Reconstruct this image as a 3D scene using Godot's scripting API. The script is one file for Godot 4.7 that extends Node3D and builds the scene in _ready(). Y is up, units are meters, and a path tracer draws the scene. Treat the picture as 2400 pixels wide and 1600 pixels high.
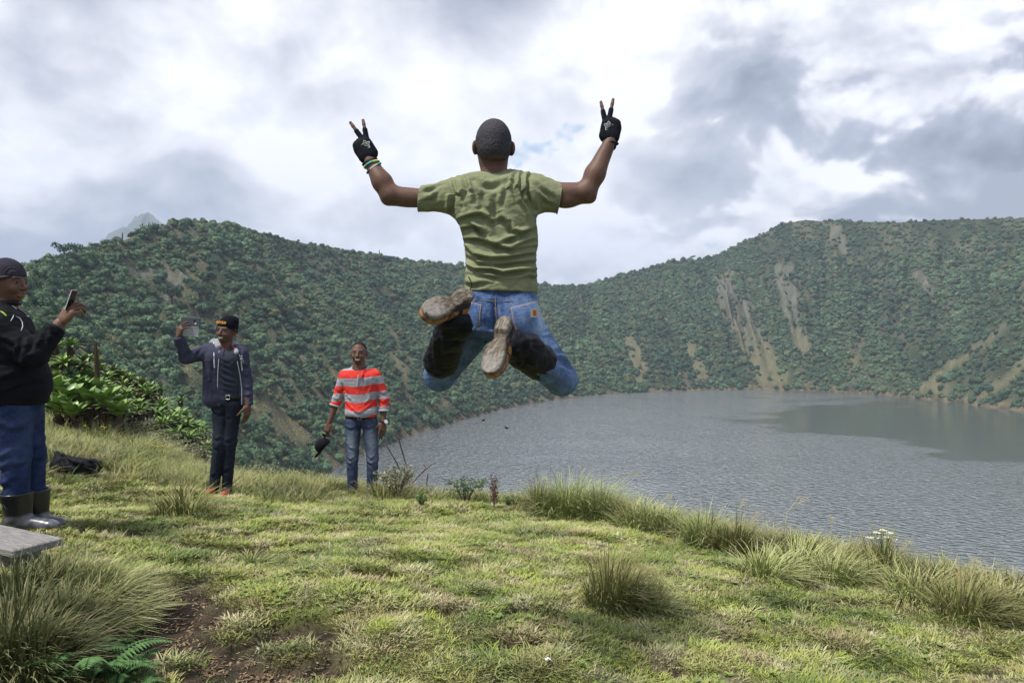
extends Node3D
# A jump on the grassy rim of a crater lake, three friends looking on, wooded crater walls behind.

const F := 1700.0            # focal length in pixels of a 2400 x 1600 frame
const EYE := Vector3(0, 1.5, 0)
const PITCH := -1.01
const LAKE_Y := -38.5

var cam_xf := Transform3D()
var used := {}
var rng := RandomNumberGenerator.new()
var noise_a := FastNoiseLite.new()
var noise_b := FastNoiseLite.new()

func _ready():
	setup_view()
	var t := Time.get_ticks_msec()
	build_terrain()
	print("terrain ", Time.get_ticks_msec() - t)
	build_hill_shrubs()
	print("shrubs ", Time.get_ticks_msec() - t)
	build_ground_cover()
	print("grass ", Time.get_ticks_msec() - t)
	build_plants()
	print("plants ", Time.get_ticks_msec() - t)
	build_people()
	print("people ", Time.get_ticks_msec() - t)
	build_props()
	print("props ", Time.get_ticks_msec() - t)

func setup_view():
	rng.seed = 7
	noise_a.seed = 11; noise_a.frequency = 1.0; noise_a.fractal_octaves = 4
	noise_b.seed = 23; noise_b.frequency = 1.0; noise_b.fractal_octaves = 2
	var cam := Camera3D.new(); cam.name = "camera"
	add_child(cam)
	cam.position = EYE
	cam.rotation_degrees.x = PITCH
	cam.fov = rad_to_deg(2.0 * atan(800.0 / F))
	cam.near = 0.05; cam.far = 6000.0
	cam.current = true
	cam_xf = cam.transform
	var sun := DirectionalLight3D.new(); sun.name = "sun"
	add_child(sun)
	sun.rotation_degrees = Vector3(-62, -58, 0)
	sun.light_energy = 1.1
	sun.light_angular_distance = 10.0
	sun.light_color = Color(1.0, 0.975, 0.93)
	sun.shadow_enabled = true
	var we := WorldEnvironment.new(); we.name = "world_environment"
	add_child(we)
	var e := Environment.new()
	we.environment = e
	e.background_mode = Environment.BG_SKY
	var sky := Sky.new()
	var pm := PanoramaSkyMaterial.new()
	pm.panorama = ImageTexture.create_from_image(sky_image())
	pm.energy_multiplier = 1.0
	sky.sky_material = pm
	e.sky = sky
	e.tonemap_mode = Environment.TONE_MAPPER_LINEAR
	e.tonemap_exposure = 1.75
	e.sdfgi_enabled = true; e.ssao_enabled = true; e.ssil_enabled = true
	e.fog_enabled = true
	e.fog_density = 0.0003
	e.fog_light_color = Color(0.80, 0.87, 0.97)

# ---------------------------------------------------------------- sky
var sky_rows := []
const SKY_W := 4096
const SKY_H := 2048
var n_sky := FastNoiseLite.new()
var n_puff := FastNoiseLite.new()
var n_fine := FastNoiseLite.new()

func sky_image() -> Image:
	n_sky.seed = 58; n_sky.frequency = 1.9; n_sky.fractal_octaves = 6; n_sky.fractal_gain = 0.5
	n_sky.domain_warp_enabled = true; n_sky.domain_warp_amplitude = 0.10; n_sky.domain_warp_frequency = 1.6; n_sky.domain_warp_fractal_type = FastNoiseLite.DOMAIN_WARP_FRACTAL_NONE
	n_puff.seed = 77; n_puff.frequency = 4.2; n_puff.fractal_type = FastNoiseLite.FRACTAL_FBM; n_puff.fractal_octaves = 6; n_puff.fractal_gain = 0.55
	n_puff.domain_warp_enabled = true; n_puff.domain_warp_amplitude = 0.05; n_puff.domain_warp_frequency = 4.0; n_puff.domain_warp_fractal_type = FastNoiseLite.DOMAIN_WARP_FRACTAL_NONE
	n_fine.seed = 5; n_fine.frequency = 16.0; n_fine.fractal_octaves = 4
	var half := SKY_H / 2 + 24
	sky_rows.resize(half)
	var g := WorkerThreadPool.add_group_task(sky_row, half, -1, true)
	WorkerThreadPool.wait_for_group_task_completion(g)
	var data := PackedByteArray()
	for r in sky_rows:
		data.append_array(r)
	var rest := PackedByteArray()
	rest.resize((SKY_H - half) * SKY_W * 3)
	rest.fill(118)
	data.append_array(rest)
	sky_rows.clear()
	return Image.create_from_data(SKY_W, SKY_H, false, Image.FORMAT_RGB8, data)

func sky_row(j: int):
	var out := PackedByteArray()
	out.resize(SKY_W * 3)
	var el := (0.5 - (j + 0.5) / SKY_H) * PI
	var ce := cos(el)
	var se := sin(el)
	for i in SKY_W:
		var az := wrapf((i + 0.5) / SKY_W * TAU, -PI, PI)
		var d := Vector3(sin(az) * ce, se * 1.45, -cos(az) * ce)
		# broad grey and white masses, softer towards the left, heaped towards the right
		var a := n_sky.get_noise_3dv(d)
		var p := n_puff.get_noise_3dv(d + Vector3(0, a * 0.06, 0))
		var p2 := n_puff.get_noise_3dv(d + Vector3(0.006, 0.022 + a * 0.06, 0))
		var heap := smoothstep(-0.02, 0.40, sin(az) + 0.15 * a)
		heap *= 1.0 - smoothstep(0.30, 0.58, el)
		heap = maxf(heap, 0.35 * (1.0 - smoothstep(0.08, 0.2, el)))
		# heaped clouds: bright tops, grey undersides, crisp outlines
		var body := smoothstep(-0.10 - 0.12 * (1.0 - heap), 0.12 + 0.12 * (1.0 - heap), p)
		var q := lerpf(-0.22 + p * 1.3 + n_sky.get_noise_3dv(d * 3.0) * 0.35, 0.42, body) + (p - p2) * 1.9 * body - 0.25 * smoothstep(0.12, 0.5, p) * body
		var v := lerpf(a * 0.80 + p * 0.66, a * 0.45 + q * 0.62 + p * 0.2, heap)
		# thin bright veil in front of the hidden sun
		var veil := exp(-(pow(az - 0.02, 2.0) / 0.12 + pow(el - 0.22, 2.0) / 0.05))
		v = 0.665 + v * (0.40 - 0.16 * veil) + veil * 0.135
		v = clampf(v, 0.50, 0.875)
		var blue := 1.0 - smoothstep(0.50, 0.82, v)
		var r := v * lerpf(0.978, 0.90, blue)
		var gg := v * lerpf(0.985, 0.950, blue)
		var b := v * lerpf(1.02, 1.07, blue)
		# one ragged hole with blue air, right of the middle, and a smaller one low down
		var hx := (az - 0.045) / 0.050
		var hy := (el - 0.247 - 0.35 * (az - 0.045)) / 0.020
		var f := n_fine.get_noise_3dv(d)
		var hole := 1.0 - smoothstep(0.35, 1.0, sqrt(hx * hx + hy * hy) + f * 1.5)
		hx = (az - 0.262) / 0.018
		hy = (el - 0.112) / 0.016
		hole = maxf(hole, 1.0 - smoothstep(0.3, 1.0, sqrt(hx * hx + hy * hy) + f * 1.7))
		hole *= 0.6
		r = lerpf(r, 0.46, hole); gg = lerpf(gg, 0.60, hole); b = lerpf(b, 0.72, hole)
		out[i * 3] = int(clampf(r, 0, 1) * 255.0)
		out[i * 3 + 1] = int(clampf(gg, 0, 1) * 255.0)
		out[i * 3 + 2] = int(clampf(b, 0, 1) * 255.0)
	sky_rows[j] = out

# ---------------------------------------------------------------- helpers
func at(px: float, py: float, depth: float) -> Vector3:
	return cam_xf * Vector3((px - 1200.0) / F * depth, (800.0 - py) / F * depth, -depth)

func to_px(p: Vector3) -> Vector3:
	var q := cam_xf.affine_inverse() * p
	return Vector3(1200.0 + q.x / -q.z * F, 800.0 - q.y / -q.z * F, -q.z)

func numbered(called: String) -> String:
	var n: int = used.get(called, 0)
	used[called] = n + 1
	return called if n == 0 else "%s_%03d" % [called, n]

func thing(called: String, label: String, category: String, where := Vector3.ZERO, group := "") -> Node3D:
	var o := Node3D.new()
	o.name = numbered(called)
	add_child(o)
	o.position = where
	tag(o, label, category, group)
	return o

func tag(o: Node, label: String, category: String, group := "", kind := ""):
	o.set_meta("label", label)
	o.set_meta("category", category)
	if group != "": o.set_meta("group", group)
	if kind != "": o.set_meta("kind", kind)

func put(called: String, mesh: Mesh, m: Material, parent: Node = null, where := Transform3D.IDENTITY) -> MeshInstance3D:
	var o := MeshInstance3D.new()
	o.mesh = mesh
	o.material_override = m
	o.transform = where
	if parent == null:
		o.name = numbered(called)
		add_child(o)
	else:
		o.name = called
		parent.add_child(o, true)
	return o

func mat(c: Color, rough := 0.85, vertex := false) -> StandardMaterial3D:
	var m := StandardMaterial3D.new()
	m.albedo_color = c.linear_to_srgb()
	m.roughness = rough
	m.vertex_color_use_as_albedo = vertex
	m.cull_mode = BaseMaterial3D.CULL_DISABLED
	m.metallic_specular = 0.3
	return m

func noise_tex(freq: float, octaves: int, seed_: int, size := 512, bump := 0.0, ramp: Gradient = null) -> NoiseTexture2D:
	var t := NoiseTexture2D.new()
	t.width = size; t.height = size; t.seamless = true
	var n := FastNoiseLite.new()
	n.seed = seed_; n.frequency = freq; n.fractal_octaves = octaves
	t.noise = n
	if bump > 0.0:
		t.as_normal_map = true
		t.bump_strength = bump
	if ramp != null:
		t.color_ramp = ramp
	return t

func gray_ramp(lo: float, hi: float) -> Gradient:
	var g := Gradient.new()
	g.set_color(0, Color(lo, lo, lo)); g.set_color(1, Color(hi, hi, hi))
	return g

func rnd(a: float, b: float) -> float:
	return rng.randf_range(a, b)

# collects triangles, with a colour for each corner
class MB:
	var v := PackedVector3Array()
	var n := PackedVector3Array()
	var c := PackedColorArray()
	var uv := PackedVector2Array()
	var ix := PackedInt32Array()
	func tri(p: Vector3, q: Vector3, r: Vector3, col := Color.WHITE):
		var k := v.size()
		v.append(p); v.append(q); v.append(r)
		c.append(col); c.append(col); c.append(col)
		ix.append(k); ix.append(k + 1); ix.append(k + 2)
	func quad(p: Vector3, q: Vector3, r: Vector3, s: Vector3, col := Color.WHITE):
		var k := v.size()
		v.append(p); v.append(q); v.append(r); v.append(s)
		c.append(col); c.append(col); c.append(col); c.append(col)
		ix.append(k); ix.append(k + 1); ix.append(k + 2)
		ix.append(k); ix.append(k + 2); ix.append(k + 3)
	# a curved blade from base, leaning along lean (horizontal), in segs pieces
	func blade(base: Vector3, lean: Vector3, h: float, w: float, bend: float, segs: int, c0: Color, c1: Color, drop := 0.0):
		var side := lean.cross(Vector3.UP)
		if side.length() < 1e-5: side = Vector3.RIGHT
		side = side.normalized() * w * 0.5
		var k := v.size()
		for i in segs + 1:
			var t := float(i) / segs
			var ww := (1.0 - t * t * 0.55) if i < segs else 0.06
			var p := base + Vector3.UP * (h * (t - drop * t * t * t)) + lean * (bend * t * t)
			var col := c0.lerp(c1, t)
			v.append(p - side * ww); v.append(p + side * ww)
			c.append(col); c.append(col)
			if i > 0:
				var b := k + i * 2
				ix.append(b - 2); ix.append(b - 1); ix.append(b + 1)
				ix.append(b - 2); ix.append(b + 1); ix.append(b)
	# a tube through points with radii
	func tube(pts: Array, radii: Array, sides: int, col := Color.WHITE, cap := true):
		var k := v.size()
		var m := pts.size()
		for i in m:
			var d: Vector3
			if i == 0: d = pts[1] - pts[0]
			elif i == m - 1: d = pts[m - 1] - pts[m - 2]
			else: d = pts[i + 1] - pts[i - 1]
			d = d.normalized()
			var u := d.cross(Vector3(0.31, 0.77, 0.55)).normalized()
			var w := d.cross(u)
			for s in sides:
				var an := TAU * s / sides
				v.append(pts[i] + (u * cos(an) + w * sin(an)) * radii[i]); c.append(col)
			if i > 0:
				for s in sides:
					var s2 := (s + 1) % sides
					var a := k + (i - 1) * sides
					var b := k + i * sides
					ix.append(a + s); ix.append(b + s); ix.append(b + s2)
					ix.append(a + s); ix.append(b + s2); ix.append(a + s2)
		if cap:
			for e in [0, m - 1]:
				var cc := v.size()
				v.append(pts[e]); c.append(col)
				for s in sides:
					ix.append(cc); ix.append(k + e * sides + s); ix.append(k + e * sides + (s + 1) % sides)
	func done(smooth := false) -> ArrayMesh:
		var arr := []
		arr.resize(Mesh.ARRAY_MAX)
		arr[Mesh.ARRAY_VERTEX] = v
		arr[Mesh.ARRAY_COLOR] = c
		arr[Mesh.ARRAY_INDEX] = ix
		if uv.size() == v.size(): arr[Mesh.ARRAY_TEX_UV] = uv
		if smooth and n.size() != v.size():
			n.resize(v.size())
			n.fill(Vector3.ZERO)
			var i := 0
			while i < ix.size():
				var p := v[ix[i]]
				var f := (v[ix[i + 2]] - p).cross(v[ix[i + 1]] - p)
				n[ix[i]] += f; n[ix[i + 1]] += f; n[ix[i + 2]] += f
				i += 3
			for q in n.size():
				n[q] = n[q].normalized() if n[q].length_squared() > 1e-20 else Vector3.UP
		if n.size() == v.size(): arr[Mesh.ARRAY_NORMAL] = n
		var am := ArrayMesh.new()
		am.add_surface_from_arrays(Mesh.PRIMITIVE_TRIANGLES, arr)
		return am

func scatter(called: String, mesh: Mesh, m: Material, xf: Array, cols: PackedColorArray, label: String, category: String) -> MultiMeshInstance3D:
	var mm := MultiMesh.new()
	mm.transform_format = MultiMesh.TRANSFORM_3D
	mm.use_colors = true
	mm.mesh = mesh
	mm.instance_count = xf.size()
	for i in xf.size():
		mm.set_instance_transform(i, xf[i])
		mm.set_instance_color(i, cols[i])
	var o := MultiMeshInstance3D.new()
	o.multimesh = mm
	o.material_override = m
	o.name = numbered(called)
	add_child(o)
	tag(o, label, category, "", "stuff")
	return o

# ---------------------------------------------------------------- terrain
# the edge of the plateau, from left to right; beyond it the slope falls to the lake
var edge := [Vector2(-16, -19), Vector2(-9, -13), Vector2(-6, -10.4), Vector2(-4, -9.2), Vector2(-2, -8.9), Vector2(-0.5, -8.7), Vector2(0.7, -7.9), Vector2(1.9, -6.6), Vector2(3.2, -4.9), Vector2(4.5, -3.0), Vector2(6.5, 1.0), Vector2(8, 6)]

func edge_d(x: float, z: float) -> float:
	var p := Vector2(x, z)
	var best := 1e9
	var sgn := 1.0
	for i in edge.size() - 1:
		var a: Vector2 = edge[i]
		var b: Vector2 = edge[i + 1]
		var ab := b - a
		var t := clampf((p - a).dot(ab) / ab.length_squared(), 0.0, 1.0)
		var d := p.distance_to(a + ab * t)
		if d < best:
			best = d
			sgn = 1.0 if ab.cross(p - a) < 0.0 else -1.0
	return best * sgn

func softplus(x: float, k: float) -> float:
	return log(1.0 + exp(clampf(x * k, -30, 30))) / k

func ground_y(x: float, z: float) -> float:
	var d := -z
	var h := -0.067 * clampf(x, -7.0, 8.0) - 0.130 * softplus(d - 4.4, 2.5)
	h += 0.20 * softplus(-x - 3.5, 3.0) * smoothstep(4.0, 8.5, d) * (1.0 - smoothstep(4.0, 9.0, -x) * 0.6)
	var e := edge_d(x, z) + 0.25
	if e > 0.0:
		var steep := lerpf(0.75, 0.30, smoothstep(2.5, 6.0, -x))
		h -= steep * e * e / (e + 0.6)
	h += noise_a.get_noise_2d(x * 0.45, z * 0.45) * 0.09 + noise_b.get_noise_2d(x * 2.6, z * 2.6) * 0.022
	h -= 0.07 * soil_at(x, z)
	return h

# bare, trodden soil: (x, z, radius) on the plateau
var soil := []

func soil_at(x: float, z: float) -> float:
	var best := 0.0
	var w := noise_b.get_noise_2d(x * 3.1 + 9.0, z * 3.1) * 0.45 + noise_a.get_noise_2d(x * 9.0, z * 9.0) * 0.3
	for s in soil:
		var dx: float = (x - s[0]) / s[2]
		var dz: float = (z - s[1]) / s[3]
		if absf(dx) > 1.8 or absf(dz) > 1.8: continue
		best = maxf(best, (1.0 - smoothstep(0.55, 1.05, sqrt(dx * dx + dz * dz) + w)) * s[4])
	return best

func ground_hit(px: float, py: float) -> Vector3:
	var o := cam_xf.origin
	var d := (at(px, py, 1.0) - o)
	var t := 1.0
	var near := 1e9
	var near_t := 8.0
	while t < 12.0:
		var p := o + d * t
		var gap := p.y - ground_y(p.x, p.z)
		if gap < 0.0:
			var lo := t - 0.1
			var hi := t
			for k in 8:
				var m := (lo + hi) * 0.5
				var q := o + d * m
				if q.y < ground_y(q.x, q.z): hi = m
				else: lo = m
			return o + d * hi
		if gap < near:
			near = gap; near_t = t
		t += 0.1
	var c := o + d * near_t
	return Vector3(c.x, ground_y(c.x, c.z), c.z)

# ring of the crater: where the crest runs and where the shore lies below it
var crest := []
var shore := []
const NT := 520
const NS := 64
const NOUT := 10
var ring := PackedVector3Array()
var ring_t := PackedFloat32Array()

func cat1(p: Array, u: float):
	var n := p.size()
	var i := int(floor(u))
	var f := u - i
	var a = p[(i - 1 + n) % n]
	var b = p[i % n]
	var c = p[(i + 1) % n]
	var d = p[(i + 2) % n]
	return b + (c - a) * 0.5 * f + (a - b * 2.5 + c * 2.0 - d * 0.5) * f * f + ((b - c) * 1.5 + (d - a) * 0.5) * f * f * f

func ring_point(u: float, s: float) -> Vector3:
	var c: Vector3 = cat1(crest, u)
	var b2: Vector2 = cat1(shore, u)
	var b := Vector3(b2.x, LAKE_Y, b2.y)
	var p := b.lerp(c, s)
	var ss := clampf(s, 0.0, 1.0)
	var prof := ss + 0.10 * sin(PI * ss) * (1.0 - ss) - 0.05 * sin(PI * ss) * ss
	p.y = lerpf(b.y, c.y, prof)
	if s > 1.0:
		var outw := (c - b); outw.y = 0; outw = outw.normalized()
		p = c + outw * (s - 1.0) * 160.0
		p.y = c.y - (s - 1.0) * 110.0 * (s - 1.0) / (s - 0.93)
	var far := smoothstep(3.0, 5.0, u) * (1.0 - smoothstep(24.0, 26.0, u))
	var amp := sin(PI * clampf(ss, 0.0, 1.0)) * far
	# gullies and ribs that run downhill
	p.y += amp * (13.0 * noise_a.get_noise_2d(u * 1.55 + 3.0, s * 0.8) + 6.0 * noise_b.get_noise_2d(u * 4.2, s * 2.2 + 5.0))
	p.y += far * 0.9 * noise_a.get_noise_2d(p.x * 0.06, p.z * 0.06) * clampf(ss * 6.0, 0, 1)
	# two grassy spurs near the right shore
	var d1 := (u - (21.55 + s * 1.3)) / 0.34
	var d2 := (u - (22.5 + s * 1.5)) / 0.38
	p.y += far * (15.0 * exp(-d1 * d1) + 14.0 * exp(-d2 * d2)) * smoothstep(0.0, 0.22, s) * (1.0 - smoothstep(0.3, 0.85, s))
	if s > -0.05 and s < 0.06:
		p.y = maxf(p.y, LAKE_Y - 0.6 + s * 30.0)
	return p

func build_terrain():
	for q in [[350, 1480, 0.34, 0.36, 1.0], [430, 1450, 0.32, 0.32, 1.0], [460, 1515, 0.28, 0.22, 1.0], [420, 1385, 0.36, 0.2, 1.0], [620, 1565, 0.4, 0.18, 1.0], [430, 1590, 0.3, 0.14, 1.0], [520, 1575, 0.22, 0.16, 0.9], [620, 1590, 0.3, 0.1, 0.9], [700, 1468, 0.38, 0.17, 1.0], [560, 1290, 0.35, 0.16, 0.8], [720, 1275, 0.25, 0.14, 0.8], [1250, 1435, 0.3, 0.1, 0.85], [1050, 1430, 0.22, 0.12, 0.85], [1200, 1515, 0.25, 0.1, 0.8], [480, 1240, 0.3, 0.14, 0.7], [880, 1350, 0.2, 0.1, 0.7], [1480, 1500, 0.2, 0.08, 0.7], [1600, 1580, 0.2, 0.1, 0.5], [2290, 1575, 0.2, 0.08, 0.5], [250, 1245, 0.3, 0.25, 0.6], [20, 1215, 0.4, 0.3, 0.8]]:
		var g := ground_hit(q[0], q[1])
		soil.append([g.x, g.z, q[2], q[3], q[4]])
	crest = [Vector3(0, -4.5, -14), Vector3(-13, -3.4, -22), Vector3(-32, 1, -42), Vector3(-62, 6, -82),
		at(60, 640, 150), at(150, 607, 190), at(300, 560, 235), at(410, 524, 265), at(520, 525, 300), at(640, 555, 340), at(880, 600, 430), at(1090, 627, 510), at(1250, 664, 570), at(1350, 670, 600), at(1470, 642, 620), at(1580, 612, 640), at(1660, 605, 645), at(1720, 580, 640), at(1850, 522, 620), at(1950, 519, 600), at(2100, 520, 570), at(2250, 514, 540), at(2400, 510, 500),
		Vector3(405, 74, -420), Vector3(410, 60, -320), Vector3(360, 40, -220), Vector3(260, 20, -120), Vector3(130, 3, -50), Vector3(40, -3, -9), Vector3(10, -4.2, -7)]
	shore = [Vector2(10, -70), Vector2(-8, -82), Vector2(-25, -105), Vector2(-40, -140), Vector2(-49, -172), Vector2(-52, -192), Vector2(-51, -212), Vector2(-48, -230), Vector2(-43, -252), Vector2(-36, -277), Vector2(-17, -330), Vector2(8, -385), Vector2(42, -430), Vector2(75, -452), Vector2(105, -464), Vector2(132, -472), Vector2(152, -475), Vector2(170, -472), Vector2(190, -465), Vector2(205, -456), Vector2(222, -436), Vector2(237, -400), Vector2(248, -349), Vector2(262, -290), Vector2(262, -230), Vector2(240, -170), Vector2(190, -120), Vector2(110, -85), Vector2(50, -72), Vector2(28, -70)]
	var nc := crest.size()
	var mb := MB.new()
	var rows := NS + NOUT + 2
	for i in NT:
		var u := float(i) / NT * nc
		for j in rows:
			var s := float(j - 1) / NS if j <= NS + 1 else 1.0 + float(j - NS - 1) / NOUT
			if j == 0: s = -0.12
			var p := ring_point(u, s)
			if j == 0: p.y = LAKE_Y - 3.0
			mb.v.append(p)
			var t1 := noise_a.get_noise_2d(p.x * 0.03, p.z * 0.03 + p.y * 0.02)
			var t2 := noise_b.get_noise_2d(p.x * 0.35, p.z * 0.35 + p.y * 0.2)
			var col := Color(0.105, 0.13, 0.075).lerp(Color(0.20, 0.19, 0.125), clampf(0.34 + t1 * 1.1 + t2 * 0.35, 0, 1))
			col = col.lerp(Color(0.055, 0.078, 0.04), clampf(0.25 - t1 * 1.5 + t2 * 0.5, 0, 0.85))
			var q := to_px(p)
			if q.z > 100.0:
				var st := bare_streak(q.x, q.y)
				col = col.lerp(Color(0.25, 0.25, 0.205).lerp(Color(0.265, 0.25, 0.145), smoothstep(700.0, 850.0, q.y)), st * clampf(0.75 + t2 * 0.8, 0, 1))
			if s < 0.02 and s > -0.05:
				col = Color(0.29, 0.25, 0.15).lerp(Color(0.10, 0.09, 0.06), clampf(0.5 + t2 * 1.5, 0, 1))
			mb.c.append(col)
	for i in NT:
		var i2 := (i + 1) % NT
		for j in rows - 1:
			var a := i * rows + j
			var b := i2 * rows + j
			mb.ix.append(a); mb.ix.append(b); mb.ix.append(b + 1)
			mb.ix.append(a); mb.ix.append(b + 1); mb.ix.append(a + 1)
	var hm := mat(Color.WHITE, 0.95, true)
	hm.uv1_triplanar = true; hm.uv1_world_triplanar = true
	hm.uv1_scale = Vector3.ONE * 0.06
	hm.albedo_texture = noise_tex(0.035, 5, 3, 512, 0.0, gray_ramp(0.55, 1.0))
	hm.normal_enabled = true
	hm.normal_texture = noise_tex(0.05, 5, 9, 512, 14.0)
	hm.normal_scale = 1.2
	var hills := put("crater_hills", mb.done(true), hm)
	hills.set_meta("kind", "structure")
	tag(hills, "steep green crater walls ringing the lake", "hills", "", "structure")
	build_near_ground()
	build_lake()
	build_mountain()

var streaks := [[1695, 655, 1790, 835, 34], [1835, 640, 1855, 720, 24], [1855, 720, 1880, 800, 24], [1475, 800, 1505, 880, 16], [1620, 810, 1645, 880, 15], [1790, 850, 1820, 890, 34], [2020, 800, 2000, 860, 12], [2160, 910, 2360, 765, 11], [2170, 912, 2225, 902, 18], [2310, 930, 2400, 855, 13], [440, 850, 700, 1010, 30], [420, 650, 400, 690, 22], [1390, 560, 1400, 580, 10], [1960, 545, 1985, 590, 16], [2150, 640, 2175, 680, 16], [1220, 760, 1240, 790, 14], [770, 1080, 830, 1050, 20], [1000, 960, 1050, 945, 10], [745, 850, 790, 890, 12], [930, 830, 950, 880, 14], [300, 640, 380, 640, 20]]

func bare_streak(px: float, py: float) -> float:
	var p := Vector2(px, py)
	var best := 0.0
	var w := noise_b.get_noise_2d(px * 0.02, py * 0.02) * 0.7
	for s in streaks:
		var a := Vector2(s[0], s[1])
		var ab := Vector2(s[2], s[3]) - a
		var t := clampf((p - a).dot(ab) / maxf(ab.length_squared(), 1.0), 0, 1)
		var d: float = p.distance_to(a + ab * t) / s[4]
		if d < 2.0:
			best = maxf(best, 1.0 - smoothstep(0.6, 1.1, d + w))
	return best

func build_near_ground():
	var mb := MB.new()
	var xs := []
	var zs := []
	var x := -16.0
	while x < 9.5:
		xs.append(x); x += 0.07 if x > -4.6 and x < 4.2 else 0.14
	var z := 3.0
	while z > -20.0:
		zs.append(z); z -= 0.07 if z < -1.8 and z > -9.5 else 0.16
	for zz in zs:
		for xx in xs:
			var s := soil_at(xx, zz)
			var p := Vector3(xx, ground_y(xx, zz), zz)
			p.y += noise_a.get_noise_2d(xx * 14.0, zz * 14.0) * (0.008 + 0.014 * s)
			mb.v.append(p)
			mb.c.append(turf_color(xx, zz, s).lerp(Color(0.11, 0.095, 0.05), 0.35 * (1.0 - s)))
	var w := xs.size()
	for j in zs.size() - 1:
		for i in w - 1:
			var a := j * w + i
			mb.ix.append(a); mb.ix.append(a + w); mb.ix.append(a + w + 1)
			mb.ix.append(a); mb.ix.append(a + w + 1); mb.ix.append(a + 1)
	var gm := mat(Color.WHITE, 0.95, true)
	gm.uv1_triplanar = true; gm.uv1_world_triplanar = true
	gm.uv1_scale = Vector3.ONE * 1.3
	gm.albedo_texture = noise_tex(0.09, 5, 31, 512, 0.0, gray_ramp(0.5, 1.0))
	gm.normal_enabled = true
	gm.normal_texture = noise_tex(0.11, 5, 32, 512, 12.0)
	var g := put("ground", mb.done(true), gm)
	tag(g, "mossy turf of the rim with trodden soil patches", "ground", "", "structure")

func turf_color(x: float, z: float, s: float) -> Color:
	var a := noise_a.get_noise_2d(x * 0.9 + 40.0, z * 0.9)
	var b := noise_b.get_noise_2d(x * 3.3, z * 3.3 + 17.0)
	var c := noise_a.get_noise_2d(x * 8.0 + 3.0, z * 8.0)
	var col := Color(0.28, 0.325, 0.095)
	col = col.lerp(Color(0.095, 0.15, 0.045), clampf(0.2 + a * 1.9 + c * 0.5, 0, 1))
	col = col.lerp(Color(0.46, 0.43, 0.26), clampf(0.0 + b * 1.8 - a * 0.6, 0, 0.85))
	col = col.lerp(Color(0.30, 0.37, 0.055), clampf(-0.1 + c * 1.9 - b * 0.5, 0, 0.75))
	var th := noise_a.get_noise_2d(x * 2.4 + 90.0, z * 2.4) + 0.5 * noise_b.get_noise_2d(x * 13.0, z * 13.0)
	col = col.lerp(Color(0.27, 0.205, 0.125), clampf(th * 2.2 - 0.42, 0, 0.75))
	col = col.lerp(Color(0.075, 0.115, 0.04), clampf(-th * 2.0 - 0.45, 0, 0.7))
	var soilc := Color(0.050, 0.038, 0.031).lerp(Color(0.17, 0.125, 0.085), clampf(0.25 + c * 2.2, 0, 1))
	return col.lerp(soilc, clampf(s * 1.2, 0, 1))

# ---------------------------------------------------------------- lake
var wave_rows := []
var n_wave := FastNoiseLite.new()
var n_wind := FastNoiseLite.new()
const LAKE_N := 2048
const LAKE_X0 := -80.0
const LAKE_Z0 := -500.0
const LAKE_SIZE := 460.0

func wind_at(x: float, z: float) -> float:
	# calm lee under the right wall, ruffled water elsewhere
	var q := to_px(Vector3(x, LAKE_Y, z))
	var n := n_wind.get_noise_2d(x * 0.55, z * 1.0)
	var r := 1.0
	# calm tongue reaching in from the right
	var top := 945.0 + 40.0 * smoothstep(2000.0, 1600.0, q.x)
	var bot := 1000.0 + 90.0 * smoothstep(1750.0, 2400.0, q.x)
	var edge_n := n * 34.0
	var calm := smoothstep(top - 14.0, top + 8.0, q.y + edge_n * 0.6) * (1.0 - smoothstep(bot - 14.0, bot + 10.0, q.y + edge_n * 0.8)) * smoothstep(1600.0, 1780.0, q.x + n * 120.0)
	calm = maxf(calm, smoothstep(2020.0, 2250.0, q.x + n * 150.0) * (1.0 - smoothstep(960.0, 1010.0, q.y)))
	calm = maxf(calm, smoothstep(2230.0, 2400.0, q.x + n * 120.0) * smoothstep(1120.0, 1140.0, q.y + edge_n * 0.5) * (1.0 - smoothstep(1165.0, 1195.0, q.y + edge_n * 0.5)) * 0.8)
	r -= calm * 0.93
	r *= clampf(0.95 + 0.8 * n_wind.get_noise_2d(x * 0.7 + 200.0, z * 1.6) + 0.5 * n_wind.get_noise_2d(x * 2.0, z * 4.0), 0.3, 1.4)
	return clampf(r, 0.06, 1.35)

func wave_row(j: int):
	var out := PackedByteArray()
	out.resize(LAKE_N * 3)
	var z := LAKE_Z0 + (j + 0.5) / LAKE_N * LAKE_SIZE
	var step := LAKE_SIZE / LAKE_N
	var wind := 0.5
	for i in LAKE_N:
		var x := LAKE_X0 + (i + 0.5) / LAKE_N * LAKE_SIZE
		if i % 8 == 0: wind = wind_at(x, z)
		var xx := x * 0.85 + z * 0.5
		var zz := z * 0.85 - x * 0.5
		var h0 := n_wave.get_noise_2d(xx * 0.42, zz)
		var hx := n_wave.get_noise_2d((xx + step * 0.85) * 0.42, zz - step * 0.5) - h0
		var hz := n_wave.get_noise_2d((xx + step * 0.5) * 0.42, zz + step * 0.85) - h0
		var nx := clampf(-hx * 1.6 * wind, -0.42, 0.42)
		var nz := clampf(-hz * 1.6 * wind, -0.42, 0.42)
		var l := 1.0 / sqrt(1.0 + nx * nx + nz * nz)
		out[i * 3] = int(clampf(0.5 + 0.5 * nx * l, 0, 1) * 255.0)
		out[i * 3 + 1] = int(clampf(0.5 - 0.5 * nz * l, 0, 1) * 255.0)
		out[i * 3 + 2] = int(clampf(0.5 + 0.5 * l, 0, 1) * 255.0)
	wave_rows[j] = out

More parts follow.
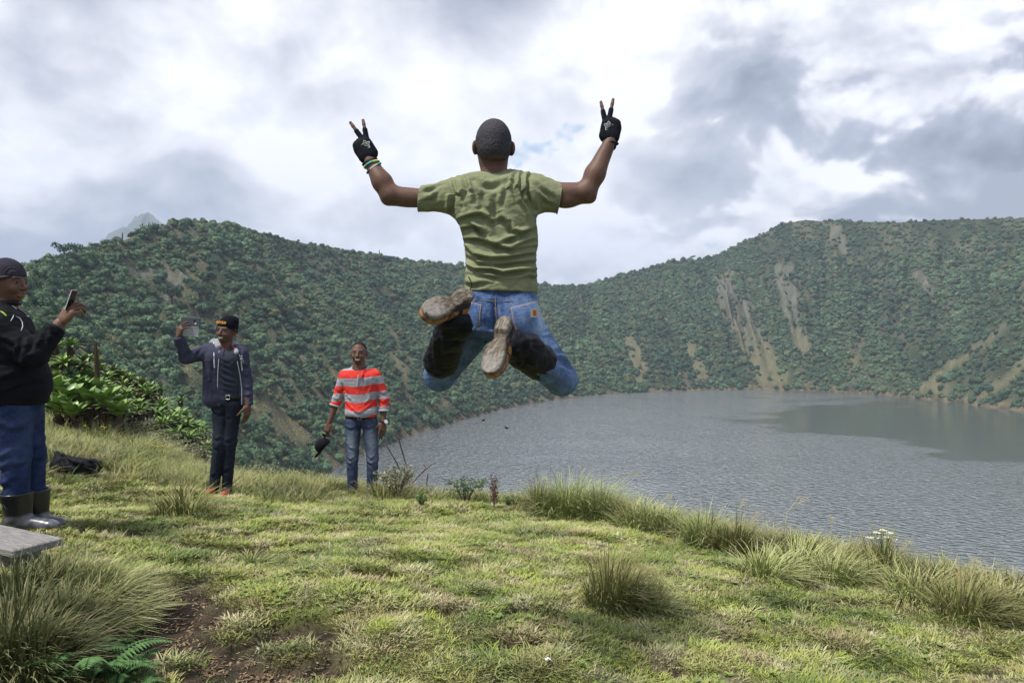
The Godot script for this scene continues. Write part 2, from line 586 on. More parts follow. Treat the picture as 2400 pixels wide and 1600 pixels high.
func build_lake():
	n_wave.seed = 15; n_wave.frequency = 0.80; n_wave.fractal_octaves = 2; n_wave.fractal_gain = 0.55
	n_wind.seed = 8; n_wind.frequency = 0.02; n_wind.fractal_octaves = 3
	wave_rows.resize(LAKE_N)
	var g := WorkerThreadPool.add_group_task(wave_row, LAKE_N, -1, true)
	WorkerThreadPool.wait_for_group_task_completion(g)
	var data := PackedByteArray()
	for r in wave_rows: data.append_array(r)
	wave_rows.clear()
	var tex := ImageTexture.create_from_image(Image.create_from_data(LAKE_N, LAKE_N, false, Image.FORMAT_RGB8, data))
	var mb := MB.new()
	for j in 24:
		for i in 24:
			var x := LAKE_X0 + LAKE_SIZE * i / 23.0
			var z := LAKE_Z0 + LAKE_SIZE * j / 23.0
			mb.v.append(Vector3(x, LAKE_Y, z)); mb.n.append(Vector3.UP); mb.c.append(Color.WHITE)
			mb.uv.append(Vector2(i / 23.0, j / 23.0))
			if i > 0 and j > 0:
				var a := (j - 1) * 24 + i - 1
				mb.ix.append(a); mb.ix.append(a + 1); mb.ix.append(a + 25)
				mb.ix.append(a); mb.ix.append(a + 25); mb.ix.append(a + 24)
	var arr := []
	arr.resize(Mesh.ARRAY_MAX)
	arr[Mesh.ARRAY_VERTEX] = mb.v; arr[Mesh.ARRAY_NORMAL] = mb.n; arr[Mesh.ARRAY_TEX_UV] = mb.uv; arr[Mesh.ARRAY_INDEX] = mb.ix
	var st := SurfaceTool.new()
	var am := ArrayMesh.new()
	am.add_surface_from_arrays(Mesh.PRIMITIVE_TRIANGLES, arr)
	st.create_from(am, 0)
	st.generate_tangents()
	var m := mat(Color(0.43, 0.455, 0.45), 0.18)
	m.metallic_specular = 1.0
	m.metallic = 0.9
	m.normal_enabled = true
	m.normal_texture = tex
	m.normal_scale = 1.0
	m.texture_repeat = false
	var o := put("lake_water", st.commit(), m)
	tag(o, "silvery rippled crater lake with a dark calm tongue on the right", "lake", "", "structure")

func build_mountain():
	# a far volcano whose shoulder shows past the left hill
	var mb := MB.new()
	var top := at(346, 497, 2400)
	var na := 64
	var nr := 44
	for j in nr + 1:
		for i in na:
			var a := TAU * i / na
			var r := 990.0 * pow(float(j) / nr, 1.7)
			var h := top.y - r * 1.05 * (1.0 - 0.12 * float(j) / nr) + (noise_a.get_noise_2d(cos(a) * 1.5, sin(a) * 1.5 + r * 0.006) * 70.0 + noise_a.get_noise_2d(cos(a) * r * 0.05, sin(a) * r * 0.05) * 22.0) * minf(r / 60.0, 1.0)
			mb.v.append(Vector3(top.x + cos(a) * r, h, top.z + sin(a) * r))
			mb.c.append(Color(0.06, 0.085, 0.05).lerp(Color(0.13, 0.125, 0.11), clampf(0.5 + noise_a.get_noise_2d(i * 0.7, j * 0.9), 0, 1)))
			if j > 0:
				var i2 := (i + 1) % na
				var p := (j - 1) * na
				var q := j * na
				mb.ix.append(p + i); mb.ix.append(q + i2); mb.ix.append(q + i)
				mb.ix.append(p + i); mb.ix.append(p + i2); mb.ix.append(q + i2)
	var o := put("far_mountain", mb.done(true), mat(Color.WHITE, 0.95, true))
	tag(o, "distant blue volcano shoulder past the left hill crest", "mountain", "", "structure")


# ---------------------------------------------------------------- shrubs on the crater walls
var ball_v := []
var ball_i := []

func make_ball():
	ball_v = [Vector3.RIGHT, Vector3.LEFT, Vector3.UP, Vector3.DOWN, Vector3.BACK, Vector3.FORWARD]
	var f := [[0, 4, 2], [4, 1, 2], [1, 5, 2], [5, 0, 2], [4, 0, 3], [1, 4, 3], [5, 1, 3], [0, 5, 3]]
	for step in 2:
		var g := []
		var known := {}
		for t in f:
			var m := []
			for e in 3:
				var i: int = mini(t[e], t[(e + 1) % 3])
				var j: int = maxi(t[e], t[(e + 1) % 3])
				var key := i * 1000 + j
				if not known.has(key):
					known[key] = ball_v.size()
					ball_v.append(((ball_v[i] + ball_v[j]) * 0.5).normalized())
				m.append(known[key])
			g.append([t[0], m[0], m[2]]); g.append([m[0], t[1], m[1]]); g.append([m[2], m[1], t[2]]); g.append(m)
		f = g
	for t in f:
		ball_i.append(t[0]); ball_i.append(t[2]); ball_i.append(t[1])

func bush_mesh(seed_: int, leaves: int, tall: float, size: float) -> ArrayMesh:
	var r := RandomNumberGenerator.new()
	r.seed = seed_
	var mb := MB.new()
	# woody inside, a rough lump
	var lobes := []
	for i in 7:
		var a := r.randf() * TAU
		lobes.append(Vector3(cos(a) * r.randf_range(0.2, 0.6), r.randf_range(0.15, 0.75) * tall, sin(a) * r.randf_range(0.2, 0.6)))
	lobes.append(Vector3(0, 0.75 * tall, 0))
	for l in lobes:
		var rad := r.randf_range(0.34, 0.5)
		var cl := r.randf_range(0.8, 1.2)
		# rounded, knobbly clump of foliage
		var k0 := mb.v.size()
		for q in ball_v.size():
			var dd: Vector3 = ball_v[q]
			var bump := 1.0 + 0.5 * noise_b.get_noise_3d(dd.x * 1.7 + l.x * 9.0, dd.y * 1.7 + seed_, dd.z * 1.7 + l.z * 9.0) + 0.3 * noise_b.get_noise_3d(dd.x * 4.5 + l.x * 9.0, dd.y * 4.5 + seed_, dd.z * 4.5)
			mb.v.append(l + dd * rad * 0.80 * bump)
			mb.c.append(Color(cl, cl, cl) * r.randf_range(0.85, 1.15))
		for q in ball_i: mb.ix.append(k0 + q)
		for k in leaves / 8:
			var d := Vector3(r.randfn(), r.randfn() + 0.35, r.randfn()).normalized()
			var p: Vector3 = l + d * rad * r.randf_range(0.74, 1.2)
			var nn := (d + Vector3(r.randfn(), r.randfn(), r.randfn()) * 0.45).normalized()
			var t := nn.cross(Vector3(r.randfn(), r.randfn(), r.randfn())).normalized()
			var b := nn.cross(t)
			var s := size * r.randf_range(0.6, 1.3)
			var c := cl * r.randf_range(0.7, 1.3)
			mb.quad(p - t * s, p - b * s * 0.55, p + t * s, p + b * s * 0.55, Color(c, c * r.randf_range(0.95, 1.05), c))
	return mb.done(true)

func shrub_color(r: RandomNumberGenerator, n: float, dry: float) -> Color:
	var c := Color(0.042, 0.085, 0.052).lerp(Color(0.100, 0.165, 0.092), clampf(0.5 + n + r.randf_range(-0.4, 0.4), 0, 1))
	if r.randf() < 0.18: c = c.lerp(Color(0.13, 0.135, 0.06), r.randf_range(0.3, 0.8))
	if r.randf() < 0.03: c = c.lerp(Color(0.12, 0.10, 0.06), 0.5)
	return c.lerp(Color(0.14, 0.14, 0.075), dry) * r.randf_range(0.65, 1.35)

func build_hill_shrubs():
	var r := RandomNumberGenerator.new()
	r.seed = 99
	make_ball()
	var kinds := []
	for k in 7:
		kinds.append(bush_mesh(100 + k, 420, [0.9, 1.15, 0.8, 1.0, 1.4, 0.75, 1.0][k], 0.10))
	var m := mat(Color.WHITE, 0.8, true)
	var spots := []
	var tries := 0
	while tries < 150000 and spots.size() < 32000:
		tries += 1
		var u := r.randf_range(0.9, 23.6)
		var s := r.randf_range(0.008, 1.012)
		var p := ring_point(u, s)
		var e := 0.4
		var area := (ring_point(u + 0.05, s) - p).cross(ring_point(u, s + 0.05) - p).length() / 0.0025
		if r.randf() > area / 9000.0: continue
		var q := to_px(p)
		if q.z < 16.0 or q.x < -160.0 or q.x > 2560.0: continue
		if q.y > 1180.0: continue
		var n := noise_a.get_noise_2d(p.x * 0.025, p.z * 0.025 + p.y * 0.03)
		var dens := 0.95 - clampf(-0.35 - n * 1.6, 0.0, 0.55)
		if q.x > 1750.0: dens -= 0.10
		if q.x > 1850.0 and q.y < 640.0: dens -= 0.4 * smoothstep(650.0, 560.0, q.y)
		if q.x < 520.0 and q.y < 700.0: dens -= 0.22
		dens *= 1.0 - 0.92 * bare_streak(q.x, q.y)
		if r.randf() > dens: continue
		var size := 0.6 + 1.7 * pow(r.randf(), 1.6) + (1.2 if r.randf() < 0.10 else 0.0)
		if q.z > 380.0: size *= 1.15
		if q.z < 120.0: size *= 0.62
		p.y -= 0.25 * size
		spots.append([size / q.z, p, size, shrub_color(r, n, clampf((560.0 - q.y) / 200.0, 0, 0.25) if q.x > 1850.0 else 0.0), r.randi() % 7, r.randf() * TAU, q])
	spots.sort_custom(func(a, b): return a[0] > b[0])
	print("shrubs on the walls ", spots.size(), " of ", tries)
	var singles := 0
	var tones := []
	for t in 10:
		var c := Color(0.042, 0.085, 0.050).lerp(Color(0.105, 0.17, 0.092), t / 9.0)
		tones.append(mat(c, 0.8, true))
	var xf := []
	var cols := []
	for k in 7:
		xf.append([]); cols.append(PackedColorArray())
	for sp in spots:
		var b := Basis(Vector3.UP, sp[5]).scaled(Vector3(sp[2], sp[2] * 0.92, sp[2]))
		var q: Vector3 = sp[6]
		if singles < 300 and q.x > 60.0 and q.x < 2380.0 and q.y < 1080.0 and not (q.x < 520.0 and q.y > 800.0) and q.z > 60.0:
			singles += 1
			var o := put("slope_shrub", kinds[sp[4]], tones[r.randi() % 10], null, Transform3D(b, sp[1]))
			var where: String = "above the held-up phone on the left" if q.x < 210.0 else ("above the brown flower pole" if q.x < 330.0 else ("left of the raised grey phone" if q.x < 420.0 else "around the raised grey phone")) if q.x < 500.0 else ("left of the striped sweater" if q.x < 830.0 else ("left of the jumper" if q.x < 1170.0 else "right of the jumper"))
			var level: String = "just under the ridge" if q.y < 660.0 else ("halfway up the crater wall" if q.y < 840.0 else "low on the crater wall")
			tag(o, "rounded dark green shrub %s, %s" % [level, where], "shrub", "shrubs %s, %s" % [level, where])
		else:
			xf[sp[4]].append(Transform3D(b, sp[1]))
			cols[sp[4]].append(sp[3])
	for k in 7:
		scatter("slope_thicket", kinds[k], m, xf[k], cols[k], "dense dark green thicket covering the crater walls", "thicket")
	build_ridge_trees(r)

func branch_tree(called: String, label: String, category: String, group: String, base: Vector3, h: float, crown: float, flat: float, seed_: int, tone: Color):
	var r := RandomNumberGenerator.new()
	r.seed = seed_
	var o := thing(called, label, category, base, group)
	var tr := MB.new()
	var bark := Color(0.075, 0.06, 0.05)
	tr.tube([Vector3(0, -0.6, 0), Vector3(0.05, h * 0.3, 0), Vector3(-0.04, h * 0.62, 0.05)], [h * 0.05, h * 0.04, h * 0.03], 6, bark)
	var cr := MB.new()
	for k in 9:
		var a := TAU * k / 9.0 + r.randf_range(-0.3, 0.3)
		var rad := crown * (0.25 if k == 0 else r.randf_range(0.45, 0.75))
		var tip := Vector3(cos(a) * rad, h * 0.62 + crown * flat * r.randf_range(0.35, 0.75), sin(a) * rad)
		tr.tube([Vector3(-0.04, h * 0.55, 0.05), tip * 0.6 + Vector3(0, h * 0.22, 0), tip], [h * 0.022, h * 0.016, h * 0.008], 5, bark)
		var clump := crown * r.randf_range(0.34, 0.46)
		for l in 70:
			var d := Vector3(r.randfn(), r.randfn() * 0.8 + 0.25, r.randfn()).normalized()
			var p := tip + Vector3(d.x, d.y * (0.45 + flat * 0.4), d.z) * clump * r.randf_range(0.5, 1.05)
			var nn := (d + Vector3(r.randfn(), r.randfn(), r.randfn()) * 0.5).normalized()
			var t := nn.cross(Vector3(r.randfn(), r.randfn(), r.randfn())).normalized()
			var b := nn.cross(t)
			var s := crown * 0.085 * r.randf_range(0.6, 1.3)
			cr.quad(p - t * s, p - b * s * 0.5, p + t * s, p + b * s * 0.5, tone * r.randf_range(0.7, 1.3))
	put("trunk", tr.done(true), mat(Color.WHITE, 0.9, true), o)
	put("crown", cr.done(), mat(Color.WHITE, 0.8, true), o)

func crest_spot(px: float, py: float) -> Vector3:
	# the place on the walls seen at that pixel, or just under the crest there
	var best := Vector3.ZERO
	var bd := 1e9
	for i in 460:
		var u := 3.2 + 20.3 * i / 460.0
		var p := ring_point(u, 1.0)
		var q := to_px(p)
		var d := absf(q.x - px)
		if d < bd and q.z > 60.0:
			bd = d; best = p
	return best

func build_ridge_trees(r: RandomNumberGenerator):
	var p := crest_spot(92, 640)
	branch_tree("umbrella_tree", "small flat-topped tree alone on the left skyline", "tree", "", p - Vector3(0, 0.3, 0), 2.1, 1.9, 0.32, 3, Color(0.045, 0.08, 0.05))
	p = crest_spot(222, 590)
	branch_tree("skyline_tree", "scraggy little tree rising above the left ridge", "tree", "", p - Vector3(0, 0.3, 0), 3.0, 1.5, 0.7, 4, Color(0.06, 0.085, 0.05))
	p = crest_spot(160, 610)
	branch_tree("skyline_tree", "broad round bushy tree on the left ridge beside the bare poles", "tree", "", p - Vector3(0, 1.2, 0), 3.2, 3.6, 0.8, 5, Color(0.045, 0.085, 0.045))
	p = crest_spot(1625, 600)
	branch_tree("skyline_tree", "small forked tree in the saddle of the far right ridge", "tree", "", p - Vector3(0, 0.3, 0), 4.0, 2.6, 0.6, 6, Color(0.045, 0.08, 0.055))
	# dead flower spikes standing on the left ridge
	var spikes := [[108, 13, 0], [121, 15, 0], [129, 18, 0], [137, 12, 0], [287, 22, 1], [333, 24, 2], [340, 14, 2], [346, 20, 2], [351, 13, 2], [356, 18, 2], [362, 16, 2], [368, 12, 2], [452, 10, 1], [888, 18, 3], [650, 9, 1]]
	for s in spikes:
		p = crest_spot(s[0], 560)
		var h: float = s[1] / F * to_px(p).z
		var lab: String = ["bare lobelia flower pole on the lower left ridge", "single dark lobelia pole standing on the left hill skyline", "dark lobelia pole in the cluster near the left hilltop", "lone pole on the skyline left of the jumping person"][s[2]]
		var o := thing("lobelia_pole", lab, "plant", p - Vector3(0, 0.3, 0), "lobelia poles on the ridge")
		var mb := MB.new()
		mb.tube([Vector3(0, 0, 0), Vector3(0.05, h * 0.4, 0), Vector3(0.02, h * 0.75, 0.04), Vector3(0.06, h * 1.05, 0)], [h * 0.04, h * 0.05, h * 0.06, h * 0.02], 6, Color(0.05, 0.05, 0.045))
		put("flower_spike", mb.done(true), mat(Color.WHITE, 0.9, true), o)
		var lf := MB.new()
		for k in 14:
			var a := r.randf() * TAU
			lf.blade(Vector3(0, 0.25, 0), Vector3(cos(a), 0, sin(a)), 0.35 * h * 0.4, 0.12, 0.35, 3, Color(0.05, 0.08, 0.05), Color(0.07, 0.11, 0.06))
		put("leaf_rosette", lf.done(), mat(Color.WHITE, 0.8, true), o)
	# trees among the near shrubs of the left wall that show a trunk
	for t in [[508, 905, 118, 4.6, 2.1, 41, "dark open-crowned tree with bare trunks behind the hooded selfie taker"], [405, 735, 210, 7.0, 4.2, 42, "tall conical tree standing out on the left slope"], [660, 760, 215, 6.5, 4.5, 43, "broad tree crown on the slope right of the selfie taker"], [470, 720, 200, 6.0, 4.4, 45, "spreading tree on the left slope above the raised phone"]]:
		var g := wall_hit(t[0], t[1])
		branch_tree("wall_tree", t[6], "tree", "trees on the crater walls", g - Vector3(0, 0.3, 0), t[3] * to_px(g).z / 210.0 + 1.0, t[4] * to_px(g).z / 260.0 + 0.6, 0.8, t[5], Color(0.055, 0.095, 0.055))

func wall_hit(px: float, py: float) -> Vector3:
	var best := Vector3.ZERO
	var bd := 1e12
	for i in 400:
		var u := 1.0 + 22.5 * i / 400.0
		for j in 40:
			var p := ring_point(u, 0.03 + 0.96 * j / 40.0)
			var q := to_px(p)
			if q.z < 30.0: continue
			var d := Vector2(q.x - px, q.y - py).length()
			if d < bd:
				bd = d; best = p
	return best

# ---------------------------------------------------------------- grass
func tuft_mesh(seed_: int, n: int, h0: float, h1: float, w: float, spread: float, lean: float) -> ArrayMesh:
	var r := RandomNumberGenerator.new()
	r.seed = seed_
	var mb := MB.new()
	for i in n:
		var a := r.randf() * TAU
		var b := a + r.randfn() * 0.6
		var rr := spread * sqrt(r.randf())
		var h := r.randf_range(h0, h1)
		var c := r.randf_range(0.75, 1.25)
		var c0 := Color(c * 0.93, c * 1.03, c * 0.9)
		var c1 := Color(c * 1.08, c * 0.98, c * 1.1)
		mb.blade(Vector3(cos(a) * rr, -0.01, sin(a) * rr), Vector3(cos(b), 0, sin(b)), h, w * r.randf_range(0.7, 1.3), h * r.randf_range(0.2, lean), 3, c0, c1, r.randf_range(0.0, 0.35))
	return mb.done()

func on_ground(x: float, z: float) -> Vector3:
	return Vector3(x, ground_y(x, z), z)

var feet := []

func build_ground_cover():
	for q in [[484, 1158], [524, 1160], [505, 1166], [130, 1240], [90, 1245], [40, 1240], [148, 1225], [180, 1112], [150, 1112], [210, 1112]]:
		var f := ground_hit(q[0], q[1])
		feet.append(Vector2(f.x, f.z))
	var r := RandomNumberGenerator.new()
	r.seed = 321
	var m := mat(Color.WHITE, 0.7, true)
	m.backlight_enabled = true
	m.backlight = Color(0.12, 0.13, 0.03)
	var lawn := []
	for k in 4:
		lawn.append(tuft_mesh(500 + k, 22, 0.009, 0.027, 0.0042, 0.045, 1.8))
	var xf := [[], [], [], []]
	var cols := [PackedColorArray(), PackedColorArray(), PackedColorArray(), PackedColorArray()]
	var made := 0
	for i in 150000:
		var z := -r.randf_range(2.0, 11.5)
		var x := r.randf_range(-7.5, 4.6)
		var keep := clampf(4.2 / -z, 0.45, 1.0)
		if r.randf() > keep: continue
		if absf(x) > -z * 0.74 + 0.35: continue
		var e := edge_d(x, z)
		if e > 0.9: continue
		var s := soil_at(x, z)
		if r.randf() < s * 1.15: continue
		var pat := noise_b.get_noise_2d(x * 2.1 + 5.0, z * 2.1)
		if pat < -0.28 and r.randf() < 0.45: continue
		var tc := turf_color(x, z, s * 0.6)
		tc = tc.lerp(Color(0.40, 0.36, 0.20), 0.5 if r.randf() < 0.09 else 0.0) * r.randf_range(0.8, 1.2)
		var sc := r.randf_range(0.7, 1.35) * (1.0 + maxf(0.0, pat) * 0.9) * (1.25 if z < -6.0 else 1.0)
		var b := Basis(Vector3.UP, r.randf() * TAU).scaled(Vector3(sc * 1.1, sc, sc * 1.1))
		var k := r.randi() % 4
		xf[k].append(Transform3D(b, on_ground(x, z)))
		cols[k].append(tc)
		made += 1
	print("lawn tufts ", made)
	for k in 4:
		scatter("short_grass", lawn[k], m, xf[k], cols[k], "short tufted yellow-green grass covering the rim", "grass")
	# longer, wind-combed grass at the back left and along the brink
	var tall := []
	for k in 3:
		tall.append(tuft_mesh(600 + k, 30, 0.08, 0.2, 0.0048, 0.06, 1.3))
	var xf2 := [[], [], []]
	var cols2 := [PackedColorArray(), PackedColorArray(), PackedColorArray()]
	for i in 60000:
		var z := -r.randf_range(2.2, 12.5)
		var x := r.randf_range(-9.0, 4.6)
		var e := edge_d(x, z)
		if e > 1.1: continue
		var n := noise_a.get_noise_2d(x * 1.3 + 70.0, z * 1.3)
		var want := 0.0
		want = maxf(want, (0.55 if x < 0.3 else 0.95) * smoothstep(-0.8, -0.1, e))
		want = maxf(want, 0.55 * smoothstep(-6.6, -8.0, z) * smoothstep(-0.5, -2.6, x))
		want = maxf(want, 0.008 + clampf(n * 0.4 - 0.15, 0, 0.2))
		want *= 1.0 - soil_at(x, z)
		for ft in feet:
			if Vector2(x, z).distance_squared_to(ft) < 0.09: want *= 0.12
		if r.randf() > want: continue
		var tc := turf_color(x + 3.0, z, 0.0).lerp(Color(0.36, 0.34, 0.17), r.randf_range(0.1, 0.75))
		if r.randf() < 0.3: tc = tc.lerp(Color(0.07, 0.12, 0.03), 0.7)
		var sc := r.randf_range(0.55, 1.15) * (1.35 if x > 0.3 and e > -0.6 else 1.0) * (1.0 if e > -0.8 or (x < -2.0 and z < -6.5) else 0.5)
		var b := Basis(Vector3.UP, r.randf() * TAU).scaled(Vector3(sc, sc, sc))
		# the wind lays it over to the right
		b = Basis(Vector3(0, 0, 1), -r.randf_range(0.0, 0.5)) * b
		var k := r.randi() % 3
		xf2[k].append(Transform3D(b, on_ground(x, z)))
		cols2[k].append(tc)
	for k in 3:
		scatter("long_grass", tall[k], m, xf2[k], cols2[k], "longer straw-tipped grass along the brink", "grass")
	# small flat weeds in the turf
	var weed := MB.new()
	for i in 11:
		var a := i * 2.4
		var d := Vector3(cos(a), r.randf_range(0.15, 0.7), sin(a)).normalized()
		var sd := Vector3(-sin(a), 0, cos(a))
		var L := r.randf_range(0.02, 0.045)
		var cc := r.randf_range(0.75, 1.25)
		weed.quad(Vector3(0, 0.006, 0), d * L * 0.55 - sd * L * 0.26 + Vector3(0, 0.006, 0), d * L + Vector3(0, 0.004, 0), d * L * 0.55 + sd * L * 0.26 + Vector3(0, 0.006, 0), Color(cc, cc, cc))
	var wx := []
	var wc := PackedColorArray()
	for i in 9000:
		var z := -r.randf_range(2.2, 8.5)
		var x := r.randf_range(-5.0, 4.0)
		if edge_d(x, z) > -0.1 or noise_a.get_noise_2d(x * 1.7 + 11.0, z * 1.7) < 0.12 or soil_at(x, z) > 0.4: continue
		var sc := r.randf_range(0.35, 0.8)
		wx.append(Transform3D(Basis(Vector3.UP, r.randf() * TAU).scaled(Vector3(sc, sc, sc)), on_ground(x, z) + Vector3(0, 0.004, 0)))
		wc.append(Color(0.12, 0.19, 0.05).lerp(Color(0.22, 0.28, 0.07), r.randf()))
	scatter("turf_weeds", weed.done(), m, wx, wc, "small broad-leaved weeds scattered through the turf", "weeds")
	# clods, dead leaves and bits of straw on the trodden soil
	var litter := MB.new()
	for i in 4200:
		var s: Array = soil[r.randi() % soil.size()]
		var x: float = s[0] + r.randfn() * s[2] * 0.6
		var z: float = s[1] + r.randfn() * s[3] * 0.6
		if soil_at(x, z) < 0.25: continue
		var p := on_ground(x, z) + Vector3(0, 0.006, 0)
		var a := r.randf() * TAU
		var d := Vector3(cos(a), r.randf_range(-0.25, 0.5), sin(a)) * r.randf_range(0.004, 0.014)
		var w := Vector3(-sin(a), r.randf_range(-0.3, 0.3), cos(a)) * r.randf_range(0.0015, 0.004)
		litter.quad(p - d - w, p - d + w, p + d + w, p + d - w, Color(0.30, 0.22, 0.13).lerp(Color(0.07, 0.05, 0.035), r.randf()))
	var lo := put("leaf_litter", litter.done(), mat(Color.WHITE, 0.9, true))
	tag(lo, "scraps of straw and dead leaves on the bare soil", "litter", "", "stuff")

# ---------------------------------------------------------------- tussocks, rosettes, shrubs near the camera
func tussock(px: float, py: float, wpx: float, hpx: float, tone: int, label: String, blades := 240, lean_right := 0.25):
	var g := ground_hit(px, py)
	var depth := to_px(g).z
	var rad := wpx / F * depth * 0.62
	var h := hpx / F * depth * 1.35
	blades = int(blades * 1.35)
	var r := RandomNumberGenerator.new()
	r.seed = int(px * 7 + py)
	var mb := MB.new()
	var pal: Array = [[Color(0.14, 0.20, 0.05), Color(0.22, 0.26, 0.08), Color(0.44, 0.42, 0.24)], [Color(0.13, 0.17, 0.05), Color(0.18, 0.19, 0.07), Color(0.33, 0.25, 0.14)], [Color(0.19, 0.25, 0.06), Color(0.29, 0.31, 0.11), Color(0.52, 0.51, 0.32)], [Color(0.065, 0.095, 0.032), Color(0.085, 0.11, 0.04), Color(0.27, 0.23, 0.13)]][tone]  # last palette: dark bank grass, partly bench shade put into the colour
	for i in blades:
		var a := r.randf() * TAU
		var rr := sqrt(r.randf())
		var off := Vector3(cos(a), 0, sin(a)) * rr * rad * 0.75
		var y := ground_y(g.x + off.x, g.z + off.z) - g.y
		var lean := Vector3(cos(a + r.randfn() * 0.5), 0, sin(a + r.randfn() * 0.5)) * (0.35 + rr * 0.8) + Vector3(lean_right, 0, 0)
		var hh := h * (0.3 + 0.85 * pow(r.randf(), 0.8)) * (1.15 - rr * 0.4)
		var c0: Color = pal[0] * r.randf_range(0.8, 1.2)
		var c1: Color = pal[1].lerp(pal[2], pow(r.randf(), 1.6)) * r.randf_range(0.8, 1.15)
		mb.blade(off + Vector3(0, y - 0.015, 0), lean, hh, 0.0062 * r.randf_range(0.6, 1.25), rad * r.randf_range(0.5, 1.05), 5, c0, c1, r.randf_range(0.05, 0.45) * (0.5 + rr))
	var o := thing("grass_tussock", label, "tussock", g, "grass tussocks on the rim")
	var m := mat(Color.WHITE, 0.65, true)
	m.backlight_enabled = true
	m.backlight = Color(0.10, 0.10, 0.03)
	put("blades", mb.done(), m, o)
	return o

# one leaf along +Y, base at the origin, facing +Z, 1 long
func leaf_mesh(width: float, curl: float, fold: float, tipped: float) -> ArrayMesh:
	var mb := MB.new()
	var n := 7
	for i in n + 1:
		var t := float(i) / n
		var w := width * 0.5 * (0.30 + 0.95 * pow(sin(PI * pow(t * 0.94 + 0.05, tipped)), 0.8)) if i < n else 0.006
		var z := curl * t * t
		var y := t - 0.25 * absf(curl) * t * t * t
		for k in 3:
			var s := k - 1.0
			mb.v.append(Vector3(s * w, y, -z + absf(s) * fold * w))
			mb.c.append(Color(0.9, 0.92, 0.85) if k != 1 else Color(1.25, 1.25, 1.0))
		if i > 0:
			for k in 2:
				var a := (i - 1) * 3 + k
				mb.ix.append(a); mb.ix.append(a + 3); mb.ix.append(a + 4)
				mb.ix.append(a); mb.ix.append(a + 4); mb.ix.append(a + 1)
	return mb.done(true)

var leaf_kinds := []
var leaf_mats := []
var dead_mat: StandardMaterial3D
var bark_mat: StandardMaterial3D

func leaf_ready():
	leaf_kinds = [leaf_mesh(0.34, 0.28, 0.35, 0.9), leaf_mesh(0.30, 0.45, 0.3, 0.85), leaf_mesh(0.17, 0.35, 0.4, 0.8), leaf_mesh(0.085, 0.25, 0.3, 0.8)]
	for c in [Color(0.10, 0.19, 0.045), Color(0.145, 0.245, 0.06), Color(0.20, 0.30, 0.085), Color(0.13, 0.18, 0.07), Color(0.045, 0.085, 0.045), Color(0.25, 0.30, 0.12)]:
		var m := mat(c, 0.36, true)
		m.metallic_specular = 0.45
		m.backlight_enabled = true
		m.backlight = Color(0.07, 0.10, 0.02)
		leaf_mats.append(m)
	dead_mat = mat(Color(0.060, 0.046, 0.034), 0.95, true)
	bark_mat = mat(Color(0.085, 0.068, 0.052), 0.95, true)

# a rosette of separate leaves at p, opening upward
func rosette(o: Node3D, p: Vector3, n: int, length: float, kind: int, spread: float, tones: Array, r: RandomNumberGenerator, joined := false, tilt := Vector3.ZERO):
	var mb := MB.new()
	for i in n:
		var t := (i + 0.5) / n
		var a := i * 2.39996 + r.randf_range(-0.25, 0.25)
		var lean := lerpf(0.12, spread, pow(t, 0.8)) + r.randf_range(-0.1, 0.1)
		var b := Basis(Vector3.UP, a) * Basis(Vector3.RIGHT, lean)
		if tilt != Vector3.ZERO:
			b = Basis(tilt.normalized(), tilt.length()) * b
		var l := length * r.randf_range(0.8, 1.15) * (0.72 + 0.28 * sin(PI * clampf(t * 1.1, 0, 1)))
		b = b * Basis(Vector3.UP, PI)
		b = b * Basis.from_scale(Vector3(l, l, l))
		var xf := Transform3D(b, p + Vector3(0, -0.02, 0))
		if joined:
			var k := mb.v.size()
			var arr: Array = leaf_kinds[kind].surface_get_arrays(0)
			var shade := r.randf_range(0.75, 1.3)
			for q in arr[Mesh.ARRAY_VERTEX].size():
				mb.v.append(xf * arr[Mesh.ARRAY_VERTEX][q]); mb.c.append(arr[Mesh.ARRAY_COLOR][q] * shade)
			for q in arr[Mesh.ARRAY_INDEX]: mb.ix.append(k + q)
		else:
			put("leaf", leaf_kinds[kind], leaf_mats[tones[r.randi() % tones.size()]], o, xf)
	if joined:
		put("leaf_rosette", mb.done(true), leaf_mats[tones[r.randi() % tones.size()]], o)

func skirt(mb: MB, p: Vector3, length: float, n: int, r: RandomNumberGenerator):
	for i in n:
		var a := r.randf() * TAU
		var d := Vector3(cos(a), 0, sin(a))
		var s := Vector3(-sin(a), 0, cos(a)) * length * 0.09
		var l := length * r.randf_range(0.6, 1.1)
		var q := p + d * length * 0.22 + Vector3(0, -l * 0.35, 0)
		var e := p + d * length * 0.20 + Vector3(r.randf_range(-0.02, 0.02), -l, 0)
		var c := Color.WHITE * r.randf_range(0.5, 1.5)
		mb.quad(p - s * 0.4, p + s * 0.4, q + s, q - s, c)
		mb.quad(q - s, q + s, e + s * 0.3, e - s * 0.3, c)

func place(px: float, py: float, depth: float) -> Array:
	var p := at(px, py, depth)
	var g := ground_y(p.x, p.z)
	return [Vector3(p.x, g, p.z), maxf(p.y - g, 0.05)]

